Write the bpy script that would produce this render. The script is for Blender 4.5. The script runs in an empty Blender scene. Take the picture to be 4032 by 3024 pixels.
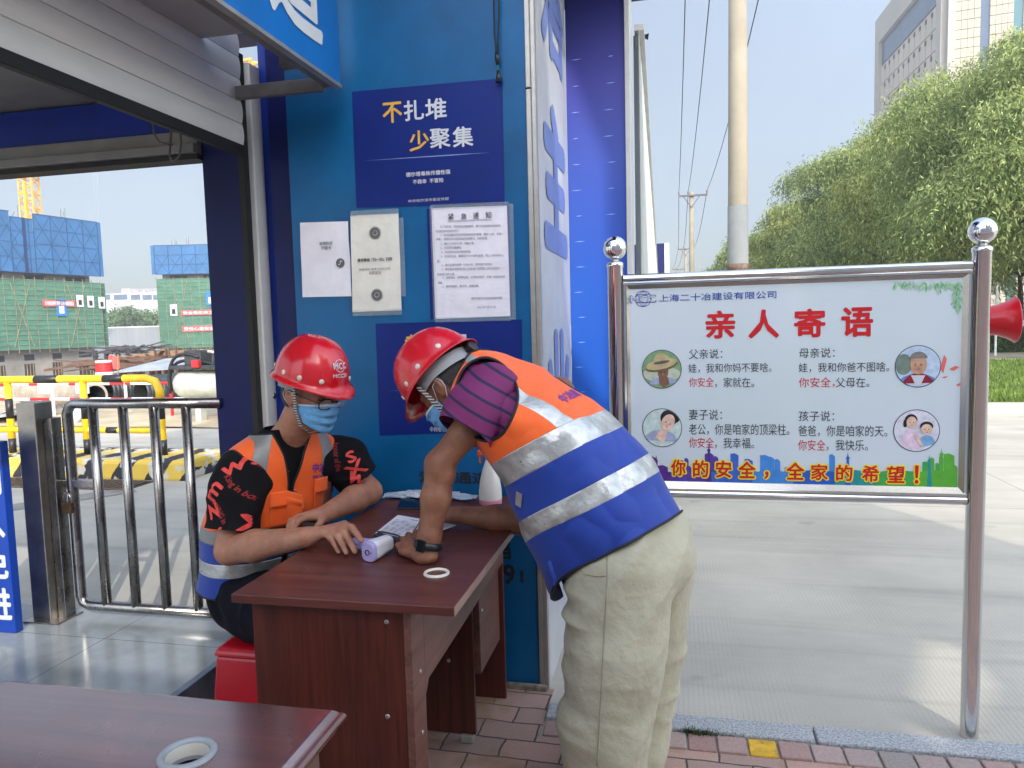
import bpy, math, random
import numpy as np
from mathutils import Vector, Matrix
from mathutils.bvhtree import BVHTree
random.seed(7); rng = np.random.default_rng(7)
SC = bpy.context.scene
COL = SC.collection
rad = math.radians

# ------------------------------------------------------------ camera, sky, sun, exposure
EYE = 1.48; FPX = 2880.0
cam_d = bpy.data.cameras.new('camera'); cam = bpy.data.objects.new('camera', cam_d); COL.objects.link(cam)
cam_d.sensor_width = 36.0; cam_d.lens = 36.0 * FPX / 4032.0; cam_d.clip_start = 0.05; cam_d.clip_end = 2000
cam.matrix_world = (Matrix.Translation((0, 0, EYE)) @ Matrix.Rotation(rad(12.45), 4, 'Z') @
                    Matrix.Rotation(rad(90 - 4.75), 4, 'X') @ Matrix.Rotation(rad(-1.5), 4, 'Z'))
SC.camera = cam
TO_SUN = Vector((0.8, -1.3, 0.85)).normalized()
SUN_EL = math.asin(TO_SUN.z); SUN_AZ = math.atan2(TO_SUN.x, TO_SUN.y)
w = bpy.data.worlds.new('World'); SC.world = w; w.use_nodes = True
nt = w.node_tree; bg = nt.nodes['Background']
sky = nt.nodes.new('ShaderNodeTexSky'); sky.sky_type = 'NISHITA'; sky.sun_disc = False
sky.sun_elevation = SUN_EL; sky.sun_rotation = SUN_AZ
sky.altitude = 100; sky.air_density = 1.0; sky.dust_density = 2.2; sky.ozone_density = 1.6
SKG, SKS, LO, HI, E0, D0 = 0.8, 0.76, 0.64, 3.0, 1.05, 2.0
sky.dust_density = D0
# a hazy sky: dim and bluish away from the sun, a broad bright glow on the sun's side and overhead
gm = nt.nodes.new('ShaderNodeGamma'); gm.inputs[1].default_value = SKG
hs = nt.nodes.new('ShaderNodeHueSaturation'); hs.inputs['Saturation'].default_value = SKS
tcw = nt.nodes.new('ShaderNodeTexCoord'); dt = nt.nodes.new('ShaderNodeVectorMath'); dt.operation = 'DOT_PRODUCT'
dt.inputs[1].default_value = Vector((0.4, -0.62, 0.66)).normalized()
mrw = nt.nodes.new('ShaderNodeMapRange'); mrw.interpolation_type = 'SMOOTHSTEP'
for k_, v_ in (('From Min', -.55), ('From Max', .6), ('To Min', LO), ('To Max', HI)): mrw.inputs[k_].default_value = v_
mw = nt.nodes.new('ShaderNodeVectorMath'); mw.operation = 'SCALE'
nt.links.new(tcw.outputs['Generated'], dt.inputs[0]); nt.links.new(dt.outputs['Value'], mrw.inputs['Value'])
nt.links.new(sky.outputs[0], gm.inputs[0]); nt.links.new(gm.outputs[0], hs.inputs['Color'])
nt.links.new(hs.outputs[0], mw.inputs[0]); nt.links.new(mrw.outputs[0], mw.inputs['Scale'])
nt.links.new(mw.outputs[0], bg.inputs[0]); bg.inputs[1].default_value = 0.15
sun_d = bpy.data.lights.new('sun', 'SUN'); sun_d.energy = 2.0; sun_d.angle = rad(0.55); sun_d.color = (1, 0.95, 0.87)
sun = bpy.data.objects.new('sun', sun_d); COL.objects.link(sun)
sun.rotation_euler = TO_SUN.to_track_quat('Z', 'Y').to_euler()
SC.view_settings.view_transform = 'Standard'; SC.view_settings.look = 'None'
SC.view_settings.exposure = E0; SC.view_settings.gamma = 1.0
SC.cycles.max_bounces = 6; SC.cycles.use_denoising = True

# ------------------------------------------------------------ helpers
CM = cam.matrix_world.to_3x3(); CO = Vector((0, 0, EYE))
def ray(u, v):                       # u, v on a 2212 x 1659 copy of the photograph, used to read real positions off it
    k = 4032 / 2212.0
    return (CM @ Vector((u * k - 2016, -(v * k - 1512), -FPX))).normalized()
def on(u, v, ax, val):
    d = ray(u, v); return CO + d * ((val - CO[ax]) / d[ax])
def aty(u, v, y): return on(u, v, 1, y)
def atz(u, v, z): return on(u, v, 2, z)
def atx(u, v, x): return on(u, v, 0, x)
def srgb(r, g, b, k=1.0):
    f = lambda c: ((c / 255 + 0.055) / 1.055) ** 2.4 if c > 10 else c / 255 / 12.92
    return (min(1, f(r) * k), min(1, f(g) * k), min(1, f(b) * k))

MATS = {}
def N(nt, kind, **kw):
    n = nt.nodes.new(kind)
    for k, v in kw.items():
        if hasattr(n, k): setattr(n, k, v)
        else: n.inputs[k].default_value = v
    return n
def mat(name, col=(.5, .5, .5), rough=.5, metal=0.0, var=.12, scale=6.0, bump=0.0, bscale=80.0, stretch=None,
        spec=.5, rvar=0.0, col2=None, detail=5.0, coat=0.0, trans=0.0, alpha=1.0, sub=0.0, sheen=0.0):
    if name in MATS: return MATS[name]
    m = bpy.data.materials.new(name); m.use_nodes = True; MATS[name] = m
    t = m.node_tree; b = t.nodes['Principled BSDF']; L = t.links.new
    b.inputs['Roughness'].default_value = rough; b.inputs['Metallic'].default_value = metal
    b.inputs['Specular IOR Level'].default_value = spec
    if coat: b.inputs['Coat Weight'].default_value = coat; b.inputs['Coat Roughness'].default_value = .08
    if trans: b.inputs['Transmission Weight'].default_value = trans
    if alpha < 1: b.inputs['Alpha'].default_value = alpha
    if sub: b.inputs['Subsurface Weight'].default_value = sub; b.inputs['Subsurface Radius'].default_value = (.01, .004, .002)
    if sheen: b.inputs['Sheen Weight'].default_value = sheen
    tc = N(t, 'ShaderNodeTexCoord'); src = tc.outputs['Object']
    if stretch:
        mp = N(t, 'ShaderNodeMapping'); mp.inputs['Scale'].default_value = stretch; L(src, mp.inputs['Vector']); src = mp.outputs[0]
    nz = N(t, 'ShaderNodeTexNoise'); nz.inputs['Scale'].default_value = scale; nz.inputs['Detail'].default_value = detail
    nz.inputs['Roughness'].default_value = .62; L(src, nz.inputs['Vector'])
    c2 = col2 if col2 else tuple(max(0, c * (1 - 2.2 * var)) for c in col)
    c1 = col if col2 else tuple(min(1, c * (1 + 1.0 * var)) for c in col)
    rp = N(t, 'ShaderNodeValToRGB'); rp.color_ramp.elements[0].color = (*c2, 1); rp.color_ramp.elements[1].color = (*c1, 1)
    rp.color_ramp.elements[0].position = .3; rp.color_ramp.elements[1].position = .68
    L(nz.outputs[0], rp.inputs[0]); L(rp.outputs[0], b.inputs['Base Color'])
    if rvar:
        mr = N(t, 'ShaderNodeMapRange'); mr.inputs['To Min'].default_value = max(0.02, rough - rvar); mr.inputs['To Max'].default_value = min(1, rough + rvar)
        n3 = N(t, 'ShaderNodeTexNoise'); n3.inputs['Scale'].default_value = scale * 2.3; L(src, n3.inputs['Vector'])
        L(n3.outputs[0], mr.inputs['Value']); L(mr.outputs[0], b.inputs['Roughness'])
    if bump:
        n2 = N(t, 'ShaderNodeTexNoise'); n2.inputs['Scale'].default_value = bscale; n2.inputs['Detail'].default_value = 4; L(src, n2.inputs['Vector'])
        bp = N(t, 'ShaderNodeBump'); bp.inputs['Strength'].default_value = bump; bp.inputs['Distance'].default_value = .02
        L(n2.outputs[0], bp.inputs['Height']); L(bp.outputs[0], b.inputs['Normal'])
    return m

def root_of(o):
    while o.parent: o = o.parent
    return o
def mesh(name, V, F, m, parent=None, base=None, smooth=False, mi=None, bevel=0.0, seg=2, solid=0.0, offs=1.0):
    """links V, F (world coordinates) as one object; under a parent the vertices are stored relative to its thing's base"""
    V = np.asarray(V, float).reshape(-1, 3)
    b = np.array(root_of(parent).location if parent else (base if base is not None else (0, 0, 0)), float)
    me = bpy.data.meshes.new(name); me.from_pydata((V - b).tolist(), [], [tuple(int(i) for i in f) for f in F])
    for x in (m if isinstance(m, (list, tuple)) else [m]): me.materials.append(x)
    if mi is not None: me.polygons.foreach_set('material_index', np.asarray(mi, dtype=np.int32))
    if smooth: me.polygons.foreach_set('use_smooth', np.ones(len(me.polygons), dtype=bool))
    me.update()
    o = bpy.data.objects.new(name, me); COL.objects.link(o)
    if parent: o.parent = parent
    else: o.location = b
    if solid:
        s = o.modifiers.new('thickness', 'SOLIDIFY'); s.thickness = solid; s.offset = offs
    if bevel:
        s = o.modifiers.new('edge', 'BEVEL'); s.width = bevel; s.segments = seg; s.limit_method = 'ANGLE'; s.angle_limit = rad(40)
        s.harden_normals = False
    return o
def tag(o, label=None, cat=None, group=None, kind=None):
    if label: o['label'] = label
    if cat: o['category'] = cat
    if group: o['group'] = group
    if kind: o['kind'] = kind
    return o
def thing(name, label, cat, loc, group=None):
    o = bpy.data.objects.new(name, None); COL.objects.link(o); o.location = loc; o.empty_display_size = .1
    return tag(o, label, cat, group)
def dup(o, loc, label=None, parent=None):
    c = o.copy(); COL.objects.link(c)
    if parent: c.parent = parent
    else: c.location = loc
    for ch in [x for x in COL.objects if x.parent == o]: dup(ch, None, parent=c)
    if label: c['label'] = label
    return c

class G:
    """collects simple solids into one mesh"""
    def __init__(s): s.V = []; s.F = []; s.M = []
    def add(s, V, F, mi=0):
        n = len(s.V); s.V += [tuple(v) for v in V]; s.F += [tuple(i + n for i in f) for f in F]; s.M += [mi] * len(F); return s
    def box(s, lo, hi, mi=0):
        x0, y0, z0 = lo; x1, y1, z1 = hi
        return s.add([(x0, y0, z0), (x1, y0, z0), (x1, y1, z0), (x0, y1, z0), (x0, y0, z1), (x1, y0, z1), (x1, y1, z1), (x0, y1, z1)],
                     [(0, 3, 2, 1), (4, 5, 6, 7), (0, 1, 5, 4), (1, 2, 6, 5), (2, 3, 7, 6), (3, 0, 4, 7)], mi)
    def obox(s, c, ax, ay, az, mi=0):          # centre and three half-axis vectors
        c, ax, ay, az = map(Vector, (c, ax, ay, az))
        P = [c + i * ax + j * ay + k * az for k in (-1, 1) for i, j in ((-1, -1), (1, -1), (1, 1), (-1, 1))]
        return s.add(P, [(0, 3, 2, 1), (4, 5, 6, 7), (0, 1, 5, 4), (1, 2, 6, 5), (2, 3, 7, 6), (3, 0, 4, 7)], mi)
    def bar(s, a, b, w, h=None, up=(0, 0, 1), mi=0):
        a, b = Vector(a), Vector(b); d = (b - a); h = h or w
        x = d.normalized(); y = Vector(up).cross(x)
        if y.length < 1e-4: y = Vector((1, 0, 0)).cross(x)
        y.normalize(); z = x.cross(y)
        return s.obox((a + b) / 2, d / 2, y * w / 2, z * h / 2, mi)
    def tube(s, pts, r, n=10, cap=True, mi=0):
        pts = [Vector(p) for p in pts]; rs = r if isinstance(r, (list, tuple)) else [r] * len(pts)
        V = []; F = []; pn = None
        for i, p in enumerate(pts):
            d = (pts[min(i + 1, len(pts) - 1)] - pts[max(i - 1, 0)]).normalized()
            if pn is None:
                pn = d.orthogonal().normalized()
            else:
                pn = (pn - d * pn.dot(d)); pn = pn.normalized() if pn.length > 1e-6 else d.orthogonal().normalized()
            q = d.cross(pn)
            for k in range(n):
                a = 2 * math.pi * k / n; V.append(p + (pn * math.cos(a) + q * math.sin(a)) * rs[i])
        for i in range(len(pts) - 1):
            for k in range(n):
                F.append((i * n + k, i * n + (k + 1) % n, (i + 1) * n + (k + 1) % n, (i + 1) * n + k))
        if cap: F.append(tuple(range(n - 1, -1, -1))); F.append(tuple(range((len(pts) - 1) * n, len(pts) * n)))
        return s.add(V, F, mi)
    def lathe(s, prof, c, ax=(0, 0, 1), n=24, mi=0):   # prof: (radius, distance along ax)
        ax = Vector(ax).normalized(); u = ax.orthogonal().normalized(); v = ax.cross(u); c = Vector(c)
        V = []; F = []
        for r, h in prof:
            for k in range(n):
                a = 2 * math.pi * k / n; V.append(c + ax * h + (u * math.cos(a) + v * math.sin(a)) * max(r, 1e-5))
        for i in range(len(prof) - 1):
            for k in range(n):
                F.append((i * n + k, i * n + (k + 1) % n, (i + 1) * n + (k + 1) % n, (i + 1) * n + k))
        return s.add(V, F, mi)
    def prism(s, poly, o, ex, ey, ez, mi=0):           # polygon in (ex, ey) through o, pushed along vector ez
        o, ex, ey, ez = map(Vector, (o, ex, ey, ez)); n = len(poly)
        V = [o + ex * a + ey * b for a, b in poly] + [o + ex * a + ey * b + ez for a, b in poly]
        F = [tuple(range(n - 1, -1, -1)), tuple(range(n, 2 * n))] + [(i, (i + 1) % n, n + (i + 1) % n, n + i) for i in range(n)]
        return s.add(V, F, mi)
    def flat(s, poly, o, ex, ey, mi=0):
        o, ex, ey = map(Vector, (o, ex, ey))
        return s.add([o + ex * a + ey * b for a, b in poly], [tuple(range(len(poly)))], mi)
    def disc(s, c, r, o, ex, ey, mi=0, n=28, ry=None):
        return s.flat([(c[0] + r * math.cos(2 * math.pi * k / n), c[1] + (ry or r) * math.sin(2 * math.pi * k / n)) for k in range(n)], o, ex, ey, mi)
    def build(s, name, m, parent=None, **kw): return mesh(name, s.V, s.F, m, parent, mi=s.M, **kw)

_txt = {}
def text2d(body, bold=0.0, spacing=1.0, shear=0.0, res=2):
    """outline of writing as flat faces, one unit high"""
    k = (body, bold, spacing, shear, res)
    if k in _txt: return _txt[k]
    c = bpy.data.curves.new('writing', 'FONT'); c.body = body; c.size = 1.0; c.offset = bold; c.space_character = spacing
    c.shear = shear; c.resolution_u = res; c.fill_mode = 'FRONT'
    o = bpy.data.objects.new('writing', c); COL.objects.link(o)
    dg = bpy.context.evaluated_depsgraph_get(); me = bpy.data.meshes.new_from_object(o.evaluated_get(dg))
    V = np.zeros(len(me.vertices) * 3); me.vertices.foreach_get('co', V); V = V.reshape(-1, 3)[:, :2]
    F = [tuple(p.vertices) for p in me.polygons]
    bpy.data.objects.remove(o); bpy.data.curves.remove(c); bpy.data.meshes.remove(me)
    if len(V): V = V - np.array([V[:, 0].min(), 0])
    _txt[k] = (V, F); return V, F
def write(g, body, o, ex, ey, size=None, width=None, bold=0.0, spacing=1.0, centre=False, mi=0, shear=0.0, box=None, res=2):
    """writing with its lower left at o; ex, ey unit directions; box=(w,h) stretches it to fill; bold (in em) thickens every stroke"""
    V, F = text2d(body, 0.0, spacing, shear, res)
    if not len(V): return
    V = V.copy(); o, ex, ey = Vector(o), Vector(ex), Vector(ey); ez = ex.cross(ey)
    V[:, 1] -= V[:, 1].min() if box else 0
    if box:
        w0, h0 = V[:, 0].max(), V[:, 1].max(); V = V + bold; V *= np.array([box[0] / (w0 + 2 * bold), box[1] / (h0 + 2 * bold)]); b = bold * box[1] / (h0 + 2 * bold)
    else:
        sx = size if size else width / V[:, 0].max()
        V = V * (np.array([width / V[:, 0].max(), size]) if size and width else sx); b = bold * sx
    if centre: V[:, 0] -= V[:, 0].max() / 2
    offs = [(0, 0)] + ([(b * math.cos(k * math.pi / 4), b * math.sin(k * math.pi / 4)) for k in range(8)] if bold else [])
    for k, (dx, dy) in enumerate(offs):
        e = ez * (.00006 * k)
        g.add([o + ex * (a + dx) + ey * (c + dy) + e for a, c in V], F, mi)
# ------------------------------------------------------------ shared materials
steel = mat('stainless', (.74, .73, .71), .12, 1.0, .05, 3, stretch=(1, 1, .05), rvar=.08)
steel_worn = mat('worn_stainless', (.40, .38, .35), .34, 1.0, .16, 7, rvar=.1)
chrome = mat('chrome', (.80, .80, .80), .05, 1.0, .02, 2)
paint_white = mat('white_paint', srgb(205, 205, 200), .42, 0, .06, 5, bump=.04)
paper_m = mat('paper', srgb(232, 230, 238), .7, 0, .04, 9, bump=.25, bscale=12)
paper_y = mat('yellowed_paper', srgb(226, 224, 212), .5, 0, .06, 7, bump=.25, bscale=14)
ink = mat('black_ink', (.03, .03, .035), .6, 0, 0); ink_grey = mat('grey_ink', (.12, .12, .125), .6, 0, 0)
black = mat('black_plastic', (.012, .012, .013), .35, 0, .05); rubber = mat('black_rubber', (.012, .012, .012), .7, 0, .1)
white_ink = mat('white_print', (.62, .64, .68), .45, 0, .03); gold_ink = mat('gold_print', srgb(226, 172, 66), .45, 0, .08, 30)
red_ink = mat('red_print', srgb(205, 22, 28), .4, 0, .03)
navy = mat('navy_metal', srgb(5, 18, 84), .42, 0, .12, 4, bump=.05, bscale=20, spec=.25)
medblue = mat('mid_blue_metal', srgb(10, 44, 138), .42, 0, .1, 4, spec=.3)
teal = mat('teal_painted_metal', srgb(2, 92, 144), .36, 0, .16, 2.2, bump=.035, bscale=9, rvar=.06, spec=.28)
def scuffed(m, col, thr=.70, sc=(3, 3, 14), strength=.5):
    """adds pale scratches and smears of dust to a painted material"""
    t = m.node_tree; L = t.links.new; b = t.nodes['Principled BSDF']; tc = N(t, 'ShaderNodeTexCoord'); mp = N(t, 'ShaderNodeMapping'); mp.inputs['Scale'].default_value = sc; mp.inputs['Rotation'].default_value = (0, .5, 0); L(tc.outputs['Object'], mp.inputs[0])
    n = N(t, 'ShaderNodeTexNoise'); n.inputs['Scale'].default_value = 1.6; n.inputs['Detail'].default_value = 9; n.inputs['Roughness'].default_value = .75; L(mp.outputs[0], n.inputs['Vector'])
    r = N(t, 'ShaderNodeMapRange'); r.inputs['From Min'].default_value = thr; r.inputs['From Max'].default_value = thr + .08; r.inputs['To Max'].default_value = strength; L(n.outputs[0], r.inputs['Value'])
    old = b.inputs['Base Color'].links[0].from_socket; mx = N(t, 'ShaderNodeMix', data_type='RGBA'); L(r.outputs[0], mx.inputs['Factor']); L(old, mx.inputs['A']); mx.inputs['B'].default_value = (*col, 1); L(mx.outputs['Result'], b.inputs['Base Color']); return m
scuffed(teal, srgb(120, 150, 170), .66, (3, 3, 9), .4); scuffed(navy, srgb(90, 100, 140), .68, (3, 3, 9), .3)
poster_blue = mat('blue_poster', srgb(2, 34, 116), .45, 0, .1, 3, bump=.06, bscale=10, spec=.25)
alu = mat('aluminium_trim', srgb(176, 172, 164), .35, .6, .1, 8)

# ------------------------------------------------------------ ground, road, pavement, kerb, floor
def smooth(a, b, x):
    t = np.clip((x - a) / (b - a), 0, 1); return t * t * (3 - 2 * t)
xs = np.unique(np.concatenate([np.linspace(-14, 6, 41), np.linspace(-140, -14, 40), np.linspace(6, 160, 30), [-900, -400, 400, 900]]))
ys = np.unique(np.concatenate([np.linspace(-12, 34, 70), np.linspace(34, 180, 30), [-300, -60, 400, 900]]))
def ground_z(x, y): return -2.7 * smooth(17, 30, y) * (1 - smooth(-7.5, -4.5, x))
GX, GY = np.meshgrid(xs, ys, indexing='ij'); GZ = ground_z(GX, GY)
V = np.stack([GX, GY, GZ], -1).reshape(-1, 3); ny = len(ys)
F = [(i * ny + j, (i + 1) * ny + j, (i + 1) * ny + j + 1, i * ny + j + 1) for i in range(len(xs) - 1) for j in range(ny - 1)]
def concrete_mat():
    m = mat('road_concrete', srgb(196, 188, 172), .8, 0, .10, .7, bump=.0)
    t = m.node_tree; L = t.links.new; b = t.nodes['Principled BSDF']
    tc = N(t, 'ShaderNodeTexCoord')
    sp = N(t, 'ShaderNodeSeparateXYZ'); L(tc.outputs['Object'], sp.inputs[0])
    wv = N(t, 'ShaderNodeTexWave', wave_type='BANDS', bands_direction='X'); wv.inputs['Scale'].default_value = 16.0; wv.inputs['Distortion'].default_value = .6
    wv.inputs['Detail'].default_value = 3; wv.inputs['Detail Scale'].default_value = .4; L(tc.outputs['Object'], wv.inputs['Vector'])
    pw = N(t, 'ShaderNodeMath', operation='POWER'); pw.inputs[1].default_value = 9.0; L(wv.outputs['Fac'], pw.inputs[0])
    nz = N(t, 'ShaderNodeTexNoise'); nz.inputs['Scale'].default_value = 1.1; nz.inputs['Detail'].default_value = 5; L(tc.outputs['Object'], nz.inputs['Vector'])
    mk = N(t, 'ShaderNodeMapRange'); mk.inputs['From Min'].default_value = .42; mk.inputs['From Max'].default_value = .6; L(nz.outputs[0], mk.inputs['Value'])
    mu = N(t, 'ShaderNodeMath', operation='MULTIPLY'); L(pw.outputs[0], mu.inputs[0]); L(mk.outputs[0], mu.inputs[1])
    fn = N(t, 'ShaderNodeTexNoise'); fn.inputs['Scale'].default_value = 120; fn.inputs['Detail'].default_value = 4; L(tc.outputs['Object'], fn.inputs['Vector'])
    mx = N(t, 'ShaderNodeMix', data_type='RGBA'); mx.blend_type = 'MULTIPLY'
    old = b.inputs['Base Color'].links[0].from_socket
    rr = N(t, 'ShaderNodeMapRange'); rr.inputs['To Min'].default_value = 1.0; rr.inputs['To Max'].default_value = .86; L(mu.outputs[0], rr.inputs['Value'])
    st = N(t, 'ShaderNodeTexNoise'); st.inputs['Scale'].default_value = .23; st.inputs['Detail'].default_value = 8; st.inputs['Roughness'].default_value = .7
    mp = N(t, 'ShaderNodeMapping'); mp.inputs['Scale'].default_value = (.45, 1.8, 1); L(tc.outputs['Object'], mp.inputs[0]); L(mp.outputs[0], st.inputs['Vector'])
    sr = N(t, 'ShaderNodeMapRange'); sr.inputs['From Min'].default_value = .3; sr.inputs['From Max'].default_value = .7; sr.inputs['To Min'].default_value = .74; sr.inputs['To Max'].default_value = 1.08; L(st.outputs[0], sr.inputs['Value'])
    m2 = N(t, 'ShaderNodeMath', operation='MULTIPLY'); L(rr.outputs[0], m2.inputs[0]); L(sr.outputs[0], m2.inputs[1])
    fr = N(t, 'ShaderNodeMapRange'); fr.inputs['To Min'].default_value = .84; fr.inputs['To Max'].default_value = 1.12; L(fn.outputs[0], fr.inputs['Value'])
    m3 = N(t, 'ShaderNodeMath', operation='MULTIPLY'); L(m2.outputs[0], m3.inputs[0]); L(fr.outputs[0], m3.inputs[1])
    cb = N(t, 'ShaderNodeCombineColor'); [L(m3.outputs[0], cb.inputs[i]) for i in range(3)]
    # slab joints, hairline cracks, oil spots and tyre scuffs
    bj = N(t, 'ShaderNodeTexBrick'); bj.offset = 0; bj.inputs['Scale'].default_value = 1; bj.inputs['Brick Width'].default_value = 5.2; bj.inputs['Row Height'].default_value = 4.1; bj.inputs['Mortar Size'].default_value = .006; bj.inputs['Mortar Smooth'].default_value = .3
    jm = N(t, 'ShaderNodeMapping'); jm.inputs['Location'].default_value = (2.4, 2.15, 0); L(tc.outputs['Object'], jm.inputs[0]); L(jm.outputs[0], bj.inputs['Vector'])
    wz = N(t, 'ShaderNodeTexNoise'); wz.inputs['Scale'].default_value = 1.6; wz.inputs['Detail'].default_value = 5; L(tc.outputs['Object'], wz.inputs['Vector'])
    wa = N(t, 'ShaderNodeVectorMath', operation='MULTIPLY_ADD'); wa.inputs[1].default_value = (.5, .5, 0); L(wz.outputs['Color'], wa.inputs[0]); L(tc.outputs['Object'], wa.inputs[2])
    vo = N(t, 'ShaderNodeTexVoronoi', feature='DISTANCE_TO_EDGE'); vo.inputs['Scale'].default_value = .22; L(wa.outputs[0], vo.inputs['Vector'])
    ck = N(t, 'ShaderNodeMath', operation='LESS_THAN'); ck.inputs[1].default_value = .0011; L(vo.outputs['Distance'], ck.inputs[0])
    os_ = N(t, 'ShaderNodeTexNoise'); os_.inputs['Scale'].default_value = 2.6; os_.inputs['Detail'].default_value = 3; L(tc.outputs['Object'], os_.inputs['Vector'])
    om = N(t, 'ShaderNodeMapRange'); om.inputs['From Min'].default_value = .66; om.inputs['From Max'].default_value = .76; om.inputs['To Max'].default_value = .30; L(os_.outputs[0], om.inputs['Value'])
    ty = N(t, 'ShaderNodeMapping'); ty.inputs['Rotation'].default_value = (0, 0, .5); ty.inputs['Scale'].default_value = (.35, 5.5, 1); L(tc.outputs['Object'], ty.inputs[0])
    tn = N(t, 'ShaderNodeTexNoise'); tn.inputs['Scale'].default_value = 1; tn.inputs['Detail'].default_value = 6; L(ty.outputs[0], tn.inputs['Vector'])
    tm = N(t, 'ShaderNodeMapRange'); tm.inputs['From Min'].default_value = .55; tm.inputs['From Max'].default_value = .78; tm.inputs['To Max'].default_value = .24; L(tn.outputs[0], tm.inputs['Value'])
    s1 = N(t, 'ShaderNodeMath', operation='MAXIMUM'); L(om.outputs[0], s1.inputs[0]); L(tm.outputs[0], s1.inputs[1])
    c1_ = N(t, 'ShaderNodeMath', operation='MULTIPLY'); c1_.inputs[1].default_value = .0; L(ck.outputs[0], c1_.inputs[0]); j1_ = N(t, 'ShaderNodeMath', operation='MULTIPLY'); j1_.inputs[1].default_value = .45; L(bj.outputs['Fac'], j1_.inputs[0])
    s2_ = N(t, 'ShaderNodeMath', operation='MAXIMUM'); L(c1_.outputs[0], s2_.inputs[0]); L(j1_.outputs[0], s2_.inputs[1]); s3_ = N(t, 'ShaderNodeMath', operation='MAXIMUM'); L(s1.outputs[0], s3_.inputs[0]); L(s2_.outputs[0], s3_.inputs[1])
    s4_ = N(t, 'ShaderNodeMath', operation='SUBTRACT'); s4_.inputs[0].default_value = 1; L(s3_.outputs[0], s4_.inputs[1]); m4_ = N(t, 'ShaderNodeMath', operation='MULTIPLY'); L(m3.outputs[0], m4_.inputs[0]); L(s4_.outputs[0], m4_.inputs[1])
    for i in range(3): L(m4_.outputs[0], cb.inputs[i])
    mx.inputs['Factor'].default_value = 1; L(old, mx.inputs['A']); L(cb.outputs[0], mx.inputs['B']); L(mx.outputs['Result'], b.inputs['Base Color'])
    bp = N(t, 'ShaderNodeBump'); bp.inputs['Strength'].default_value = .25; bp.inputs['Distance'].default_value = .002
    ad = N(t, 'ShaderNodeMath', operation='SUBTRACT'); L(fn.outputs[0], ad.inputs[0]); L(mu.outputs[0], ad.inputs[1]); L(ad.outputs[0], bp.inputs['Height']); L(bp.outputs[0], b.inputs['Normal'])
    return m
concrete = concrete_mat()
tag(mesh('ground', V, F, concrete, smooth=True), kind='structure')

def brick_mat():
    m = mat('paving_brick', (.3, .25, .22), .85, 0)
    t = m.node_tree; L = t.links.new; b = t.nodes['Principled BSDF']
    tc = N(t, 'ShaderNodeTexCoord'); nz = N(t, 'ShaderNodeTexNoise'); nz.inputs['Scale'].default_value = 9; nz.inputs['Detail'].default_value = 3; L(tc.outputs['Object'], nz.inputs['Vector'])
    vm = N(t, 'ShaderNodeVectorMath', operation='MULTIPLY_ADD'); vm.inputs[1].default_value = (.022, .022, 0); L(nz.outputs['Color'], vm.inputs[0]); L(tc.outputs['Object'], vm.inputs[2])
    def bk(wd, h, rot):
        mp = N(t, 'ShaderNodeMapping'); mp.inputs['Rotation'].default_value = (0, 0, rot); L(vm.outputs[0], mp.inputs[0])
        k = N(t, 'ShaderNodeTexBrick'); L(mp.outputs[0], k.inputs['Vector']); k.inputs['Scale'].default_value = 1.0
        k.inputs['Brick Width'].default_value = wd; k.inputs['Row Height'].default_value = h; k.inputs['Mortar Size'].default_value = .0045; k.inputs['Mortar Smooth'].default_value = .5
        k.inputs['Color1'].default_value = (*srgb(186, 150, 134), 1); k.inputs['Color2'].default_value = (*srgb(158, 134, 124), 1); k.inputs['Mortar'].default_value = (*srgb(84, 76, 66), 1)
        k.inputs['Bias'].default_value = -.1
        return k
    k1 = bk(.21, .11, 0.02)
    fn = N(t, 'ShaderNodeTexNoise'); fn.inputs['Scale'].default_value = 160; fn.inputs['Detail'].default_value = 5; L(tc.outputs['Object'], fn.inputs['Vector'])
    st = N(t, 'ShaderNodeTexNoise'); st.inputs['Scale'].default_value = 5; st.inputs['Detail'].default_value = 7; L(tc.outputs['Object'], st.inputs['Vector'])
    r1 = N(t, 'ShaderNodeMapRange'); r1.inputs['To Min'].default_value = .62; r1.inputs['To Max'].default_value = 1.3; L(fn.outputs[0], r1.inputs['Value'])
    mx = N(t, 'ShaderNodeMix', data_type='RGBA'); mx.blend_type = 'MULTIPLY'; mx.inputs['Factor'].default_value = .85; L(k1.outputs['Color'], mx.inputs['A']); L(r1.outputs[0], mx.inputs['B'])
    r2 = N(t, 'ShaderNodeMapRange'); r2.inputs['From Min'].default_value = .55; r2.inputs['From Max'].default_value = .72; L(st.outputs[0], r2.inputs['Value'])
    m2 = N(t, 'ShaderNodeMix', data_type='RGBA'); L(r2.outputs[0], m2.inputs['Factor']); L(mx.outputs['Result'], m2.inputs['A']); m2.inputs['B'].default_value = (*srgb(148, 118, 82), 1)
    L(m2.outputs['Result'], b.inputs['Base Color'])
    ml = N(t, 'ShaderNodeMath', operation='MULTIPLY'); ml.inputs[1].default_value = -3.0; L(k1.outputs['Fac'], ml.inputs[0])
    ad = N(t, 'ShaderNodeMath', operation='ADD'); L(ml.outputs[0], ad.inputs[0]); L(fn.outputs[0], ad.inputs[1])
    bp = N(t, 'ShaderNodeBump'); bp.inputs['Strength'].default_value = .5; bp.inputs['Distance'].default_value = .006; L(ad.outputs[0], bp.inputs['Height']); L(bp.outputs[0], b.inputs['Normal'])
    return m
brick = brick_mat()
g = G(); g.box((-6, -.7, -.05), (9, 2.46, .006)); g.box((-1.785, 2.46, -.05), (-.478, 2.80, .006))
tag(g.build('pavement', brick), kind='structure')
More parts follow.
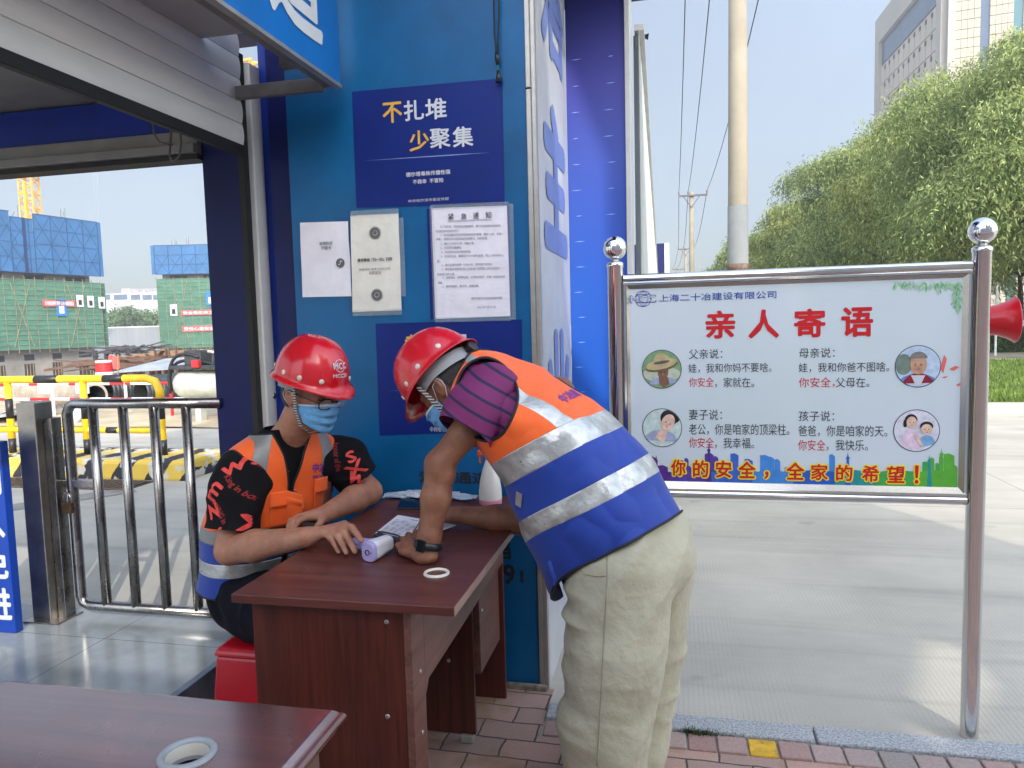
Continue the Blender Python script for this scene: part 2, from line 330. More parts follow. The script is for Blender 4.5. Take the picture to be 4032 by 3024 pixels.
def soldier_mat():
    m = mat('edge_brick', (.3, .25, .22), .85, 0)
    t = m.node_tree; L = t.links.new; b = t.nodes['Principled BSDF']
    info = N(t, 'ShaderNodeNewGeometry'); tc = N(t, 'ShaderNodeTexCoord')
    rp = N(t, 'ShaderNodeValToRGB'); rp.color_ramp.elements[0].color = (*srgb(160, 124, 116), 1); rp.color_ramp.elements[1].color = (*srgb(150, 140, 132), 1)
    e = rp.color_ramp.elements.new(.5); e.color = (*srgb(176, 150, 140), 1); L(info.outputs['Random Per Island'], rp.inputs[0])
    fn = N(t, 'ShaderNodeTexNoise'); fn.inputs['Scale'].default_value = 90; fn.inputs['Detail'].default_value = 6; L(tc.outputs['Object'], fn.inputs['Vector'])
    r1 = N(t, 'ShaderNodeMapRange'); r1.inputs['To Min'].default_value = .6; r1.inputs['To Max'].default_value = 1.3; L(fn.outputs[0], r1.inputs['Value'])
    mx = N(t, 'ShaderNodeMix', data_type='RGBA'); mx.blend_type = 'MULTIPLY'; mx.inputs['Factor'].default_value = .85; L(rp.outputs[0], mx.inputs['A']); L(r1.outputs[0], mx.inputs['B']); L(mx.outputs['Result'], b.inputs['Base Color'])
    bp = N(t, 'ShaderNodeBump'); bp.inputs['Strength'].default_value = .4; bp.inputs['Distance'].default_value = .004; L(fn.outputs[0], bp.inputs['Height']); L(bp.outputs[0], b.inputs['Normal'])
    return m
edge_brick = soldier_mat()
yellow_paint = mat('yellow_road_paint', srgb(222, 172, 40), .6, 0, .22, 22, bump=.2, bscale=90)
g = G(); gy = G(); x = -.47; k = 0
while x < 3.2:
    wd = .098 + .012 * random.random()
    tgt = gy if abs(x + wd / 2 - .285) < .056 else g
    dz = .004 * random.random()
    tgt.box((x + .004, 2.462, -.05), (x + wd - .004, 2.557, .012 + dz)); x += wd; k += 1
tag(g.build('pavement_edge', edge_brick, bevel=.004), kind='structure')
tag(gy.build('painted_brick', yellow_paint, bevel=.004), kind='structure')
granite = mat('granite', srgb(196, 196, 194), .7, 0, .28, 130, col2=srgb(110, 112, 116), bump=.25, bscale=150)
x = -.476
for ln in (1.0, 1.0, 1.0, 1.0, 1.0):
    x1 = x + ln + (.0 if x > 0 else -.05)
    g = G(); g.box((x + .004, 2.565, -.1), (x1 - .004, 2.667, .022)); tag(g.build('kerb', granite, bevel=.006), kind='structure'); x = x1
# grass tuft in the kerb joint
grass_m = mat('grass_blade', (.05, .09, .02), .8, 0, .3, 20)
V = []; F = []
for i in range(420):
    cx = .03 + abs(random.gauss(0, .06)); cy = 2.561 + random.gauss(0, .008); h = random.uniform(.006, .02); a = random.uniform(0, 6.28)
    n = len(V); V += [(cx - .0015 * math.cos(a), cy - .0015 * math.sin(a), .012), (cx + .0015 * math.cos(a), cy + .0015 * math.sin(a), .012), (cx + random.gauss(0, .008), cy + random.gauss(0, .008), .014 + h)]; F.append((n, n + 1, n + 2))
tag(mesh('grass_tuft', V, F, grass_m), 'small tuft of dry grass in the joint along the granite kerb by the trousers', 'grass', kind='stuff')

def tile_mat():
    m = mat('floor_tile', srgb(150, 156, 158), .16, 0, .14, 3, rvar=.09)
    t = m.node_tree; L = t.links.new; b = t.nodes['Principled BSDF']
    tc = N(t, 'ShaderNodeTexCoord'); k = N(t, 'ShaderNodeTexBrick'); k.offset = 0; mp = N(t, 'ShaderNodeMapping'); mp.inputs['Location'].default_value = (.84, .56, 0)
    L(tc.outputs['Object'], mp.inputs[0]); L(mp.outputs[0], k.inputs['Vector'])
    k.inputs['Scale'].default_value = 1; k.inputs['Brick Width'].default_value = .8; k.inputs['Row Height'].default_value = .8; k.inputs['Mortar Size'].default_value = .002
    old = b.inputs['Base Color'].links[0].from_socket
    mx = N(t, 'ShaderNodeMix', data_type='RGBA'); L(k.outputs['Fac'], mx.inputs['Factor']); L(old, mx.inputs['A']); mx.inputs['B'].default_value = (.08, .08, .08, 1); L(mx.outputs['Result'], b.inputs['Base Color'])
    return m
g = G(); g.box((-4.4, .2, .0), (-1.815, 2.93, .15)); tag(g.build('booth_floor', tile_mat()), kind='structure')

# ------------------------------------------------------------ passage booth
BX = -1.70; BY = 2.85
booth = thing('passage_booth', 'blue steel entrance booth with a half raised white roller shutter and grey soffit', 'booth', (BX, BY, 0))
g = G(); g.box((-1.812, .2, -.02), (-1.782, 2.93, .152)); g.build('threshold', mat('sill_steel', srgb(120, 132, 150), .35, .7, .15, 8), booth, bevel=.003)
g = G(); g.box((-1.965, BY, .15), (-1.765, BY + .2, 2.5)); g.build('column', navy, booth, bevel=.006)
g = G(); g.box((-4.118, BY, 2.335), (-1.967, BY + .2, 2.49)); g.build('beam', medblue, booth)
shut_grey = mat('shutter_slat', srgb(236, 234, 226), .5, 0, .08, 3, stretch=(1, .25, 1), rvar=.1)
grey_box = mat('grey_lintel', srgb(128, 126, 124), .55, 0, .1, 5)
g = G(); g.box((-4.118, BY - .02, 2.275), (-1.967, BY + .1, 2.333)); g.box((-4.118, BY - .05, 2.235), (-1.967, BY + .1, 2.273)); g.build('lintel', grey_box, booth, bevel=.004)
g = G(); g.box((-4.118, BY - .03, 2.212), (-1.967, BY + .06, 2.233)); g.build('weather_strip', rubber, booth)
g = G(); g.box((-4.3, .35, 2.5), (-1.74, BY + .2, 2.58)); g.build('ceiling', mat('ceiling_grey', srgb(120, 118, 116), .7, 0, .1, 3), booth)
for cx_, cy_ in ((-4.3, BY), (-4.3, .4), (-1.965, .4)):
    g = G(); g.box((cx_, cy_, .15), (cx_ + .18, cy_ + .18, 2.4995)); g.build('column', navy, booth, bevel=.006)
# roller shutter curtain: slats run along the passage
V = []; F = []; ya, yb = .4, 2.748; prof = []
z = 2.228; hs = .088
while z < 2.70:
    for k in range(7):
        a = k / 6; prof.append((BX + .006 * math.sin(math.pi * a), z + hs * .96 * a))
    prof.append((BX - .007, z + hs * .965)); prof.append((BX - .007, z + hs * .995)); z += hs
for px, pz in prof: V += [(px, ya, pz), (px, yb, pz)]
F = [(2 * i, 2 * i + 1, 2 * i + 3, 2 * i + 2) for i in range(len(prof) - 1)]
mesh('roller_shutter', V, F, shut_grey, booth, smooth=False, solid=.003, offs=-1)
g = G(); g.box((BX - .02, ya, 2.185), (BX + .012, yb, 2.227)); g.build('shutter_seal', rubber, booth, bevel=.005)
g = G(); g.box((BX - .022, 2.788, 0), (BX + .02, 2.868, 2.57)); go = g.build('shutter_guide', paint_white, booth, bevel=.006)
g = G(); g.lathe([(.0, .004), (.011, .004), (.013, .0)], (BX + .021, 2.845, 1.195), (1, 0, 0), 16); g.build('lock', steel_worn, go)
g = G(); g.box((BX - .03, 2.75, 0), (BX - .004, 2.787, 2.6)); g.build('groove_shade', rubber, booth)  # black strip painted in place of the shaded groove beside the guide
sof = mat('soffit_grey', srgb(172, 168, 162), .45, .1, .08, 3)
g = G(); g.box((BX + .004, .4, 2.56), (-1.30, 2.50, 2.575)); g.build('soffit', sof, booth)
g = G(); g.box((-1.305, .4, 2.405), (-1.245, 2.70, 2.425)); g.box((BX + .021, 2.672, 2.39), (-1.306, 2.70, 2.44)); g.box((-1.42, 2.56, 2.45), (-1.30, 2.60, 2.49)); g.build('soffit_frame', mat('grey_frame', srgb(122, 116, 110), .5, .3, .15, 9), booth, bevel=.003)
# lamp cables hanging inside
cab = mat('grey_cable', (.12, .12, .12), .5, 0, .1)
for pts, lab in (([aty(330, 262, 2.7), aty(333, 290, 2.7), aty(345, 308, 2.7), aty(372, 312, 2.7)], 'thin dark electric lead looping under the booth lintel'),
                 ([aty(371, 262, 2.72), aty(366, 330, 2.72), aty(369, 345, 2.72), aty(376, 350, 2.72), aty(387, 338, 2.72), aty(391, 310, 2.72), aty(388, 270, 2.72)], 'grey cable hanging in a knotted loop from the booth lintel')):
    g = G(); g.tube(pts, .0045, 8); o = g.build('cable', cab, base=pts[0], smooth=True); tag(o, lab, 'cable', 'cables hanging in the booth')
# blue fascia board with the passage name
fas_blue = mat('fascia_blue', srgb(18, 108, 184), .34, 0, .1, 2)
fas = thing('passage_sign', 'large blue overhead signboard with white characters above the roller shutter', 'sign', (-1.24, 1.0, 2.40))
g = G(); g.box((-1.262, .4, 2.412), (-1.24, 2.70, 3.15)); g.build('board', fas_blue, fas)
g = G(); g.box((-1.264, .4, 2.398), (-1.236, 2.702, 2.4115)); g.build('edge_trim', alu, fas)
g = G()
for ch, y0 in (('通', 1.66), ('道', 2.19)):
    write(g, ch, (-1.2375, y0, 2.495), (0, 1, 0), (0, 0, 1), box=(.37, .42), bold=.022)
g.build('lettering', mat('sign_white', (.66, .68, .68), .4, 0, .04), fas)

# ------------------------------------------------------------ gate pillar with its panels
PY = 2.80; PX = -.50
pil = thing('gate_pillar', 'tall teal gate pillar with a white lettered side and aluminium corner trim', 'pillar', (-1.0, PY, 0))
g = G(); g.box((-1.53, PY, .0), (-.536, 3.66, 4.4)); g.build('front_panel', teal, pil)
g = G(); g.box((-1.63, PY + .03, .0), (-1.531, 3.6, 4.4)); g.build('recessed_panel', navy, pil)
g = G(); g.box((-1.684, PY + .065, .0), (-1.632, 3.5, 4.4)); g.build('return_panel', medblue, pil)
g = G(); g.box((-.535, PY - .006, .0), (-.515, PY + .03, 2.36)); g.box((-.535, PY - .006, 2.364), (-.515, PY + .03, 4.4)); g.box((-.5145, PY - .003, 0), (-.497, PY + .03, 4.4)); g.build('corner_trim', alu, pil, bevel=.003)
wp = mat('white_side_panel', srgb(186, 187, 188), .4, 0, .07, 3, rvar=.08)
g = G(); g.box((-.535, PY + .031, 0), (PX, 3.66, 4.4)); g.build('side_panel', wp, pil)
g = G()
for ch, zt, zb in (('治', 3.05, 2.60), ('主', 2.42, 1.78), ('业', 1.45, .92)):
    write(g, ch, (PX + .003, 2.93, zb), (0, 1, 0), (0, 0, 1), box=(.66, zt - zb), bold=.05)
g.build('lettering', mat('faded_blue_letter', srgb(112, 128, 182), .45, 0, .05), pil)
stc = mat('stencil_black', (.008, .012, .02), .7, 0, .1)
g = G()
def st_w(ch, u, v, wd, h): write(g, ch, aty(u, v, PY - .0015), (1, 0, 0), (0, 0, 1), box=(wd, h), bold=.03)
st_w('当', 1073, 1208, .06, .075); st_w('9', 1087, 1262, .05, .085); st_w('1', 1124, 1258, .014, .05)
st_w('消防通道', 905, 1043, .30, .05)
g.build('stencil', stc, pil)
scr = mat('rivet_metal', (.3, .3, .32), .4, .8, .1)
g = G()
for u, v in ((637, 405), (642, 521), (650, 700)):
    g.lathe([(0, -.006), (.006, -.004), (.007, 0)], aty(u, v, PY + .03), (0, 1, 0), 10)
g.build('rivet', scr, pil)
# mortar strip at the pillar foot
g = G(); g.box((-1.5, PY - .03, -.02), (-.5, PY - .008, .03)); tag(g.build('footing', mat('mortar', srgb(150, 140, 126), .9, 0, .25, 25, bump=.5, bscale=60), bevel=.008), kind='structure')
# header over the pillars
g = G(); g.box((-3.0, 2.35, 3.25), (-.02, 4.3, 4.6)); g.build('header', navy, pil)

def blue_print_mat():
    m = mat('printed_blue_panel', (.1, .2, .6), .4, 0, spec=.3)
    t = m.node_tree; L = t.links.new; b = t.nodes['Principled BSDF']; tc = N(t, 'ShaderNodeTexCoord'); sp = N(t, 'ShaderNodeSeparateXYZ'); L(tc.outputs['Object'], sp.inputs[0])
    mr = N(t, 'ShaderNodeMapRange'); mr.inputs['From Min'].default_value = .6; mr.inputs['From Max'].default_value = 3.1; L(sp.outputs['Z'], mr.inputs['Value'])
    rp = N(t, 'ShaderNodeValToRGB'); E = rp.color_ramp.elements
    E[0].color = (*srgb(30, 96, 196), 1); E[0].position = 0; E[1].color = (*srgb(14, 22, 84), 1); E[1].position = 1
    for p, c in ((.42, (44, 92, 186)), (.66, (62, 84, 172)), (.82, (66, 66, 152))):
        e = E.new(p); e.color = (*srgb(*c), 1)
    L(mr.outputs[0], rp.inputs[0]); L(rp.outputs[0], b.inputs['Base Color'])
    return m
bp_ = thing('printed_panel', 'glossy blue printed wall panel with faint white sparkles behind the white lettered pillar side', 'panel', (-.35, 3.67, 0))
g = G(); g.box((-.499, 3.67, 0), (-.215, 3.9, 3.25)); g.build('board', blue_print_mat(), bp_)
g = G()
for r in range(17):
    for cx in (-.45, -.29):
        zz = .75 + r * .125; xx = cx + random.uniform(-.01, .01); wd = random.uniform(.016, .03)
        g.flat([(-wd, 0), (0, -.0016), (wd, .001), (0, .0022)], (xx, 3.6685, zz), (1, 0, 0), (0, 0, 1))
g.build('sparkle', mat('pale_print', srgb(150, 180, 240), .4, 0, 0), bp_)
g = G(); g.box((-.2145, 3.655, 0), (-.19, 3.9, 3.25)); g.build('edge_trim', paint_white, bp_, bevel=.003)

# white corrugated site hoarding running away along the street
hw = mat('white_corrugated', srgb(176, 182, 178), .45, 0, .06, 2, stretch=(1, 1, .2))
V = []; F = []; y = 3.92; pts = []
def fx(y): return -.17 - .0150 * (y - 5)
while y < 34:
    for dy, dx in ((0, 0), (.05, 0), (.07, -.03), (.17, -.03), (.19, 0)): pts.append((fx(y) + dx, y + dy))
    y += .21
for px, py in pts: V += [(px, py, 0), (px, py, 2.95)]
F = [(2 * i, 2 * i + 2, 2 * i + 3, 2 * i + 1) for i in range(len(pts) - 1)]
hd = thing('hoarding', 'long white corrugated metal hoarding receding along the street beyond the blue panel', 'fence', (fx(4), 4, 0))
mesh('corrugated_sheet', V, F, hw, hd, solid=.004, offs=-1)
g = G(); g.bar((fx(3.92), 3.92, 2.965), (fx(34), 34, 2.965), .05, .03); g.build('top_rail', paint_white, hd)
hd2 = thing('hoarding_gate', 'dark blue hoarding section with a white edge at the far end of the white hoarding', 'fence', (-.5, 36, 0))
g = G(); g.box((-3, 35.2, -2.7), (fx(35) + .28, 35.35, 5.0)); g.build('panel', navy, hd2); g = G(); g.box((fx(35) + .282, 35.15, 0), (fx(35) + .5, 35.4, 5.0)); g.build('edge_post', paint_white, hd2)
g = G(); c = Vector((fx(4.1) + .012, 4.1, 2.985)); g.lathe([(.0, 0), (.006, 0), (.008, .01), (.016, .03), (.017, .032), (.0, .02)], c, (1, .1, -.15), 16)
g.bar(c, c + Vector((-.02, 0, -.02)), .006); tag(g.build('loudspeaker', black, base=c), 'small black horn on top of the white hoarding', 'speaker')

# ------------------------------------------------------------ unseen arch added behind the camera, its sheets shaped to shade the foreground
AY = -2.5
gate = thing('shade_arch', 'tall pale entrance arch across the site road behind the camera', 'gate', (0, AY, 0))
def on_arch(p):                          # where the sun ray that reaches p crosses the arch
    p = Vector(p); t = (AY - p.y) / TO_SUN.y; q = p + TO_SUN * t; return (q.x, q.z)
hole = [on_arch(atz(u, v, 0)) for u, v in ((2002, 1305), (1962, 1510), (2085, 1596), (2150, 1480))]  # openings placed so that sun lands in chosen patches on the ground
hole3 = [on_arch(atz(u, v, 0)) for u, v in ((2130, 1250), (2215, 1320), (2290, 1420), (2150, 1320))]
hole2 = [on_arch(atz(u, v, 0)) for u, v in ((1962, 1545), (1958, 1610), (2080, 1612))]
sl = [on_arch(aty(u, v, 3.66)) for u, v in ((1220, 60), (1357, 400), (1330, 905), (1222, 730))]
rx, rz = on_arch(atz(1705, 1153, 0))
tx, tz = on_arch(atz(1940, 1120, 0))
def arch_plate(y0, y1):
    """an added shade sheet with cut-outs for sun patches, made of convex pieces around the openings"""
    import bmesh
    from mathutils.geometry import tessellate_polygon
    outer = [(1.25, 0), (9.2, 0), (9.2, rz - .1), (tx + .15, rz - .1), (tx - .1, tz + 1.2), (sl[2][0] + .55, sl[2][1] - 1.1), sl[2], sl[3], (sl[3][0] - .9, sl[3][1] + 2.2), (1.25, sl[3][1] + 2.2)]
    loops = [outer, hole[::-1], hole2[::-1], hole3[::-1]]
    flatp = [p for l in loops for p in l]
    tri = tessellate_polygon([[Vector((a, b, 0)) for a, b in l] for l in loops])
    n = len(flatp)
    V = [(a, y0, b) for a, b in flatp] + [(a, y1, b) for a, b in flatp]
    F = [tuple(t) for t in tri] + [tuple(i + n for i in t[::-1]) for t in tri]
    k = 0
    for l in loops:
        m_ = len(l)
        F += [(k + i, k + (i + 1) % m_, n + k + (i + 1) % m_, n + k + i) for i in range(m_)]; k += m_
    return V, F
g = G(); g.box((-2.8, AY - .06, 0), (1.2, AY, 3.35)); g.build('shade_wing', mat('arch_blue', srgb(200, 205, 210), .5, 0, .1), gate)  # unseen wall added to keep the sun off the booth floor
V, F = arch_plate(AY - .06, AY)
mesh('shade_front', V, F, mat('arch_blue', srgb(200, 205, 210), .5, 0, .1), gate)
up = [(sl[0][0] - .6, sl[0][1] + 1.5), sl[0], sl[1], (sl[1][0] + .5, sl[1][1] - 1.2), (tx + .2, tz + 1.6), (tx + .2, tz + 2.2), (sl[1][0] + .6, sl[1][1] + .6), (sl[0][0] - .4, sl[0][1] + 2.2)]
g = G(); g.box((sl[2][0] + .07, AY - .15, sl[2][1] - 1.0), (tx + .25, AY - .09, sl[1][1] + 1.2)); g.build('shade_side', MATS['arch_blue'], gate)  # added to stop stray sun through the end of the slot
g = G(); g.prism(up, (0, AY - .06, 0), (1, 0, 0), (0, 0, 1), (0, .06, 0)); g.build('shade_top', MATS['arch_blue'], gate)
# ------------------------------------------------------------ posters and papers on the pillar
YF = PY - .0015
def sheet(name, px, label, m, t=.0012, yoff=.0, cat='poster', bend=.0):
    """paper whose four corners (top left, top right, bottom right, bottom left) are read off the pillar face"""
    P = [aty(u, v, PY - .002 - yoff) for u, v in px]
    n = 12; V = []; F = []
    for j in range(n + 1):
        for i in range(n + 1):
            a, b = i / n, j / n; p = (P[0] * (1 - a) + P[1] * a) * (1 - b) + (P[3] * (1 - a) + P[2] * a) * b
            V.append(p + Vector((0, -bend * (abs(math.sin(7 * a + 5 * b)) + .6 * a * math.sin(9 * b)), 0)))
    F = [(j * (n + 1) + i, (j + 1) * (n + 1) + i, (j + 1) * (n + 1) + i + 1, j * (n + 1) + i + 1) for j in range(n) for i in range(n)]
    base = (P[2] + P[3]) / 2
    th = thing(name, label, cat, base)
    mesh('sheet', V, F, m, th, smooth=True)
    return th
def put(g, ch, u0, v0, u1, v1, y, bold=.0, mi=0, fit=True):   # writing that fills the rectangle read at (u0,v0 top left)-(u1,v1 bottom right)
    a = aty(u0, v1, y); b = aty(u1, v0, y)
    write(g, ch, (a.x, y, a.z), (1, 0, 0), (0, 0, 1), box=(b.x - a.x, b.z - a.z), bold=bold, mi=mi)
def z4(x, y): return 548.6 + x * .43, y * .43
def put4(g, ch, x0, y0, x1, y1, y, bold=0): put(g, ch, *z4(x0, y0), *z4(x1, y1), y, bold)

p1 = sheet('poster', [(760, 198), (1085, 169), (1090, 440), (770, 449)], 'upper blue poster with gold and white slogan characters on the teal pillar', poster_blue)
yt = PY - .0045
g = G(); put4(g, '不', 648, 508, 742, 622, yt, .02); put4(g, '少', 782, 650, 878, 762, yt, .02); g.build('gold_lettering', gold_ink, p1)
g = G()
for c, a, b, d, e in (('扎', 755, 498, 852, 610), ('堆', 862, 488, 966, 604), ('聚', 885, 640, 985, 750), ('集', 1000, 630, 1100, 742)): put4(g, c, a, b, d, e, yt, .02)
put4(g, '德尔塔毒株传播性强', 764, 850, 986, 890, yt, .02); put4(g, '不侥幸  不冒险', 798, 892, 952, 926, yt, .02); put4(g, '中共哈尔滨市委宣传部', 776, 990, 978, 1018, yt)
g.build('white_lettering', white_ink, p1)
streak = mat('pale_streak', srgb(120, 140, 200), .45, 0, 0)
def stripe(g, u0, v0, u1, v1, y, h=.0022):
    a, b = aty(u0, v0, y), aty(u1, v1, y); L_ = (b - a).length; d = (b - a).normalized(); n = Vector((-d.z, 0, d.x))
    g.flat([(0, 0), (L_ * .3, -h * .6), (L_ * .7, -h), (L_, 0), (L_ * .7, h), (L_ * .3, h * .6)], a, d, n)
g = G(); stripe(g, *z4(548, 808), *z4(1190, 766), yt); g.build('streak', streak, p1)
p2 = sheet('poster', [(811, 699), (1127, 690), (1130, 930), (820, 941)], 'lower blue poster half hidden behind the bending worker', poster_blue)
g = G(); put(g, '戴', 876, 722, 918, 772, yt, .02); put(g, '勤', 905, 788, 946, 836, yt, .02); g.build('gold_lettering', gold_ink, p2)
g = G(); put(g, '口', 925, 726, 960, 770, yt, .02); put(g, '罩', 966, 722, 1010, 768, yt, .02); put(g, '好习惯 常坚持', 934, 882, 1010, 896, yt, .02); put(g, '中共哈尔滨市委宣传部', 929, 922, 1013, 933, yt); g.build('white_lettering', white_ink, p2)
g = G(); stripe(g, 836, 844, 1100, 836, yt); g.build('streak', streak, p2)

a4 = sheet('notice_paper', [(648, 481), (752, 478), (760, 640), (654, 642)], 'plain white sheet taped left of the yellowed sheet on the pillar', paper_m, bend=.002, cat='paper')
g = G(); put(g, '疫情防控', 690, 521, 718, 530, PY - .008, .01); put(g, '行程卡', 694, 531, 715, 540, PY - .008, .01); g.build('lettering', ink_grey, a4)
g = G(); P0 = aty(735, 568, PY - .0075); g.disc((0, 0), .019, P0, (1, 0, 0), (0, 0, 1)); eo = g.build('emblem', ink_grey, a4)
g = G(); g.tube([P0 + Vector((dx, -.0015, dz)) for dx, dz in ((-.008, -.004), (-.004, -.009), (.0, -.004), (0, .004), (.004, .009), (.008, .004))], .0016, 6); g.build('emblem_curl', white_ink, eo)
b4 = sheet('notice_paper', [(757, 466), (861, 461), (868, 670), (762, 674)], 'yellowed sheet of paper with two round dark emblems taped on the teal pillar', paper_y, bend=.002, yoff=.006, cat='paper')
yb4 = PY - .0135
g = G(); put(g, '请用微信「扫一扫」扫码', 772, 555, 847, 566, yb4, .02); g.build('lettering', ink, b4)
g = G(); put(g, '其他场所-香港卫视东北亚', 776, 577, 843, 585, yb4); put(g, '总部基地', 797, 585, 823, 593, yb4); g.build('pale_lettering', ink_grey, b4)
for uv in ((810, 503), (814, 637)):
    g = G(); c0 = aty(*uv, yb4); n = 30
    for r0, r1 in ((.0, .008), (.011, .021), (.0225, .0245)):
        ring = [(r * math.cos(2 * math.pi * k / n), r * math.sin(2 * math.pi * k / n)) for r in (max(r0, .0005), r1) for k in range(n)]
        g.add([c0 + Vector((a, 0, b)) for a, b in ring], [(k, (k + 1) % n, n + (k + 1) % n, n + k) for k in range(n)])
    g.build('emblem', ink_grey, b4)
tape_m = mat('clear_tape', (.55, .6, .6), .18, 0, .05, 6, alpha=.28, bump=.2, bscale=30)
def tape(parent, strips):
    for k, (u0, v0, u1, v1, wd, y) in enumerate(strips):
        a, b = aty(u0, v0, y), aty(u1, v1, y); d = (b - a).normalized(); n = Vector((-d.z, 0, d.x)) * wd / 2
        mesh('tape', [a - n, b - n, b + n, a + n], [(0, 1, 2, 3)], tape_m, parent)
tape(b4, [(757, 462, 861, 456, .022, PY - .0145), (866, 470, 872, 640, .02, PY - .0145), (762, 676, 868, 673, .025, PY - .0148)])
nt_ = sheet('notice_paper', [(932, 450), (1095, 444), (1103, 683), (941, 689)], 'large white typed notice with an underlined title taped beside the pillar corner', paper_m, bend=.0015, cat='paper')
g = G(); yn = PY - .0065
g.box(tuple(aty(930, 690, PY - .0012)), tuple(aty(1100, 440, PY - .0012) + Vector((0, .0006, 0))))
g.build('backing', poster_blue, nt_)
g = G(); put(g, '紧', 968, 461, 980, 475, yn, .005); put(g, '急', 996, 460, 1008, 474, yn, .005); put(g, '通', 1022, 459, 1034, 473, yn, .005); put(g, '知', 1049, 457, 1061, 472, yn, .005)
for dv in (0, 2.2): 
    a, b = aty(967, 477.5 + dv, yn), aty(1062, 473.5 + dv, yn); g.add([a, b, b + Vector((0, 0, .001)), a + Vector((0, 0, .001))], [(0, 1, 2, 3)])
g.build('title', ink, nt_)
lines = [(951, 488, 1083, '为了落实省、市防指有关通知要求，基于目前疫情的紧张形势，'), (941, 498, 992, '即日起本项目部内实行：'), (952, 506, 1088, '1、松北区建设项目疫情疫情常态化管理，落实“三定、五有一'),
 (942, 515, 1054, '网格”，恢复人员14日活动史排查登记，封闭管理。'), (952, 525, 1025, '2、做好个人防护工作，佩戴口罩。'), (952, 534, 998, '3、人员须扫健康码。'), (953, 543, 1018, '4、人员须实名登记管理制度。'),
 (953, 552, 1089, '5、人员须测温，温度高于37.3℃即为发烧，禁止入场并及时上'), (944, 563, 952, '报。'), (954, 571, 1064, '6、未打疫苗的或第一针的人员，须尽快打完疫苗。'),
 (954, 580, 1090, '7、有班组认真排查7月10日从省外到项目上的人员情况，一'), (945, 591, 983, '经发现立即上报。'), (956, 598, 1091, '8、出现发烧、咳嗽等症状，必须及时就诊，并第一时间向社区'), (946, 609, 957, '报备。'), (956, 617, 1035, '9、做到常通风、勤洗手、定期消毒。'),
 (1018, 643, 1084, '香港卫视东北亚总部基地项目'), (1031, 662, 1070, '2021 年 7 月 31 日')]
g = G()
for u0, v0, u1, s in lines:
    dv = -(u1 - u0) * .018; a = aty(u0, v0 + 4.0, yn); b = aty(u1, v0 + 4.0 + dv, yn); d = (b - a); wd = d.length; d.normalize()
    V_, F_ = text2d(s, 0.0, 1.0, 0.0, 1)
    sc = wd / V_[:, 0].max(); g.add([a + d * (x * sc) + Vector((0, 0, 1)) * (y * min(sc * 1.15, .0125)) for x, y in V_], F_)
g.build('lettering', ink_grey, nt_)
tape(nt_, [(930, 448, 1098, 441, .02, PY - .0075), (1102, 440, 1108, 690, .024, PY - .0075), (932, 448, 941, 690, .016, PY - .0076), (940, 691, 1104, 687, .02, PY - .0074)])
# black cable with a plug hanging down the pillar
pts = [aty(1066, -60, PY - .02), aty(1067, 20, PY - .02), aty(1068, 70, PY - .02), aty(1073, 118, PY - .025), aty(1075, 130, PY - .025)]
g = G(); g.tube(pts, .0035, 8); g.tube([aty(1077, -60, PY - .018), aty(1078, 30, PY - .018), aty(1076, 90, PY - .02), aty(1074, 118, PY - .025)], .0035, 8)
o = thing('hanging_cable', 'black twin cable with a plug hanging down the teal pillar above the poster', 'cable', pts[-1]); g.build('wire', rubber, o, smooth=True)
g = G(); g.tube([aty(1073, 112, PY - .025), aty(1074.5, 126, PY - .025), aty(1075, 140, PY - .025)], [.007, .01, .006], 10); g.tube([aty(1076, 152, PY - .025), aty(1077, 165, PY - .025), aty(1077, 178, PY - .025)], [.005, .009, .012], 10); g.build('plug', black, o, smooth=True)
g = G(); g.tube([aty(1075, 138, PY - .025), aty(1076, 154, PY - .025)], .003, 8); g.build('bare_wire', mat('green_wire', (.02, .15, .12), .5), o)

# ------------------------------------------------------------ stainless notice board
SY = 2.72
sg = thing('notice_board', 'stainless steel notice board with round finials and a family safety message', 'notice board', (.4, SY, 0))
ball_n = 32
def sphere(g, c, r, n=32, m=20, mi=0, sc=(1, 1, 1)):
    c = Vector(c); V = []; F = []
    for j in range(m + 1):
        a = math.pi * j / m
        for i in range(n):
            b = 2 * math.pi * i / n; V.append((c.x + r * sc[0] * math.sin(a) * math.cos(b), c.y + r * sc[1] * math.sin(a) * math.sin(b), c.z + r * sc[2] * math.cos(a)))
    F = [(j * n + i, (j + 1) * n + i, (j + 1) * n + (i + 1) % n, j * n + (i + 1) % n) for j in range(m) for i in range(n)]
    return g.add(V, F, mi)
for px in (-.203, 1.0005):
    g = G(); g.lathe([(.0285, -.05), (.0285, 1.672), (.031, 1.675), (.031, 1.687), (.024, 1.693), (.0, 1.694)], (px, SY, 0), n=32); po = g.build('post', steel, sg, smooth=True)
    po.data.polygons.foreach_set('use_smooth', np.ones(len(po.data.polygons), dtype=bool))
    g = G(); g.lathe([(.02, 1.69), (.014, 1.70), (.014, 1.712)], (px, SY, 0)); g.build('neck', steel_worn, po, smooth=True)
    g = G(); sphere(g, (px, SY, 1.743), .0432); g.build('finial', chrome, po, smooth=True)
xl, xr = -.175, .9725; pz0, pz1, px0, px1 = .884, 1.592, -.152, .945
fr_p = [(.0, .0), (.006, .012), (.017, .016), (.024, .012), (.03, .0), (.036, .004)]
g = G()
g.tube([(xl, SY, 1.631), (xr, SY, 1.631)], .0155, 16); g.box((xl, SY - .012, 1.606), (xr, SY + .02, 1.617)); g.tube([(xl, SY, .838), (xr, SY, .838)], .0155, 16); g.box((xl, SY - .012, .852), (xr, SY + .02, .862))
g.box((xl, SY - .005, .8625), (xl + .012, SY + .02, 1.6055)); g.box((xr - .012, SY - .005, .8625), (xr, SY + .02, 1.6055))
g.build('rail', steel, sg, smooth=False, bevel=.002)
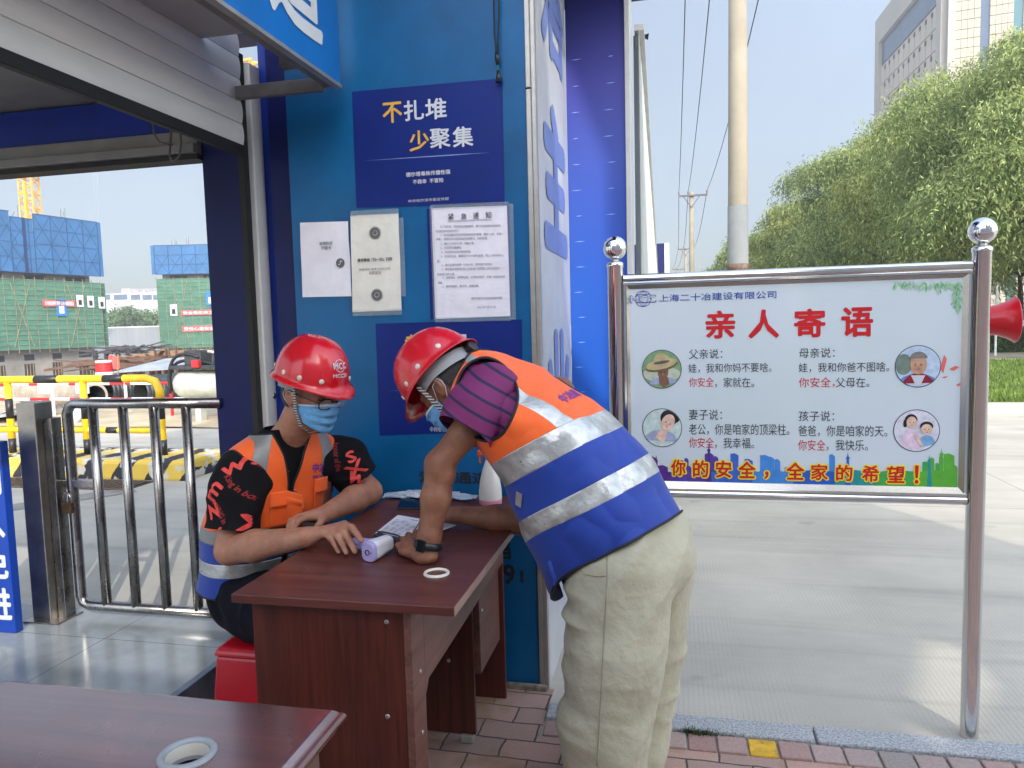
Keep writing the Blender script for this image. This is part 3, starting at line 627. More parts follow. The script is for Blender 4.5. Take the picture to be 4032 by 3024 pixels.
def frame_bevel():
    o = [(xl + .0125, .863), (xr - .0125, .863), (xr - .0125, 1.605), (xl + .0125, 1.605)]; i = [(px0, pz0), (px1, pz0), (px1, pz1), (px0, pz1)]
    V = [(a, SY - .014, b) for a, b in o] + [(a, SY - .002, b) for a, b in i]
    return V, [(k, (k + 1) % 4, 4 + (k + 1) % 4, 4 + k) for k in range(4)]
V, F = frame_bevel(); mesh('frame', V, F, mat('bronze_steel', (.52, .5, .45), .25, 1.0, .05, 4, rvar=.06), sg)
g = G(); g.box((px0 - .02, SY + .004, pz0 - .02), (px1 + .02, SY + .03, pz1 + .02)); g.build('back_plate', steel_worn, sg)
pan_m = mat('printed_board', srgb(214, 222, 228), .12, 0, .05, 1.2, col2=srgb(206, 218, 216), coat=.5)
g = G(); g.box((px0 - .004, SY - .001, pz0 - .004), (px1 + .004, SY + .0035, pz1 + .004)); pan = g.build('panel', pan_m, sg)
ys_ = SY - .0018
def z5(x, y): return 1289.2 + x * .4172, 548.6 + y * .4172
def S(x, y, k=0): return aty(*z5(x, y), ys_ - k * .0006)
def put5(g, s, x0, y0, x1, y1, bold=0, k=1, mi=0, raw=False):
    a, b = S(x0, y1, k), S(x1, y0, k)
    if raw:
        V_, F_ = text2d(s, bold); V_ = V_ * np.array([(b.x - a.x) / V_[:, 0].max(), (b.z - a.z) / .95]); g.add([a + Vector((x, 0, y + .1 * (b.z - a.z))) for x, y in V_], F_, mi)
    else: write(g, s, a, (1, 0, 0), (0, 0, 1), box=(b.x - a.x, b.z - a.z), bold=bold, mi=mi)
blue_ink = mat('blue_print', srgb(30, 62, 160), .35, 0, 0); dark_ink = mat('dark_print', srgb(52, 50, 58), .35, 0, 0); yel_ink = mat('yellow_print', srgb(250, 225, 40), .35, 0, 0)
g = G(); put5(g, '上海二十冶建设有限公司', 322, 190, 930, 248, .004); g.build('company_lettering', blue_ink, pan)
# globe emblem
g = G(); c0 = S(240, 232, 1); R_ = (S(283, 232).x - c0.x); n = 36
def ringp(c, r0, r1, rx=1.0):
    V = [c + Vector((rx * r * math.cos(2 * math.pi * k / n), 0, r * math.sin(2 * math.pi * k / n))) for r in (r0, r1) for k in range(n)]
    g.add(V, [(k, (k + 1) % n, n + (k + 1) % n, n + k) for k in range(n)])
ringp(c0, R_ * .93, R_); ringp(c0, R_ * .86, R_ * .93, .55); ringp(c0, R_ * .86, R_ * .93, .2)
for f in (-.5, .5):
    hw_ = R_ * math.sqrt(1 - f * f); g.add([c0 + Vector((a, 0, R_ * f + b)) for a, b in ((-hw_, 0), (hw_, 0), (hw_, .002), (-hw_, .002))], [(0, 1, 2, 3)])
em = g.build('emblem', blue_ink, pan)
g = G(); put5(g, 'MCC', 172, 210, 308, 256, .05, 2); g.build('emblem_outline', blue_ink, em)
g = G(); put5(g, 'MCC', 176, 214, 304, 252, .012, 3); g.build('emblem_letters', white_ink, em)
g = G()
for c, a, b, d, e in (('亲', 562, 290, 718, 440), ('人', 785, 285, 945, 438), ('寄', 1020, 280, 1185, 434), ('语', 1265, 272, 1432, 431)): put5(g, c, a, b, d, e, .03)
g.build('title', red_ink, pan)
g = G(); gr = G()
T = [('父亲说：', 477, 490, 650, 545), ('娃，我和你妈不要啥。', 475, 562, 905, 616), ('，家就在。', 612, 638, 815, 692), ('母亲说：', 1048, 484, 1232, 540), ('娃，我和你爸不图啥。', 1046, 558, 1515, 614), ('父母在。', 1237, 638, 1412, 692),
     ('妻子说：', 477, 804, 648, 860), ('老公，你是咱家的顶梁柱。', 477, 880, 998, 936), ('，我幸福。', 612, 952, 815, 1006), ('孩子说：', 1045, 812, 1230, 866), ('爸爸，你是咱家的天。', 1043, 888, 1505, 944), ('，我快乐。', 1190, 962, 1405, 1018)]
for t_ in T: put5(g, *t_, raw=True)
for t_ in (('你安全', 477, 638, 605, 690), ('你安全，', 1046, 638, 1232, 692), ('你安全', 477, 950, 605, 1004), ('你安全', 1043, 962, 1183, 1018)): put5(gr, *t_, raw=True)
g.build('message_lettering', dark_ink, pan); gr.build('red_lettering', red_ink, pan)
# skyline along the bottom
sky_c = [srgb(92, 44, 132), srgb(88, 62, 160), srgb(60, 104, 196), srgb(72, 140, 214), srgb(40, 96, 190), srgb(40, 150, 150), srgb(70, 170, 80), srgb(96, 180, 60)]
skm = [mat('skyline_%d' % i, c, .35, 0, .06, 30) for i, c in enumerate(sky_c)]
g = G(); random.seed(11); xs_ = 168
bottom = lambda x: 1168 + (x - 168) * .0293
while xs_ < 1866:
    wd = random.choice((22, 30, 42, 55)); f = (xs_ - 168) / 1700
    top = 1120 + 10 * random.random() if random.random() < .3 else random.uniform(1030, 1110)
    if f < .12: top += 10
    if .62 < f < .86: top = random.uniform(1130, 1160)
    ci = min(7, int(f * 8)); ci = max(0, min(7, ci + random.choice((0, 0, -1))))
    x1 = min(xs_ + wd, 1868); kq = .3 + .006 * len(g.F); a = [S(xs_, bottom(xs_), kq), S(x1, bottom(x1), kq), S(x1, top + 12, kq), S((xs_ + x1) / 2, top, kq), S(xs_, top + 8 * random.random(), kq)]
    g.add(a, [(0, 1, 2, 3, 4)], ci); xs_ += wd * random.uniform(.7, 1.25)
for k in range(8):
    x0, x1 = 168 + k * 212.5, 168 + (k + 1) * 212.5
    kq = .9 + .01 * k; g.add([S(x0, bottom(x0), kq), S(x1, bottom(x1), kq), S(x1, 1128 + 8 * (k % 2), kq), S((x0 + x1) / 2, 1118, kq), S(x0, 1130, kq)], [(0, 1, 2, 3, 4)], k)
for xx, top, ci in ((580, 985, 0), (1785, 1005, 7), (1722, 1040, 5), (308, 1040, 0), (1300, 1025, 4)):     # towers
    g.add([S(xx - 14, bottom(xx), 1.1), S(xx + 14, bottom(xx), 1.1), S(xx + 6, top + 40, 1.1), S(xx, top, 1.1), S(xx - 6, top + 40, 1.1)], [(0, 1, 2, 3, 4)], ci)
    p = S(xx, top + 32, 1.2); g.disc((0, 0), .006, p, (1, 0, 0), (0, 0, 1), ci, 16)
g.build('skyline', skm, pan)
C = [('你', 385, 1065, 460, 1148), ('的', 498, 1068, 578, 1155), ('安', 615, 1070, 698, 1158), ('全', 733, 1075, 822, 1160), ('，', 868, 1125, 890, 1165), ('全', 980, 1080, 1075, 1168), ('家', 1108, 1088, 1198, 1170), ('的', 1238, 1092, 1325, 1175), ('希', 1372, 1095, 1462, 1180), ('望', 1502, 1098, 1595, 1185), ('！', 1645, 1095, 1668, 1190)]
g = G(); gy = G()
for c, a, b, d, e in C:
    put5(gy, c, a - 7, b - 7, d + 7, e + 7, .085, 2.2); put5(g, c, a, b, d, e, .022, 4.2)
sl_ = gy.build('slogan_outline', yel_ink, pan); g.build('slogan', red_ink, sl_)
# hanging leaves in the top right corner and red petals
lf = [mat('leaf_print', srgb(110, 180, 110), .4, 0, .1, 40), mat('pale_leaf_print', srgb(170, 210, 170), .4, 0, .1, 40)]
g = G(); random.seed(4)
for i in range(150):
    if i < 80: x0, y0, ang = random.uniform(1540, 1885), 138 + random.uniform(0, 22) , -1.57 + random.uniform(-.8, .8)
    else: x0, y0, ang = 1885 - abs(random.gauss(0, 16)), random.uniform(140, 290), -1.57 + random.uniform(-1, 1)
    ln = random.uniform(.012, .028) * (1.5 if 1690 < x0 < 1840 else 1); p = S(x0, y0, .8); d = Vector((math.cos(ang), 0, math.sin(ang))); nn = Vector((-d.z, 0, d.x)) * ln * .11
    q = p + d * ln
    if q.x > px1 - .001 or q.z > pz1 or p.z > pz1 - .001 or p.x > px1 - .002: continue
    e_ = Vector((0, -.000012 * i, 0)); g.add([p + e_, p + d * ln * .45 - nn + e_, q + e_, p + d * ln * .45 + nn + e_], [(0, 1, 2, 3)], random.choice((0, 1, 1)))
g.build('leaf_print', lf, pan)
g = G()
for x0, y0, wd, hh in ((1795, 570, 14, 44), (1850, 592, 22, 12), (1802, 638, 14, 5), (1876, 676, 14, 8)):
    p = S(x0, y0, .8); s_ = .00072; g.flat([(-wd * s_, -hh * s_ * .4), (0, -hh * s_), (wd * s_, hh * s_ * .5), (wd * .2 * s_, hh * s_)], p, (1, 0, 0), (0, 0, 1))
g.build('petal', mat('petal_red', srgb(235, 110, 100), .4, 0, 0), pan)
# round portraits
def colm(n_, *c): return mat('print_' + n_, srgb(*c), .35, 0, .12, 40)
skin_d, skin_l = colm('tan_skin', 140, 100, 76), colm('light_skin', 238, 200, 176)
def portrait(cx, cy, r, bgm, shapes):
    c = S(cx, cy, 1); R0 = (S(cx + r, cy).x - S(cx - r, cy).x) / 2; g = G(); ms = [dark_ink, bgm]; n = 40
    g.disc((0, 0), R0, c, (1, 0, 0), (0, 0, 1), 0, n); g.disc((0, 0), R0 * .965, c + Vector((0, -.0005, 0)), (1, 0, 0), (0, 0, 1), 1, n)
    for k, (m_, poly) in enumerate(shapes):
        if m_ not in ms: ms.append(m_)
        pts = []
        for a, b in poly:
            q = math.hypot(a, b); f = min(1, .96 / q) if q > 1e-6 else 1; pts.append((a * f * R0, b * f * R0))
        g.flat(pts, c + Vector((0, -.0010 - .0004 * k, 0)), (1, 0, 0), (0, 0, 1), ms.index(m_))
    g.build('portrait', ms, pan)
def ell(cx, cy, rx, ry, a0=0, a1=360, n=26, tilt=0):
    o = []
    for k in range(n + 1):
        a = rad(a0 + (a1 - a0) * k / n); x, y = rx * math.cos(a), ry * math.sin(a); t = rad(tilt); o.append((cx + x * math.cos(t) - y * math.sin(t), cy + x * math.sin(t) + y * math.cos(t)))
    return o if a1 - a0 < 360 else o[:-1]
def face(cx, cy, s, tilt=0, dk=None):
    dk = dk or colm('dark_feature', 60, 44, 40); f = lambda x, y: (cx + s * (x * math.cos(rad(tilt)) - y * math.sin(rad(tilt))), cy + s * (x * math.sin(rad(tilt)) + y * math.cos(rad(tilt))))
    out = []
    for e in (-.4, .4): out.append((dk, ell(*f(e, .12), .17 * s, .06 * s, tilt=tilt))); out.append((dk, ell(*f(e, .33), .22 * s, .035 * s, tilt=tilt)))
    out.append((colm('lip', 176, 96, 88), ell(*f(0, -.5), .26 * s, .07 * s, tilt=tilt))); out.append((colm('nose_tone', 190, 140, 112), ell(*f(0, -.14), .1 * s, .16 * s, tilt=tilt)))
    return out
straw, green_b = colm('straw', 196, 178, 130), colm('green_field', 132, 168, 120)
shirt_b = colm('pale_blue_shirt', 168, 178, 206); sand = colm('sand_field', 196, 204, 180); hair_k = colm('dark_hair', 40, 34, 36); hair_g = colm('grey_hair', 130, 124, 120)
portrait(336, 597, 103, green_b, [(sand, ell(0, -.25, .95, .4)), (shirt_b, ell(.1, -1.0, .8, .62, 0, 180)), (skin_d, [(-.15, -.4), (.3, -.4), (.38, -.75), (.1, -.98), (-.12, -.75)]), (skin_d, ell(.06, -.12, .27, .40)), (colm('shade_straw', 120, 104, 74), ell(-.02, .2, .82, .30, tilt=12)), (straw, ell(-.02, .27, .80, .26, tilt=12)), (straw, ell(0, .34, .42, .5, 0, 180, tilt=6)), (colm('hat_band', 110, 100, 90), ell(0, .36, .42, .08, tilt=9))] + face(.06, -.2, .26, 4))
portrait(338, 900, 103, colm('mint_field', 206, 224, 214), [(shirt_b, ell(-.1, -.95, .95, .85, 0, 180)), (skin_l, [(-.1, -.1), (.25, -.15), (.2, -.6), (-.05, -.75), (-.35, -.45)]), (hair_k, ell(.36, .52, .44, .42)), (hair_k, ell(.72, .48, .16, .2)), (skin_l, ell(.3, .28, .32, .44, tilt=-24))] + face(.27, .2, .28, -24))
portrait(1662, 582, 120, colm('pale_sky', 196, 214, 232), [(colm('tree_field', 120, 138, 124), ell(-.62, .1, .36, .5)), (colm('blue_shirt', 100, 140, 200), ell(0, -1.05, .95, .72, 0, 180)), (colm('red_vest', 150, 30, 46), ell(.02, -1.05, .72, .74, 0, 180)), (white_ink, [(-.3, -.42), (.32, -.42), (.1, -.95), (-.06, -.95)]), (colm('mid_skin', 206, 160, 130), ell(.02, .1, .36, .48)), (hair_g, ell(.02, .38, .38, .32, 0, 180))] + face(.0, .02, .3))
portrait(1655, 915, 121, colm('pale_field', 226, 224, 232), [(colm('blue_top', 130, 180, 220), ell(.45, -.8, .4, .6, 0, 180)), (colm('pink_dress', 236, 210, 226), ell(-.25, -.9, .45, 1.0, 0, 180)), (hair_k, ell(-.24, .52, .27, .26)), (hair_k, ell(-.5, .34, .08, .18)), (skin_l, ell(-.22, .40, .22, .27)), (hair_k, ell(.42, .22, .28, .22)), (skin_l, ell(.42, .08, .24, .24)), (skin_l, ell(.1, -.45, .34, .07, tilt=-60))] + face(-.22, .36, .18) + face(.42, .04, .2))
# megaphone behind the right post
mc = Vector((1.03, 2.86, 1.445)); ax = Vector((1, -.12, .02)).normalized()
mg = thing('megaphone', 'red plastic megaphone horn poking out behind the right post of the notice board', 'megaphone', mc)
g = G(); g.lathe([(.03, -.06), (.042, .0), (.047, .03), (.053, .07), (.064, .10), (.078, .122), (.080, .124), (.0785, .1265), (.062, .105), (.045, .04), (.02, -.02), (.0, -.02)], mc, ax, 36)
g.build('horn', mat('red_plastic', srgb(214, 16, 34), .28, 0, .06, 4, coat=.3), mg, smooth=True)
g = G(); g.lathe([(.0, -.12), (.03, -.12), (.031, -.062), (.0, -.06)], mc, ax, 20); g.build('motor_body', paint_white, mg, smooth=False)
g = G(); g.bar(mc + ax * -.09, mc + ax * -.09 + Vector((-.03, -.11, -.0)), .02, .02); g.build('bracket', steel_worn, mg)
# ------------------------------------------------------------ stainless gate of the passage, its post and padlock
gt = thing('passage_gate', 'worn stainless steel barred gate closing the far end of the passage', 'gate', (-2.4, 2.85, .15))
gs = mat('gate_steel', (.36, .345, .33), .27, 1.0, .2, 6, rvar=.12)
P = lambda u, v: aty(u, v, 2.85)
zt, zb, xL, xR = 1.163, .205, -2.745, -1.94
path = [(xR, zt), (xL + .045, zt), (xL + .016, zt - .012), (xL, zt - .045), (xL, zb + .045), (xL + .014, zb + .012), (xL + .045, zb), (xR, zb)]
g = G(); g.tube([(x, 2.85, z) for x, z in path],   .0235, 16); g.build('frame', gs, gt, smooth=True)
for x in (-2.605, -2.445, -2.283, -2.118):
    g = G(); g.tube([(x, 2.85, zb), (x, 2.85, zt)],   .0215, 16); g.build('bar', gs, gt, smooth=True)
g = G(); g.box((-2.84, 2.832, .772), (-2.6, 2.866, .806)); g.build('latch_bar', gs, gt, bevel=.003)
gp = thing('gate_post', 'square stainless post standing at the left end of the barred gate', 'post', (-2.87, 2.83, .15))
g = G(); g.box((-2.935, 2.76, .15), (-2.835, 2.86, 1.175)); g.build('post', steel_worn, gp, bevel=.004)
g = G(); g.box((-2.833, 2.80, .15), (-2.79, 2.86, 1.10)); g.build('side_channel', gs, gp, bevel=.003)
g = G(); g.box((-2.96, 2.73, .1505), (-2.77, 2.88, .158)); g.build('base_plate', steel_worn, gp)
lk = thing('padlock', 'small brown padlock hanging from the gate latch', 'padlock', (-2.745, 2.815, .66))
g = G(); g.box((-2.772, 2.802, .655), (-2.722, 2.824, .706)); g.build('body', mat('bronze', (.10, .06, .03), .4, .7, .2, 40), lk, bevel=.003)
g = G(); g.tube([(-2.765, 2.813, .70), (-2.765, 2.813, .735), (-2.757, 2.813, .746), (-2.747, 2.813, .75), (-2.737, 2.813, .746), (-2.729, 2.813, .735), (-2.729, 2.813, .70)], .0042, 8); g.build('shackle', steel_worn, lk, smooth=True)
# blue standing sign at the left edge
ls = thing('standing_sign', 'dark blue upright sign with white characters cut off at the left edge', 'sign', (-3.05, 2.62, .15))
g = G(); g.box((-3.40, 2.62, .152), (-2.885, 2.66, 1.02)); g.build('board', mat('sign_navy', srgb(10, 62, 160), .4, 0, .1, 4), ls, bevel=.003)
g = G()
for ch, zc in (('闲', .86), ('人', .67), ('免', .48), ('进', .29)): write(g, ch, (-3.04, 2.6185, zc - .08), (1, 0, 0), (0, 0, 1), box=(.145, .15), bold=.03)
g.build('lettering', MATS['sign_white'], ls)

# ------------------------------------------------------------ yellow and black rail on its striped kerb block
yel = mat('yellow_paint', srgb(246, 200, 30), .35, 0, .1, 6); blk = mat('black_paint', srgb(40, 38, 40), .4, 0, .15, 8)
KY = 6.3
def kerb_mat():
    m = mat('striped_concrete', (.5, .4, .1), .8, 0); t = m.node_tree; L = t.links.new; b = t.nodes['Principled BSDF']; tc = N(t, 'ShaderNodeTexCoord')
    sp = N(t, 'ShaderNodeSeparateXYZ'); L(tc.outputs['Object'], sp.inputs[0])
    ad = N(t, 'ShaderNodeMath', operation='MULTIPLY_ADD'); ad.inputs[1].default_value = -.75; L(sp.outputs['Z'], ad.inputs[0]); L(sp.outputs['X'], ad.inputs[2])
    nz = N(t, 'ShaderNodeTexNoise'); nz.inputs['Scale'].default_value = 9; L(tc.outputs['Object'], nz.inputs['Vector'])
    a2 = N(t, 'ShaderNodeMath', operation='MULTIPLY_ADD'); a2.inputs[1].default_value = .05; L(nz.outputs[0], a2.inputs[0]); L(ad.outputs[0], a2.inputs[2])
    mo = N(t, 'ShaderNodeMath', operation='PINGPONG'); mo.inputs[1].default_value = .2; L(a2.outputs[0], mo.inputs[0])
    gt_ = N(t, 'ShaderNodeMath', operation='GREATER_THAN'); gt_.inputs[1].default_value = .11; L(mo.outputs[0], gt_.inputs[0])
    mx = N(t, 'ShaderNodeMix', data_type='RGBA'); mx.inputs['A'].default_value = (*srgb(226, 190, 80), 1); mx.inputs['B'].default_value = (*srgb(52, 50, 54), 1); L(gt_.outputs[0], mx.inputs['Factor'])
    n2 = N(t, 'ShaderNodeTexNoise'); n2.inputs['Scale'].default_value = 6; n2.inputs['Detail'].default_value = 6; L(tc.outputs['Object'], n2.inputs['Vector'])
    th = N(t, 'ShaderNodeMapRange'); th.inputs['From Min'].default_value = .54; th.inputs['From Max'].default_value = .57; L(n2.outputs[0], th.inputs['Value'])
    m2 = N(t, 'ShaderNodeMix', data_type='RGBA'); L(th.outputs[0], m2.inputs['Factor']); L(mx.outputs['Result'], m2.inputs['A']); m2.inputs['B'].default_value = (*srgb(206, 200, 182), 1); L(m2.outputs['Result'], b.inputs['Base Color'])
    return m
sk = thing('kerb_block', 'low concrete kerb block with worn yellow and black stripes', 'kerb', (-6.5, KY, 0))
g = G(); g.box((-9.5, KY, -.02), (-4.74, KY + .75, .2)); g.build('block', kerb_mat(), sk, bevel=.04)
yr = thing('guard_rail', 'yellow and black tubular guard rail standing on the striped kerb', 'guard rail', (-6.4, KY + .35, .2))
RY = KY + .32
def X(u, v): return aty(u, v, RY)
top = [X(-120, 830), X(0, 824), X(180, 818), X(300, 812), X(328, 813), X(341, 826), X(345, 845)]
zt = X(150, 819).z
xs_r = [p.x for p in top]
g = G(); x_end = X(345, 845).x
g.tube([(-9.3, RY, zt), (x_end - .16, RY, zt), (x_end - .05, RY, zt - .03), (x_end, RY, zt - .13), (x_end, RY, zt - .22)], .042, 14); g.build('top_rail', yel, yr, smooth=True)
for u0, u1 in ((77, 127), (225, 268)):
    g = G(); g.tube([(X(u0, 820).x, RY, zt), (X(u1, 820).x, RY, zt)], .0435, 14); g.build('black_sleeve', blk, yr, smooth=True)
for u in (17, 180, 345):
    x = X(u, 840).x
    po = G(); po.tube([(x, RY, .2), (x, RY, zt - (.15 if u == 345 else .02))], .036, 12); po = po.build('post', yel, yr, smooth=True)
    for z0, z1 in ((.2, .36), (.58, .80)):
        g = G(); g.tube([(x, RY, z0), (x, RY, z1)], .0375, 12); g.build('black_band', blk, po, smooth=True)
zl = X(200, 929).z
g = G(); g.tube([(-9.3, RY, zl), (x_end, RY, zl)], .032, 12); g.build('lower_rail', yel, yr, smooth=True)
for u0, u1 in ((90, 117), (232, 256), (-60, -30)):
    g = G(); g.tube([(X(u0, 929).x, RY, zl), (X(u1, 929).x, RY, zl)], .0335, 12); g.build('black_sleeve', blk, yr, smooth=True)
# drain gratings
rust = mat('rusty_iron', srgb(120, 100, 84), .8, .3, .25, 20)
dk = mat('drain_dark', (.03, .028, .025), .9)
g = G(); g.box((-8.5, 5.86, -.02), (-5.05, 6.22, .004)); tag(g.build('drain', dk), kind='structure')
gg = thing('drain_grating', 'rusty iron drain grating in front of the striped kerb', 'grating', (-6.6, 6.04, 0))
g = G(); x = -8.48
while x < -5.07: g.box((x, 5.87, .006), (x + .028, 6.21, .014)); x += .062
g.box((-8.5, 5.85, .005), (-5.05, 5.868, .016)); g.box((-8.5, 6.212, .005), (-5.05, 6.23, .016)); g.build('grate', rust, gg)
g = G()
a, b = Vector((-6.6, 3.9, 0)), Vector((-5.0, 5.9, 0)); d = (b - a).normalized(); n = Vector((-d.y, d.x, 0))
g.add([a - n * .14 + Vector((0, 0, .004)), b - n * .14 + Vector((0, 0, .004)), b + n * .14 + Vector((0, 0, .004)), a + n * .14 + Vector((0, 0, .004))], [(0, 1, 2, 3)]); tag(g.build('channel_cover', mat('channel_concrete', srgb(140, 136, 128), .85, 0, .12, 8)), kind='structure')

# ------------------------------------------------------------ building site seen through the passage
earth = mat('bare_earth', srgb(196, 178, 146), .95, 0, .14, 1.5, bump=.3, bscale=6)
g = []; V = []; F = []; nx_, ny_ = 40, 26
for j in range(ny_ + 1):
    for i in range(nx_ + 1):
        x = -40 + 37 * i / nx_; y = 9.8 + 7.5 * j / ny_; V.append((x, y, .012 + .09 * abs(math.sin(x * 1.7) * math.sin(y * 1.3 + x)) * min(1, j / 4) + .02 * random.random()))
F = [(j * (nx_ + 1) + i, j * (nx_ + 1) + i + 1, (j + 1) * (nx_ + 1) + i + 1, (j + 1) * (nx_ + 1) + i) for j in range(ny_) for i in range(nx_)]
tag(mesh('earth', V, F, earth, smooth=True), kind='structure')
dark_soil = mat('dark_soil', srgb(112, 96, 84), .95, 0, .2, .8, bump=.4, bscale=3)
V = []; F = []; nx_, ny_ = 70, 50
for j in range(ny_ + 1):
    for i in range(nx_ + 1):
        x = -80 + 74 * i / nx_; y = 24 + 86 * j / ny_
        V.append((x, y, ground_z(np.float64(x), np.float64(y)) + .05 + .5 * max(0, math.sin(x * .33 + 1.3 * math.sin(y * .21)) * math.sin(y * .27)) + .12 * random.random()))
F = [(j * (nx_ + 1) + i, j * (nx_ + 1) + i + 1, (j + 1) * (nx_ + 1) + i + 1, (j + 1) * (nx_ + 1) + i) for j in range(ny_) for i in range(nx_)]
tag(mesh('site_soil', V, F, dark_soil, smooth=True), kind='structure')
hose_k = mat('black_hose', (.02, .02, .022), .5)
for pts, lab in (([aty(175, 905, 12.2), aty(262, 903, 12), aty(330, 895, 12.4), aty(395, 893, 12.6), aty(480, 880, 13)], 'black cable lying across the pale earth beyond the gate'),):
    g = G(); g.tube([(p.x, p.y, .06 + .02 * (i % 2)) for i, p in enumerate(pts)], .045, 8); tag(g.build('cable', hose_k, base=pts[0], smooth=True), lab, 'cable')

def lerp(a, b, t): return a + (b - a) * t
conc_raw = mat('raw_concrete', srgb(138, 134, 126), .9, 0, .16, .5)
net_green = mat('green_netting', srgb(74, 124, 104), .85, 0, .16, .6, stretch=(1, 1, 3))
mesh_blue = mat('blue_screen', srgb(50, 102, 150), .6, 0, .12, .5); frame_b = mat('screen_frame', srgb(38, 80, 124), .6)
pole_m = mat('scaffold_pole', srgb(150, 146, 112), .7, .2, .2, 2)
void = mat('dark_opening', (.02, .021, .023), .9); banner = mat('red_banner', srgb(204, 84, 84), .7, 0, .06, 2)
sign_w = mat('white_board', srgb(220, 224, 226), .6); sign_b = mat('blue_board', srgb(40, 120, 210), .6)
bamboo = mat('timber_prop', srgb(160, 134, 96), .85, 0, .2, 2)
def site_block(name, label, A, B, z0, zc, zg, zb, zt, depth, ncol, nrow, banners, boards):
    """concrete frame from z0 up, green netting zg..zb, blue climbing screens zb..zt, facade from A to B"""
    A, B = Vector((A[0], A[1], 0)), Vector((B[0], B[1], 0)); ex = (B - A); W_ = ex.length; ex.normalize(); back = Vector((-ex.y, ex.x, 0)); up = Vector((0, 0, 1))
    t = thing(name, label, 'building', (A.x, A.y, z0))
    q = lambda s, o, z: A + ex * s - back * o + up * z
    def slab(g, s0, s1, o0, o1, za, zb_, mi=0): g.obox(q((s0 + s1) / 2, (o0 + o1) / 2, (za + zb_) / 2), ex * (s1 - s0) / 2, back * (o1 - o0) / 2, up * (zb_ - za) / 2, mi)
    g = G(); slab(g, .3, W_ - .3, -depth, 0, z0, zt - 1.2); g.build('concrete_frame', conc_raw, t)
    if ncol:
        n = max(3, int(W_ / 2.6)); hh = zg - z0
        for k in range(n):
            s0 = W_ * (k + .22) / n; s1 = W_ * (k + (.75 if k == n - 1 else .58)) / n
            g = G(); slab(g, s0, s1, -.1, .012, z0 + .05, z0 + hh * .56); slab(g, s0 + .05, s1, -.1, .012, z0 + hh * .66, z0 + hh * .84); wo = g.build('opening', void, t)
            g = G(); [slab(g, lerp(s0, s1, f), lerp(s0, s1, f) + .05, .013, .06, z0, z0 + hh * .55) for f in (.2, .5, .8)]; g.build('prop', bamboo, wo)
    else:
        g = G(); n = int(W_ / .55)
        for k in range(n): s = W_ * (k + random.random() * .5) / n; slab(g, s, s + .09, .9, .98, z0, zg)
        for k in range(4): slab(g, 0, W_, .9, .98, lerp(z0, zg, k / 4 + .1), lerp(z0, zg, k / 4 + .1) + .09)
        g.build('timber_props', bamboo, t)
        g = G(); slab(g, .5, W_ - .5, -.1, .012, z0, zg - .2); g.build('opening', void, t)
    # scaffold and netting
    g = G(); slab(g, 0, W_, .95, .98, zg, zc); slab(g, W_ + .55, W_ + .58, -depth * .6, .95, zg, zc); g.build('green_netting', net_green, t)
    g = G(); n = int(W_ / .95); m = int((zc - zg) / .42)
    for k in range(n + 1): slab(g, W_ * k / n - .02, W_ * k / n + .02, 1.0, 1.05, zg - .3, zc + .25)
    for k in range(m + 1): z = lerp(zg, zc, k / m); slab(g, -.2, W_ + .3, 1.055, 1.09, z - .013, z + .013)
    for k in range(max(2, n // 5)):
        s = W_ * (k + .5) / max(2, n // 5); g.bar(q(s - .9, 1.1, zg + .2), q(s + .9, 1.1, zc - .3), .05); g.bar(q(s + .9, 1.1, zg + .2), q(s - .9, 1.1, zc - .3), .05)
    g.build('scaffold', pole_m, t)
    g = G(); n = max(3, int(W_ / 3.4))
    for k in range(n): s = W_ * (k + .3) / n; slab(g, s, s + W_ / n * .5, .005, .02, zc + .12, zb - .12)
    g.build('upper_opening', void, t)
    # climbing screens, slightly stepped along the top
    cut = [(0, .47, 0), (.47, .60, -.45), (.60, 1, .05)] if ncol else [(0, 1, 0)]
    n = int(W_ / 1.55)
    for f0, f1, dz in cut:
        g = G(); slab(g, W_ * f0 - (.4 if f0 == 0 else 0), W_ * f1 + (.4 if f1 == 1 else -.05), 1.1, 1.14, zb, zt + dz); sc_ = g.build('screen', mesh_blue, t)
        g = G(); s = W_ * f0
        while s <= W_ * f1 + .01: slab(g, s - .035, s + .035, 1.142, 1.19, zb, zt + dz); s += W_ / n
        rows = max(3, int((zt + dz - zb) / 1.15))
        for k in range(rows + 1): z = lerp(zb, zt + dz, k / rows); slab(g, W_ * f0, W_ * f1, 1.142, 1.18, z - .03, z + .03)
        s = W_ * f0; kk = 0
        while s < W_ * f1 - W_ / n * .5:
            for r in range(0, rows - 1, 2):
                za, zc2 = lerp(zb, zt + dz, r / rows), lerp(zb, zt + dz, (r + 2) / rows); e = s + W_ / n
                m_ = (s + e) / 2; g.bar(q(s, 1.16, zc2), q(m_, 1.16, (za + zc2) / 2), .03); g.bar(q(m_, 1.16, (za + zc2) / 2), q(e, 1.16, zc2), .03); g.bar(q(s, 1.16, za), q(m_, 1.16, (za + zc2) / 2), .03); g.bar(q(m_, 1.16, (za + zc2) / 2), q(e, 1.16, za), .03)
            s += W_ / n
        g.build('screen_frame', frame_b, sc_)
    g = G(); slab(g, W_ * .535, W_ * .55, 1.2, 1.24, zb, zt - .5); g.build('seam', mat('seam_blue', srgb(24, 44, 92), .6), t)
    g = G()
    for k in range(14):
        s = W_ * random.choice((.1, .42, .46, .2, .62, .88)) + random.uniform(-.4, .4); slab(g, s, s + .035, -1, -.965, zt - .4, zt + random.uniform(.6, 1.4))
    g.build('starter_bars', mat('rebar_grey', srgb(120, 118, 120), .8), t)
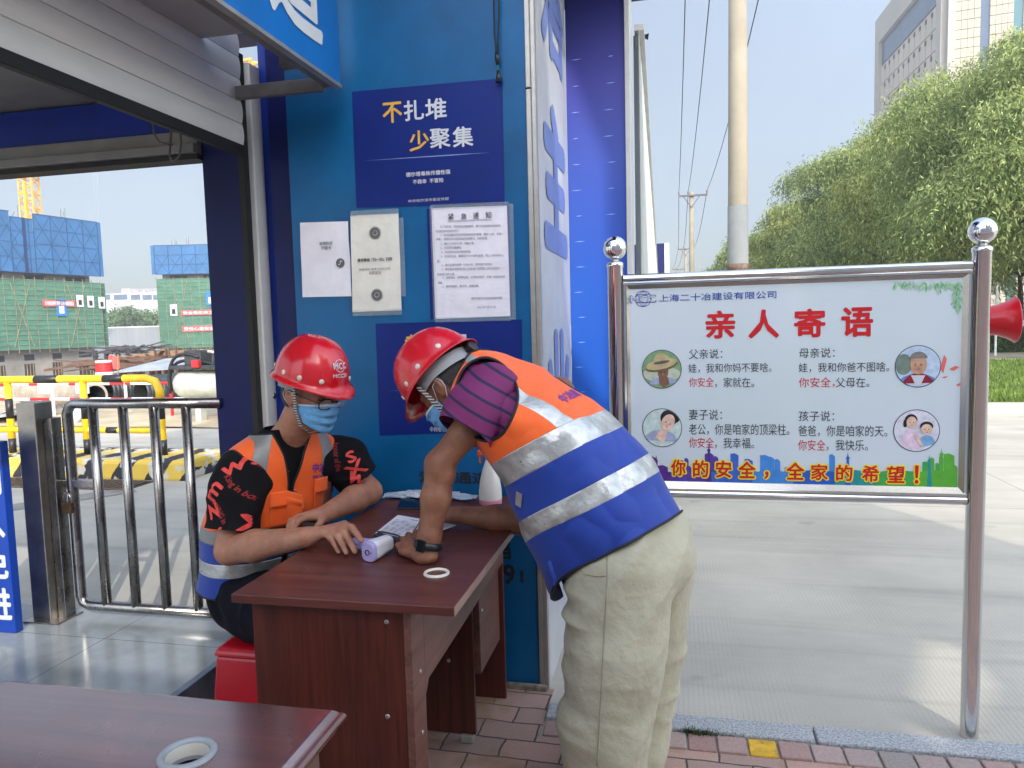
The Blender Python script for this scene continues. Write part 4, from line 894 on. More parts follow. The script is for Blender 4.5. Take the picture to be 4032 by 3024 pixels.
    for s0, s1, za, h, words in banners:
        g = G(); slab(g, W_ * s0, W_ * s1, 1.11, 1.14, za, za + h); bo = g.build('banner', banner, t)
        g = G(); write(g, words, q(W_ * s0 + .2, 1.16, za + h * .18), ex, up, box=(W_ * (s1 - s0) - .4, h * .64), bold=.02); g.build('lettering', sign_w, bo)
    for s, z, wd, h, c in boards:
        g = G(); slab(g, W_ * s, W_ * s + wd, 1.11, 1.14, z, z + h); bo = g.build('site_board', sign_b if c else sign_w, t)
        g = G(); slab(g, W_ * s + wd * .25, W_ * s + wd * .75, 1.145, 1.15, z + h * .15, z + h * .6); g.build('board_mark', sign_w if c else void, bo)
    return t
D1 = 62.0
pb = lambda u, v, y: aty(u, v, y)
B1 = pb(206, 700, 62); A1 = pb(-190, 700, 46)
zz = lambda v: pb(206, v, 62).z
site_block('unfinished_building', 'large unfinished concrete building wrapped in green netting under dark blue climbing screens', (A1.x, A1.y), (B1.x, B1.y), -2.7, zz(612), zz(748), zz(598), zz(482), 14, 1, 1,
           [(.62, .82, zz(664), zz(651) - zz(664), '公司是品牌打造牢 安全大国质量品')], [(.83, zz(664), .7, 1.1, 0), (.9, zz(665), .7, 1.1, 0), (.975, zz(667), .7, 1.1, 0), (.70, zz(683), 1.0, 1.5, 1)])
B2 = pb(640, 700, 80); A2 = pb(352, 700, 76)
z2 = lambda v: pb(352, v, 76).z
site_block('unfinished_building', 'smaller unfinished building with bright green netting, timber props and light blue screens', (A2.x, A2.y), (B2.x, B2.y), -2.7, z2(604), z2(752), z2(594), z2(532), 12, 0, 1,
           [(.17, .62, z2(683), z2(672) - z2(683), '安全是生命之本 违章是祸'), (.17, .62, z2(718), z2(706) - z2(718), '责任心是安全之魂 标准化')], [(.09, z2(683), .8, 1.3, 0), (.36, z2(663), 1.0, 1.6, 1)])
# tower crane
def lattice(g, a, b, w, step, r, up=(0, 0, 1)):
    a, b = Vector(a), Vector(b); d = (b - a); L_ = d.length; d.normalize(); x = Vector(up).cross(d)
    if x.length < .01: x = Vector((1, .3, 0))
    x.normalize(); y = d.cross(x); C_ = [(x * i + y * j) * w / 2 for i, j in ((-1, -1), (1, -1), (1, 1), (-1, 1))]
    for c in C_: g.bar(a + c, b + c, r * 1.7)
    n = max(1, int(L_ / step))
    for k in range(n):
        p, q_ = a + d * (L_ * k / n), a + d * (L_ * (k + 1) / n); m_ = (p + q_) / 2
        for i in range(4):
            c0, c1 = C_[i], C_[(i + 1) % 4]; g.bar(p + c0, p + c1, r); g.bar(p + c0, m_ + c1, r); g.bar(m_ + c1, q_ + c0, r)
crane_y = mat('crane_yellow', srgb(240, 172, 50), .5, 0, .1, 1)
cb = pb(86, 700, 74); cr = thing('tower_crane', 'yellow lattice mast of a tower crane rising behind the large unfinished building', 'crane', (cb.x, cb.y, -2.7))
ct = pb(88, 385, 74).z
g = G(); lattice(g, (cb.x, cb.y, -2.7), (cb.x, cb.y, ct + 7), 1.5, 1.7, .085); g.build('mast', crane_y, cr)
g = G(); g.bar((cb.x + .3, cb.y - .9, 0), (cb.x + .3, cb.y - .9, ct - .5), .3); g.build('ladder', crane_y, cr)
g = G(); lattice(g, (cb.x - 14, cb.y + 2, ct + 7.5), (cb.x + 34, cb.y - 6, ct + 7.5), 1.3, 1.8, .12); g.build('jib', crane_y, cr)
g = G(); 
for z in (ct + .9,): g.box((cb.x - 1.3, cb.y - 1.5, z), (cb.x + 2.0, cb.y + 1.3, z + .1)); g.bar((cb.x - 1.3, cb.y - 1.5, z + 1), (cb.x + 2.0, cb.y - 1.5, z + 1), .07); [g.bar((cb.x + s, cb.y - 1.5, z), (cb.x + s, cb.y - 1.5, z + 1), .07) for s in (-1.3, .4, 2.0)]
g.build('platform', crane_y, cr)
wm = mat('wire_dark', (.10, .10, .12), .6)
for k, (u0, u1, l) in enumerate(((200, 213, 'left of the two thin crane cables right of the mast'), (209, 219, 'right of the two thin crane cables right of the mast'))):
    g = G(); g.tube([pb(u0, 330, 68), pb(u1, 690, 68)], .012, 5); tag(g.build('crane_cable', mat('thin_wire', (.35, .36, .38), .6), base=pb(u1, 690, 68)), l, 'cable', 'crane hoist cables')
# far office block with rooftop letters
ob = thing('office_building', 'long white office building with ribbon windows and rooftop letters far behind the site trees', 'building', (*pb(290, 700, 150)[:2], -2.7))
Y0 = 150; q = lambda u, v: pb(u, v, Y0)
owhite = mat('far_white_wall', srgb(190, 192, 194), .7, 0, .05, .3); oglass = mat('far_window', srgb(96, 110, 128), .2, 0, .15, .4)
x0, x1 = q(214, 700).x, q(560, 700).x; zt = q(300, 632).z
g = G(); g.box((x0, Y0, -2.7), (x1, Y0 + 18, zt)); g.build('wall', owhite, ob)
for u0, u1 in ((246, 275), (283, 303), (308, 328), (331, 350), (352, 378), (216, 238)):
    g = G(); g.box((q(u0, 640).x, Y0 - .08, q(u0, 648).z), (q(u1, 640).x, Y0 - .02, q(u0, 637).z)); g.build('window', oglass, ob)
g = G(); g.box((q(236, 640).x, Y0 + 4, zt), (q(256, 640).x, Y0 + 12, q(240, 622).z)); g.build('stair_tower', mat('far_grey', srgb(170, 164, 164), .8), ob)
g = G(); write(g, '哈尔滨第八建筑工程有', (q(262, 630).x, Y0 + .5, zt + .05), (1, 0, 0), (0, 0, 1), box=(q(345, 630).x - q(262, 630).x, .9), bold=.03); g.build('roof_letters', MATS['far_grey'], ob)
# far grey hoarding
fh = thing('site_wall', 'pale grey hoarding along the far edge of the building site below the trees', 'wall', (*pb(280, 720, 104)[:2], -2.7))
hy = 104; g = G(); g.box((pb(180, 720, hy).x, hy, -2.7), (pb(620, 720, hy).x, hy + .3, pb(280, 708, hy).z)); g.build('panel', mat('far_hoarding', srgb(140, 144, 146), .7, 0, .08, .4, stretch=(3, 1, .2)), fh)
g = G(); g.box((pb(180, 720, hy).x, hy - .1, pb(280, 708, hy).z), (pb(620, 720, hy).x, hy + .4, pb(280, 708, hy).z + .2)); g.build('coping', sign_w, fh)

# ------------------------------------------------------------ materials stored beyond the rail
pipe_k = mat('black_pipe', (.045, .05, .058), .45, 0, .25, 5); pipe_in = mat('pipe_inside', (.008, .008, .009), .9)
def corr_pipe(u0, v0, u1, v1, y, ln, ang, lab):
    c0, c1 = aty((u0 + u1) / 2, v1, y), aty((u0 + u1) / 2, v0, y); R0 = (c1.z - c0.z) / 2; R0 = max(R0, .2); c = Vector((c0.x, y, R0 + .05)); d = Vector((math.sin(ang), math.cos(ang), 0))
    t = thing('drainage_pipe', lab, 'pipe', (c.x, c.y, .03), 'black corrugated pipes stored beyond the rail')
    pr = []; n = int(ln / .09)
    for k in range(n): pr += [(R0 * .93, k * .09), (R0, k * .09 + .02), (R0, k * .09 + .06), (R0 * .93, k * .09 + .08)]
    g = G(); g.lathe(pr, c, d, 28); g.lathe([(R0 * .86, .0), (R0 * .93, .0)], c, d, 28); g.build('wall', pipe_k, t, smooth=False)
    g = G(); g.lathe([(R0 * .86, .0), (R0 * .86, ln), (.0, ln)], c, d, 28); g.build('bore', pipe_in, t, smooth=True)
corr_pipe(276, 814, 334, 868, 12.6, 4.0, .30, 'right black corrugated pipe with its dark mouth beside the rail bend')
corr_pipe(203, 814, 259, 868, 12.8, 4.0, .25, 'left black corrugated pipe with its dark mouth between the two rail posts')
cp = thing('concrete_pipe', 'long pale concrete pipe lying in front of the black corrugated pipes', 'pipe', (*aty(150, 860, 12.6)[:2], .03))
a, b = aty(205, 852, 11.9), aty(60, 852, 12.8); a.z = b.z = .30; g = G(); d = (b - a).normalized()
g.lathe([(.2, 0), (.25, 0), (.25, (b - a).length), (.0, (b - a).length)], a, d, 24); g.build('wall', mat('pale_pipe', srgb(176, 160, 142), .85, 0, .18, 3), cp, smooth=False)
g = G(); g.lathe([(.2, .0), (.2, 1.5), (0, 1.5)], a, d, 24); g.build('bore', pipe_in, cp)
# red and white barrier tubes
rw_w = mat('barrier_white', srgb(236, 232, 226), .5); rw_r = mat('barrier_red', srgb(196, 40, 44), .5)
bar = thing('barrier', 'red and white striped tube barrier running in front of the stored pipes', 'barrier', (-6, 10.9, 0))
BYY = 10.9; A_ = aty(-60, 835, BYY).x; B_ = aty(650, 835, BYY).x
for z in (aty(200, 829, BYY).z, aty(200, 862, BYY).z):
    g = G(); x = A_; k = 0
    while x < B_: g.tube([(x, BYY, z), (x + .42, BYY, z)], .026, 8, True, k % 2); x += .42; k += 1
    g.build('tube', [rw_w, rw_r], bar)
for u in (-20, 113, 271, 369, 470):
    x = aty(u, 840, BYY).x; g = G(); g.tube([(x, BYY, 0), (x, BYY, aty(200, 818, BYY).z)], .026, 8); g.build('post', rw_w if u in (271, 113) else rw_r, bar)
for u0, u1, lab in ((83, 106, 'left white board fixed on the striped barrier'), (165, 190, 'right white board fixed on the striped barrier')):
    g = G(); p, p2_ = aty(u0, 850, BYY - .05), aty(u1, 824, BYY - .05); g.box((p.x, BYY - .06, p.z), (p2_.x, BYY - .035, p2_.z)); tag(g.build('barrier_board', sign_w, base=(p.x, BYY - .05, p.z)), lab, 'board', 'white boards on the striped barrier')
# air tank with hoses
tk = thing('air_tank', 'pale grey horizontal compressor tank with looping hoses beside the blue column', 'tank', (*aty(430, 860, 10.6)[:2], 0))
c = aty(398, 830, 10.4); R0 = .225; g = G(); pr = [(0, -.16), (.08, -.15), (.15, -.11), (.2, -.05), (R0, .02), (R0, 1.5), (.15, 1.62), (0, 1.66)]
g.lathe(pr, c, (1, .12, 0), 28); g.build('vessel', mat('tank_grey', srgb(196, 198, 186), .45, .1, .12, 4), tk, smooth=True)
g = G(); [g.bar((c.x + s, c.y + .03, 0), (c.x + s, c.y + .03, c.z - .15), .14, .1) for s in (.25, 1.2)]; g.build('foot', mat('tank_grey'), tk)
g = G(); g.box((c.x - .1, c.y - .2, c.z + .25), (c.x + 1.6, c.y + .3, c.z + .31)); g.box((c.x + .1, c.y - .1, c.z + .31), (c.x + .4, c.y + .2, c.z + .55)); g.box((c.x + .6, c.y - .1, c.z + .31), (c.x + 1.1, c.y + .25, c.z + .5)); g.build('motor', mat('machine_grey', (.06, .065, .07), .6, .3, .2, 5), tk, bevel=.01)
g = G(); [g.box((c.x + s, c.y - .28, c.z + .28), (c.x + s + .12, c.y - .2, c.z + .4)) for s in (.35, 1.0)]; g.build('valve', rw_r, tk, bevel=.01)
hose_g = mat('pale_hose', srgb(190, 182, 166), .6, 0, .1)
def arc(u0, v0, um, vm, u1, v1, y, n=14):
    out = []
    for k in range(n + 1):
        t = k / n; out.append(aty((1 - t) ** 2 * u0 + 2 * t * (1 - t) * um + t * t * u1, (1 - t) ** 2 * v0 + 2 * t * (1 - t) * vm + t * t * v1, y))
    return out
for k, (a, m_) in enumerate((((368, 850, 352, 740, 430, 772), hose_k), ((372, 845, 345, 750, 470, 790), hose_k), ((400, 765, 440, 838, 500, 832), hose_g), ((403, 768, 420, 825, 500, 808), hose_g), ((405, 766, 460, 740, 520, 800), hose_g), ((398, 772, 425, 850, 500, 848), hose_g))):
    g = G(); g.tube(arc(*a, 10.3 + .05 * k), .026, 8); g.build('hose', m_, tk, smooth=True)
# red and white drum, flag, white cap, boards
dr = thing('warning_drum', 'small red and white striped drum seen above the yellow rail', 'drum', aty(226, 812, 12.6)); p = aty(226, 812, 12.6)
g = G(); g.lathe([(0, -.0), (.16, 0), (.16, .08), (0, .08)], p, n=20); g.build('white_base', rw_w, dr); g = G(); g.lathe([(.158, .081), (.15, .27), (.0, .27)], p, n=20); g.build('red_body', rw_r, dr); g = G(); g.lathe([(.15, .271), (.15, .31), (0, .32)], p, n=20); g.build('white_top', rw_w, dr)
fl = thing('red_flag', 'small faded red flag hanging beside the striped drum', 'flag', aty(252, 812, 14)); a, b = aty(236, 796, 14), aty(254, 768, 14)
V = [(lerp(a.x, b.x, i / 6), 14 + .05 * math.sin(i * 1.3), lerp(b.z, a.z, j / 3) + .02 * math.sin(i)) for j in range(4) for i in range(7)]; F = [(j * 7 + i, j * 7 + i + 1, (j + 1) * 7 + i + 1, (j + 1) * 7 + i) for j in range(3) for i in range(6)]
mesh('cloth', V, F, mat('flag_red', srgb(222, 100, 96), .8), fl, solid=.004); g = G(); g.tube([aty(255, 818, 14), aty(255, 765, 14)], .015, 6); g.build('pole', bamboo, fl)
g = G(); p = aty(157, 868, 10.2); sphere(g, (p.x, p.y, .17), .17, 20, 12, sc=(.8, .8, 1)); tag(g.build('covered_cap', sign_w, base=(p.x, p.y, 0), smooth=True), 'white plastic wrapped cap lying beside the pale concrete pipe', 'cap')
g = G(); p = aty(40, 866, 10.3); g.obox((p.x - .5, 10.6, .12), (.55, 0, .06), (0, .6, 0), (-.003, 0, .03)); g.bar((p.x - .4, 10.1, .12), (p.x + .8, 9.9, .42), .12, .02); tag(g.build('board_pile', mat('grey_board', srgb(150, 150, 156), .7, 0, .2, 2), base=(p.x - .4, 10.3, 0)), 'pile of loose grey and white boards at the left beyond the rail', 'boards')
# debris: timber, rebar, sheets down in the pit
pl_m = [mat('old_timber', srgb(140, 112, 84), .9, 0, .25, 2), mat('rusty_rebar', srgb(110, 82, 66), .8, .2, .2, 2), mat('dark_sheet', srgb(72, 70, 72), .8, 0, .2, 1), mat('grey_sheet', srgb(160, 166, 170), .6, 0, .15, 1)]
def pile(lab, cat, name, u0, u1, v, y, n, h, mi, ln=3.0):
    g = G(); xa, xb = aty(u0, v, y).x, aty(u1, v, y).x; z0 = ground_z(np.float64(xa), np.float64(y)) + .05; vz = aty(u0, v, y).z
    for k in range(n):
        x = random.uniform(xa, xb); yy = y + random.uniform(-2, 2); z = vz + random.uniform(-h, h) * .5; a = random.gauss(0, .35); dz = random.gauss(0, .12)
        d = Vector((math.cos(a), math.sin(a), dz)) * random.uniform(.5, 1) * ln / 2; g.bar(Vector((x, yy, z)) - d, Vector((x, yy, z)) + d, random.choice((.08, .12, .2)), random.choice((.05, .1)))
    for k in range(6): x = lerp(xa, xb, k / 5); g.bar((x, y, z0 - .1), (x, y, vz), .25)
    tag(g.build(name, mi, base=((xa + xb) / 2, y, z0)), lab, cat)
pile('heap of old timber lying in the site in front of the smaller building', 'timber', 'timber_heap', 330, 470, 772, 33, 60, .5, pl_m[0])
pile('heap of rusty reinforcing bars beyond the pipes', 'rebar', 'rebar_heap', 230, 400, 786, 27, 60, .35, pl_m[1], 3)
pile('dark stack of sheets at the foot of the large unfinished building', 'sheets', 'sheet_stack', 205, 330, 757, 48, 40, .5, pl_m[2], 4)
g = G(); a, b = aty(238, 806, 16.5), aty(480, 792, 16.5); g.add([a, b, b + Vector((0, 2.4, .25)), a + Vector((0, 2.2, .25))], [(0, 1, 2, 3)]); tag(g.build('metal_sheet', pl_m[3], base=(a + b) / 2, solid=.02), 'grey metal sheet roof lying over the stored pipes', 'sheet')
g = G()
for k in range(26):
    u = random.uniform(330, 470); y = random.uniform(24, 30); p = aty(u, random.uniform(745, 790), y); g.bar((p.x, y, -2.6), p, .06)
tag(g.build('rebar_cage', pl_m[1], base=aty(400, 800, 27)), 'upright rusty starter bars in front of the smaller building', 'rebar')
# ------------------------------------------------------------ trees and plants
leaf_mats = {}
def leaf_mat(name, c1, c2):
    m = mat(name, c1, .55, 0, 0, 1.1, col2=c2, spec=.3); t = m.node_tree; L = t.links.new; b = t.nodes['Principled BSDF']
    gi = N(t, 'ShaderNodeNewGeometry'); mx = N(t, 'ShaderNodeMix', data_type='RGBA'); mx.blend_type = 'MULTIPLY'; mx.inputs['Factor'].default_value = .9
    rp = N(t, 'ShaderNodeMapRange'); rp.inputs['To Min'].default_value = .5; rp.inputs['To Max'].default_value = 1.5; L(gi.outputs['Random Per Island'], rp.inputs['Value'])
    old = b.inputs['Base Color'].links[0].from_socket; L(old, mx.inputs['A']); L(rp.outputs[0], mx.inputs['B']); L(mx.outputs['Result'], b.inputs['Base Color'])
    tr = N(t, 'ShaderNodeBsdfTranslucent'); L(mx.outputs['Result'], tr.inputs['Color']); ms = N(t, 'ShaderNodeMixShader'); ms.inputs[0].default_value = .3
    out = t.nodes['Material Output']; L(b.outputs[0], ms.inputs[1]); L(tr.outputs[0], ms.inputs[2]); L(ms.outputs[0], out.inputs['Surface'])
    return m
bark = mat('bark', srgb(84, 74, 62), .9, 0, .25, 6, bump=.5, bscale=20)
will_a = leaf_mat('willow_leaf', srgb(182, 186, 110), srgb(108, 126, 66)); will_b = leaf_mat('willow_leaf_blue', srgb(172, 182, 114), srgb(98, 120, 70))
def quads(P, D, Wd):
    """leaf blades: start P, vector D, half-width vector W"""
    n = len(P); V = np.empty((n, 4, 3)); V[:, 0] = P; V[:, 1] = P + D * .45 + Wd; V[:, 2] = P + D; V[:, 3] = P + D * .45 - Wd
    return V.reshape(-1, 3), np.arange(n * 4).reshape(n, 4)
def willow(name, label, base, h, rx, n_str, leaf, m, crown_lo=.25, seed=1, lean=(0, 0), group=None, clumps=38):
    """trunk, limbs and hanging strands of narrow leaves gathered in clumps"""
    r = np.random.default_rng(seed); base = Vector(base); t = thing(name, label, 'tree', base, group)
    g = G(); g.tube([base, base + Vector((.1, 0, h * .2)), base + Vector((lean[0] * .4, lean[1] * .4, h * .42))], [h * .022, h * .018, h * .013], 10)
    top0 = base + Vector((lean[0] * .4, lean[1] * .4, h * .42)); cl = []
    for k in range(clumps):
        a = 2 * math.pi * (k * .618 + r.uniform(-.1, .1)); q = (k + .5) / clumps; zz_ = 1 - 1.5 * q; rr = math.sqrt(max(0.05, 1 - min(1, zz_ * zz_))) * r.uniform(.6, 1.05)
        c = np.array([base.x + lean[0] + rx * rr * math.cos(a), base.y + lean[1] + rx * rr * math.sin(a), base.z + h * (.62 + .36 * zz_)]); cl.append(c)
        mid = top0.lerp(Vector(c), .5) + Vector((0, 0, h * .06)); g.tube([top0, mid, Vector(c)], [h * .008, h * .005, h * .002], 6)
    g.build('trunk', bark, t, smooth=True)
    cl = np.array(cl); idx = r.integers(0, clumps, n_str); cr = h * r.uniform(.045, .115, clumps)
    o = r.normal(0, 1, (n_str, 3)); o /= np.linalg.norm(o, axis=1)[:, None]; o[:, 2] = np.abs(o[:, 2]) * .8
    st = cl[idx] + o * (cr[idx] * r.uniform(.5, 1.25, n_str))[:, None]
    ln = h * r.uniform(.06, .30, n_str); out = o.copy(); out[:, 2] = 0; out /= (np.linalg.norm(out, axis=1)[:, None] + 1e-6)
    wind = np.array([.25, .05, 0]); P = []; D = []; K = 13
    for k in range(K):
        f = (k + r.uniform(0, 1, n_str)) / K
        p = st + out * (ln * .55 * np.sqrt(f))[:, None] + wind * (ln * f * f)[:, None]; p[:, 2] += ln * (.25 * f - 1.15 * f * f)
        p += r.normal(0, leaf * .5, (n_str, 3)); keep = p[:, 2] > base.z + h * crown_lo * .6
        d = out * .5 + wind + r.normal(0, .55, (n_str, 3)); d[:, 2] -= .55 + .5 * f; d /= np.linalg.norm(d, axis=1)[:, None]
        P.append(p[keep]); D.append((d * (leaf * r.uniform(.7, 1.4, n_str))[:, None])[keep])
    P = np.concatenate(P); D = np.concatenate(D); W_ = np.cross(D, r.normal(0, 1, D.shape)); W_ /= (np.linalg.norm(W_, axis=1)[:, None] + 1e-9); W_ *= leaf * .14
    V, F = quads(P, D, W_); mesh('crown', V, F, m, t); return t
wl = [('tall willow with drooping branches nearest the right edge of the photo', (13.6, 21.5), 10.2, 3.6, 6500, .17, will_a, 3),
      ('broad willow left of the nearest one and in front of the tower block', (9.6, 22.5), 8.6, 3.3, 6000, .17, will_b, 5),
      ('willow third from the right in the street row', (10.2, 29.5), 9.2, 3.8, 5200, .2, will_a, 8),
      ('willow in the middle of the street row above the board', (9.8, 38), 9.6, 4.0, 4500, .25, will_b, 9),
      ('smaller willow further along the street row', (8.6, 47), 8.2, 4.0, 3800, .3, will_a, 12),
      ('willow near the far end of the street row right of the concrete pole', (7.2, 56), 7.4, 3.8, 3000, .34, will_b, 15),
      ('last low willow of the street row just left of the concrete pole', (6.0, 70), 6.4, 3.6, 2200, .4, will_a, 17),
      ('tall willow standing behind the nearest one at the right edge', (18.5, 27), 11.5, 4.2, 5000, .2, will_b, 21)]
for lab, (x, y), h, rx, n, lf_, m, sd in wl: willow('willow_tree', lab, (x, y, 0), h, rx, int(n * 1.45), lf_ * .75, m, seed=sd, group='willows along the street')
for lab, (x, y), h, rx, n, m, sd in (('dense low tree behind the megaphone, left of the marker post', (20.5, 34), 7.5, 3.6, 4200, will_b, 31), ('leafy tree behind the parked cars at the right edge', (26.5, 38), 9.0, 4.4, 4200, will_a, 33), ('leafy tree filling the gap under the tall willows', (17.2, 42), 7.5, 4.2, 4000, will_b, 35)):
    willow('street_tree', lab, (x, y, 0), h, rx, n, .24, m, crown_lo=.05, seed=sd, group='trees behind the willows')
far_a = leaf_mat('far_leaf', srgb(120, 142, 92), srgb(86, 112, 66))
r = np.random.default_rng(5)
for k, u in enumerate((212, 246, 280, 312, 342, 372)):
    y = 116 + (k % 2) * 5; p = aty(u, 735, y); h = 2.7 + aty(u, 662 - (k % 3) * 7, y).z
    t = thing('site_tree', ['leafy green tree beyond the far hoarding of the site', 'leafy green tree in the far row behind the building site'][k % 2] + ' ' + ['at the large building', 'second from the large building', 'third from the large building', 'fourth from the large building', 'next to the smaller building', 'half behind the smaller building'][k], 'tree', (p.x, y, -2.7), 'trees behind the building site')
    g = G(); g.tube([(p.x, y, -2.7), (p.x, y, -2.7 + h * .5)], [.3, .15], 8); g.build('trunk', bark, t)
    c = np.array([p.x, y, -2.7 + h * .56]); o = r.normal(0, 1, (36, 3)); o /= np.linalg.norm(o, axis=1)[:, None]; cc = c + o * np.array([3.2, 2.4, h * .36]) * r.uniform(.5, 1, 36)[:, None]
    n = 3600; i = r.integers(0, 36, n); o = r.normal(0, 1, (n, 3)); o /= np.linalg.norm(o, axis=1)[:, None]; P_ = cc[i] + o * 1.15 * r.uniform(.4, 1, n)[:, None]
    D = r.normal(0, 1, (n, 3)); D[:, 2] -= .3; D *= .5 / np.linalg.norm(D, axis=1)[:, None]; W_ = np.cross(D, o) * .28; V, F = quads(P_, D, W_); mesh('crown', V, F, far_a, t)
# right side: far kerb, lawn, footway, hedge
g = G(); x = -2
g.box((2.2, 11.55, -.05), (60, 11.85, .15)); tag(g.build('far_kerb', mat('pale_kerb', srgb(206, 192, 170), .8, 0, .12, 3), bevel=.02), kind='structure')
g = G(); g.box((2.2, 11.86, -.05), (60, 22.2, .145)); g.box((2.2, 25.5, -.05), (60, 27.8, .145)); tag(g.build('lawn_soil', mat('lawn_soil', srgb(104, 120, 62), .9, 0, .2, 1.2)), kind='structure')
g = G(); g.box((2.2, 22.21, -.05), (60, 25.49, .16)); tag(g.build('footway', mat('footway', srgb(170, 160, 148), .9, 0, .1, 2)), kind='structure')
n = 26000; P_ = np.stack([r.uniform(4.2, 13, n), 11.9 + 10.2 * r.uniform(0, 1, n) ** 1.5, np.full(n, .14)], 1); D = r.normal(0, .35, (n, 3)); D[:, 2] = 1; D *= (r.uniform(.05, .13, n) / np.linalg.norm(D, axis=1))[:, None]
W_ = np.cross(D, r.normal(0, 1, (n, 3))); W_ *= (.010 / (np.linalg.norm(W_, axis=1) + 1e-9))[:, None]; V, F = quads(P_, D, W_)
tag(mesh('lawn', V, F, leaf_mat('lawn_blade', srgb(128, 150, 66), srgb(92, 118, 48))), kind='stuff', label='mown green lawn between the far kerb and the footway', cat='lawn')
hg = thing('hedge', 'low clipped dark green hedge between the footway and the parked cars', 'hedge', (14, 26.8, .14))
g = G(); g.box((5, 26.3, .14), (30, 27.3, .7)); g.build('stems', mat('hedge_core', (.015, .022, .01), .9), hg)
n = 26000; side = r.uniform(0, 1, n); P_ = np.stack([r.uniform(6, 24, n), np.where(side < .6, 26.25 + r.normal(0, .05, n), r.uniform(26.2, 27.3, n)), np.where(side < .6, r.uniform(.16, .85, n), .85 + r.normal(0, .05, n))], 1)
D = r.normal(0, 1, (n, 3)); D *= (.085 / np.linalg.norm(D, axis=1))[:, None]; W_ = np.cross(D, r.normal(0, 1, (n, 3))); W_ *= (.022 / (np.linalg.norm(W_, axis=1) + 1e-9))[:, None]; V, F = quads(P_, D, W_); mesh('foliage', V, F, leaf_mat('hedge_leaf', srgb(96, 116, 58), srgb(54, 78, 36)), hg)
# parked cars beyond the hedge
def car(x, y, z, rot, m_body, label):
    t = thing('parked_car', label, 'car', (x, y, z), 'cars parked beyond the hedge'); R_ = Matrix.Rotation(rot, 3, 'Z')
    w = lambda a, b, c: Vector((x, y, z)) + R_ @ Vector((a, b, c))
    prof = [(-2.2, .35), (-2.25, .75), (-1.9, .95), (-1.2, 1.0), (-.55, 1.45), (.9, 1.47), (1.6, 1.02), (2.15, .9), (2.25, .6), (2.2, .35)]
    g = G(); V = []; n = len(prof)
    for s in (-.86, -.80, .80, .86):
        for a, c in prof: V.append(w(a * (1 if abs(s) < .85 else .985), s * (.82 if c > 1.2 else 1), c if abs(s) < .85 else c * .98))
    F = [tuple(range(n))] + [tuple(range(3 * n + n - 1, 3 * n - 1, -1))] + [(k * n + i, (k + 1) * n + i, (k + 1) * n + (i + 1) % n, k * n + (i + 1) % n) for k in range(3) for i in range(n)]
    g.add(V, F); g.build('body', m_body, t, smooth=False)
    for s in (-1, 1):
        g = G(); g.add([w(-1.0, s * .845, 1.03), w(1.3, s * .845, 1.03), w(.8, s * .73, 1.40), w(-.5, s * .73, 1.40)], [(0, 1, 2, 3)]); g.build('window', MATS['far_window'], t, solid=.02, offs=0)
    for a in (-1.35, 1.35):
        for s in (-.78, .78):
            g = G(); g.lathe([(.0, -.1), (.3, -.1), (.32, 0), (.3, .1), (0, .1)], w(a, s, .32), R_ @ Vector((0, 1, 0)), 20); wh = g.build('wheel', rubber, t); g = G(); g.lathe([(0, -.105), (.18, -.105), (.18, .105), (0, .105)], w(a, s, .32), R_ @ Vector((0, 1, 0)), 16); g.build('rim', steel_worn, wh)
car_w = mat('car_white', srgb(226, 230, 234), .25, 0, .02, 1, coat=.6); car_b = mat('car_silver_blue', srgb(150, 172, 208), .25, .2, .02, 1, coat=.6)
car(13.3, 29.6, .15, .05, car_b, 'silver blue car parked just behind the hedge'); car(17.0, 36.0, .55, .1, car_w, 'white car parked further back beyond the hedge')
# street light grey post and far fence glimpses
g = G(); p = aty(2152, 690, 24); g.tube([(p.x, 24, .15), (p.x, 24, 2.2)], .03, 8); g.tube([(p.x, 24, 1.6), (p.x, 24, 1.85)], .05, 8); tag(g.build('marker_post', sign_w, base=(p.x, 24, .15)), 'thin white marker post among the trees right of the board', 'post')

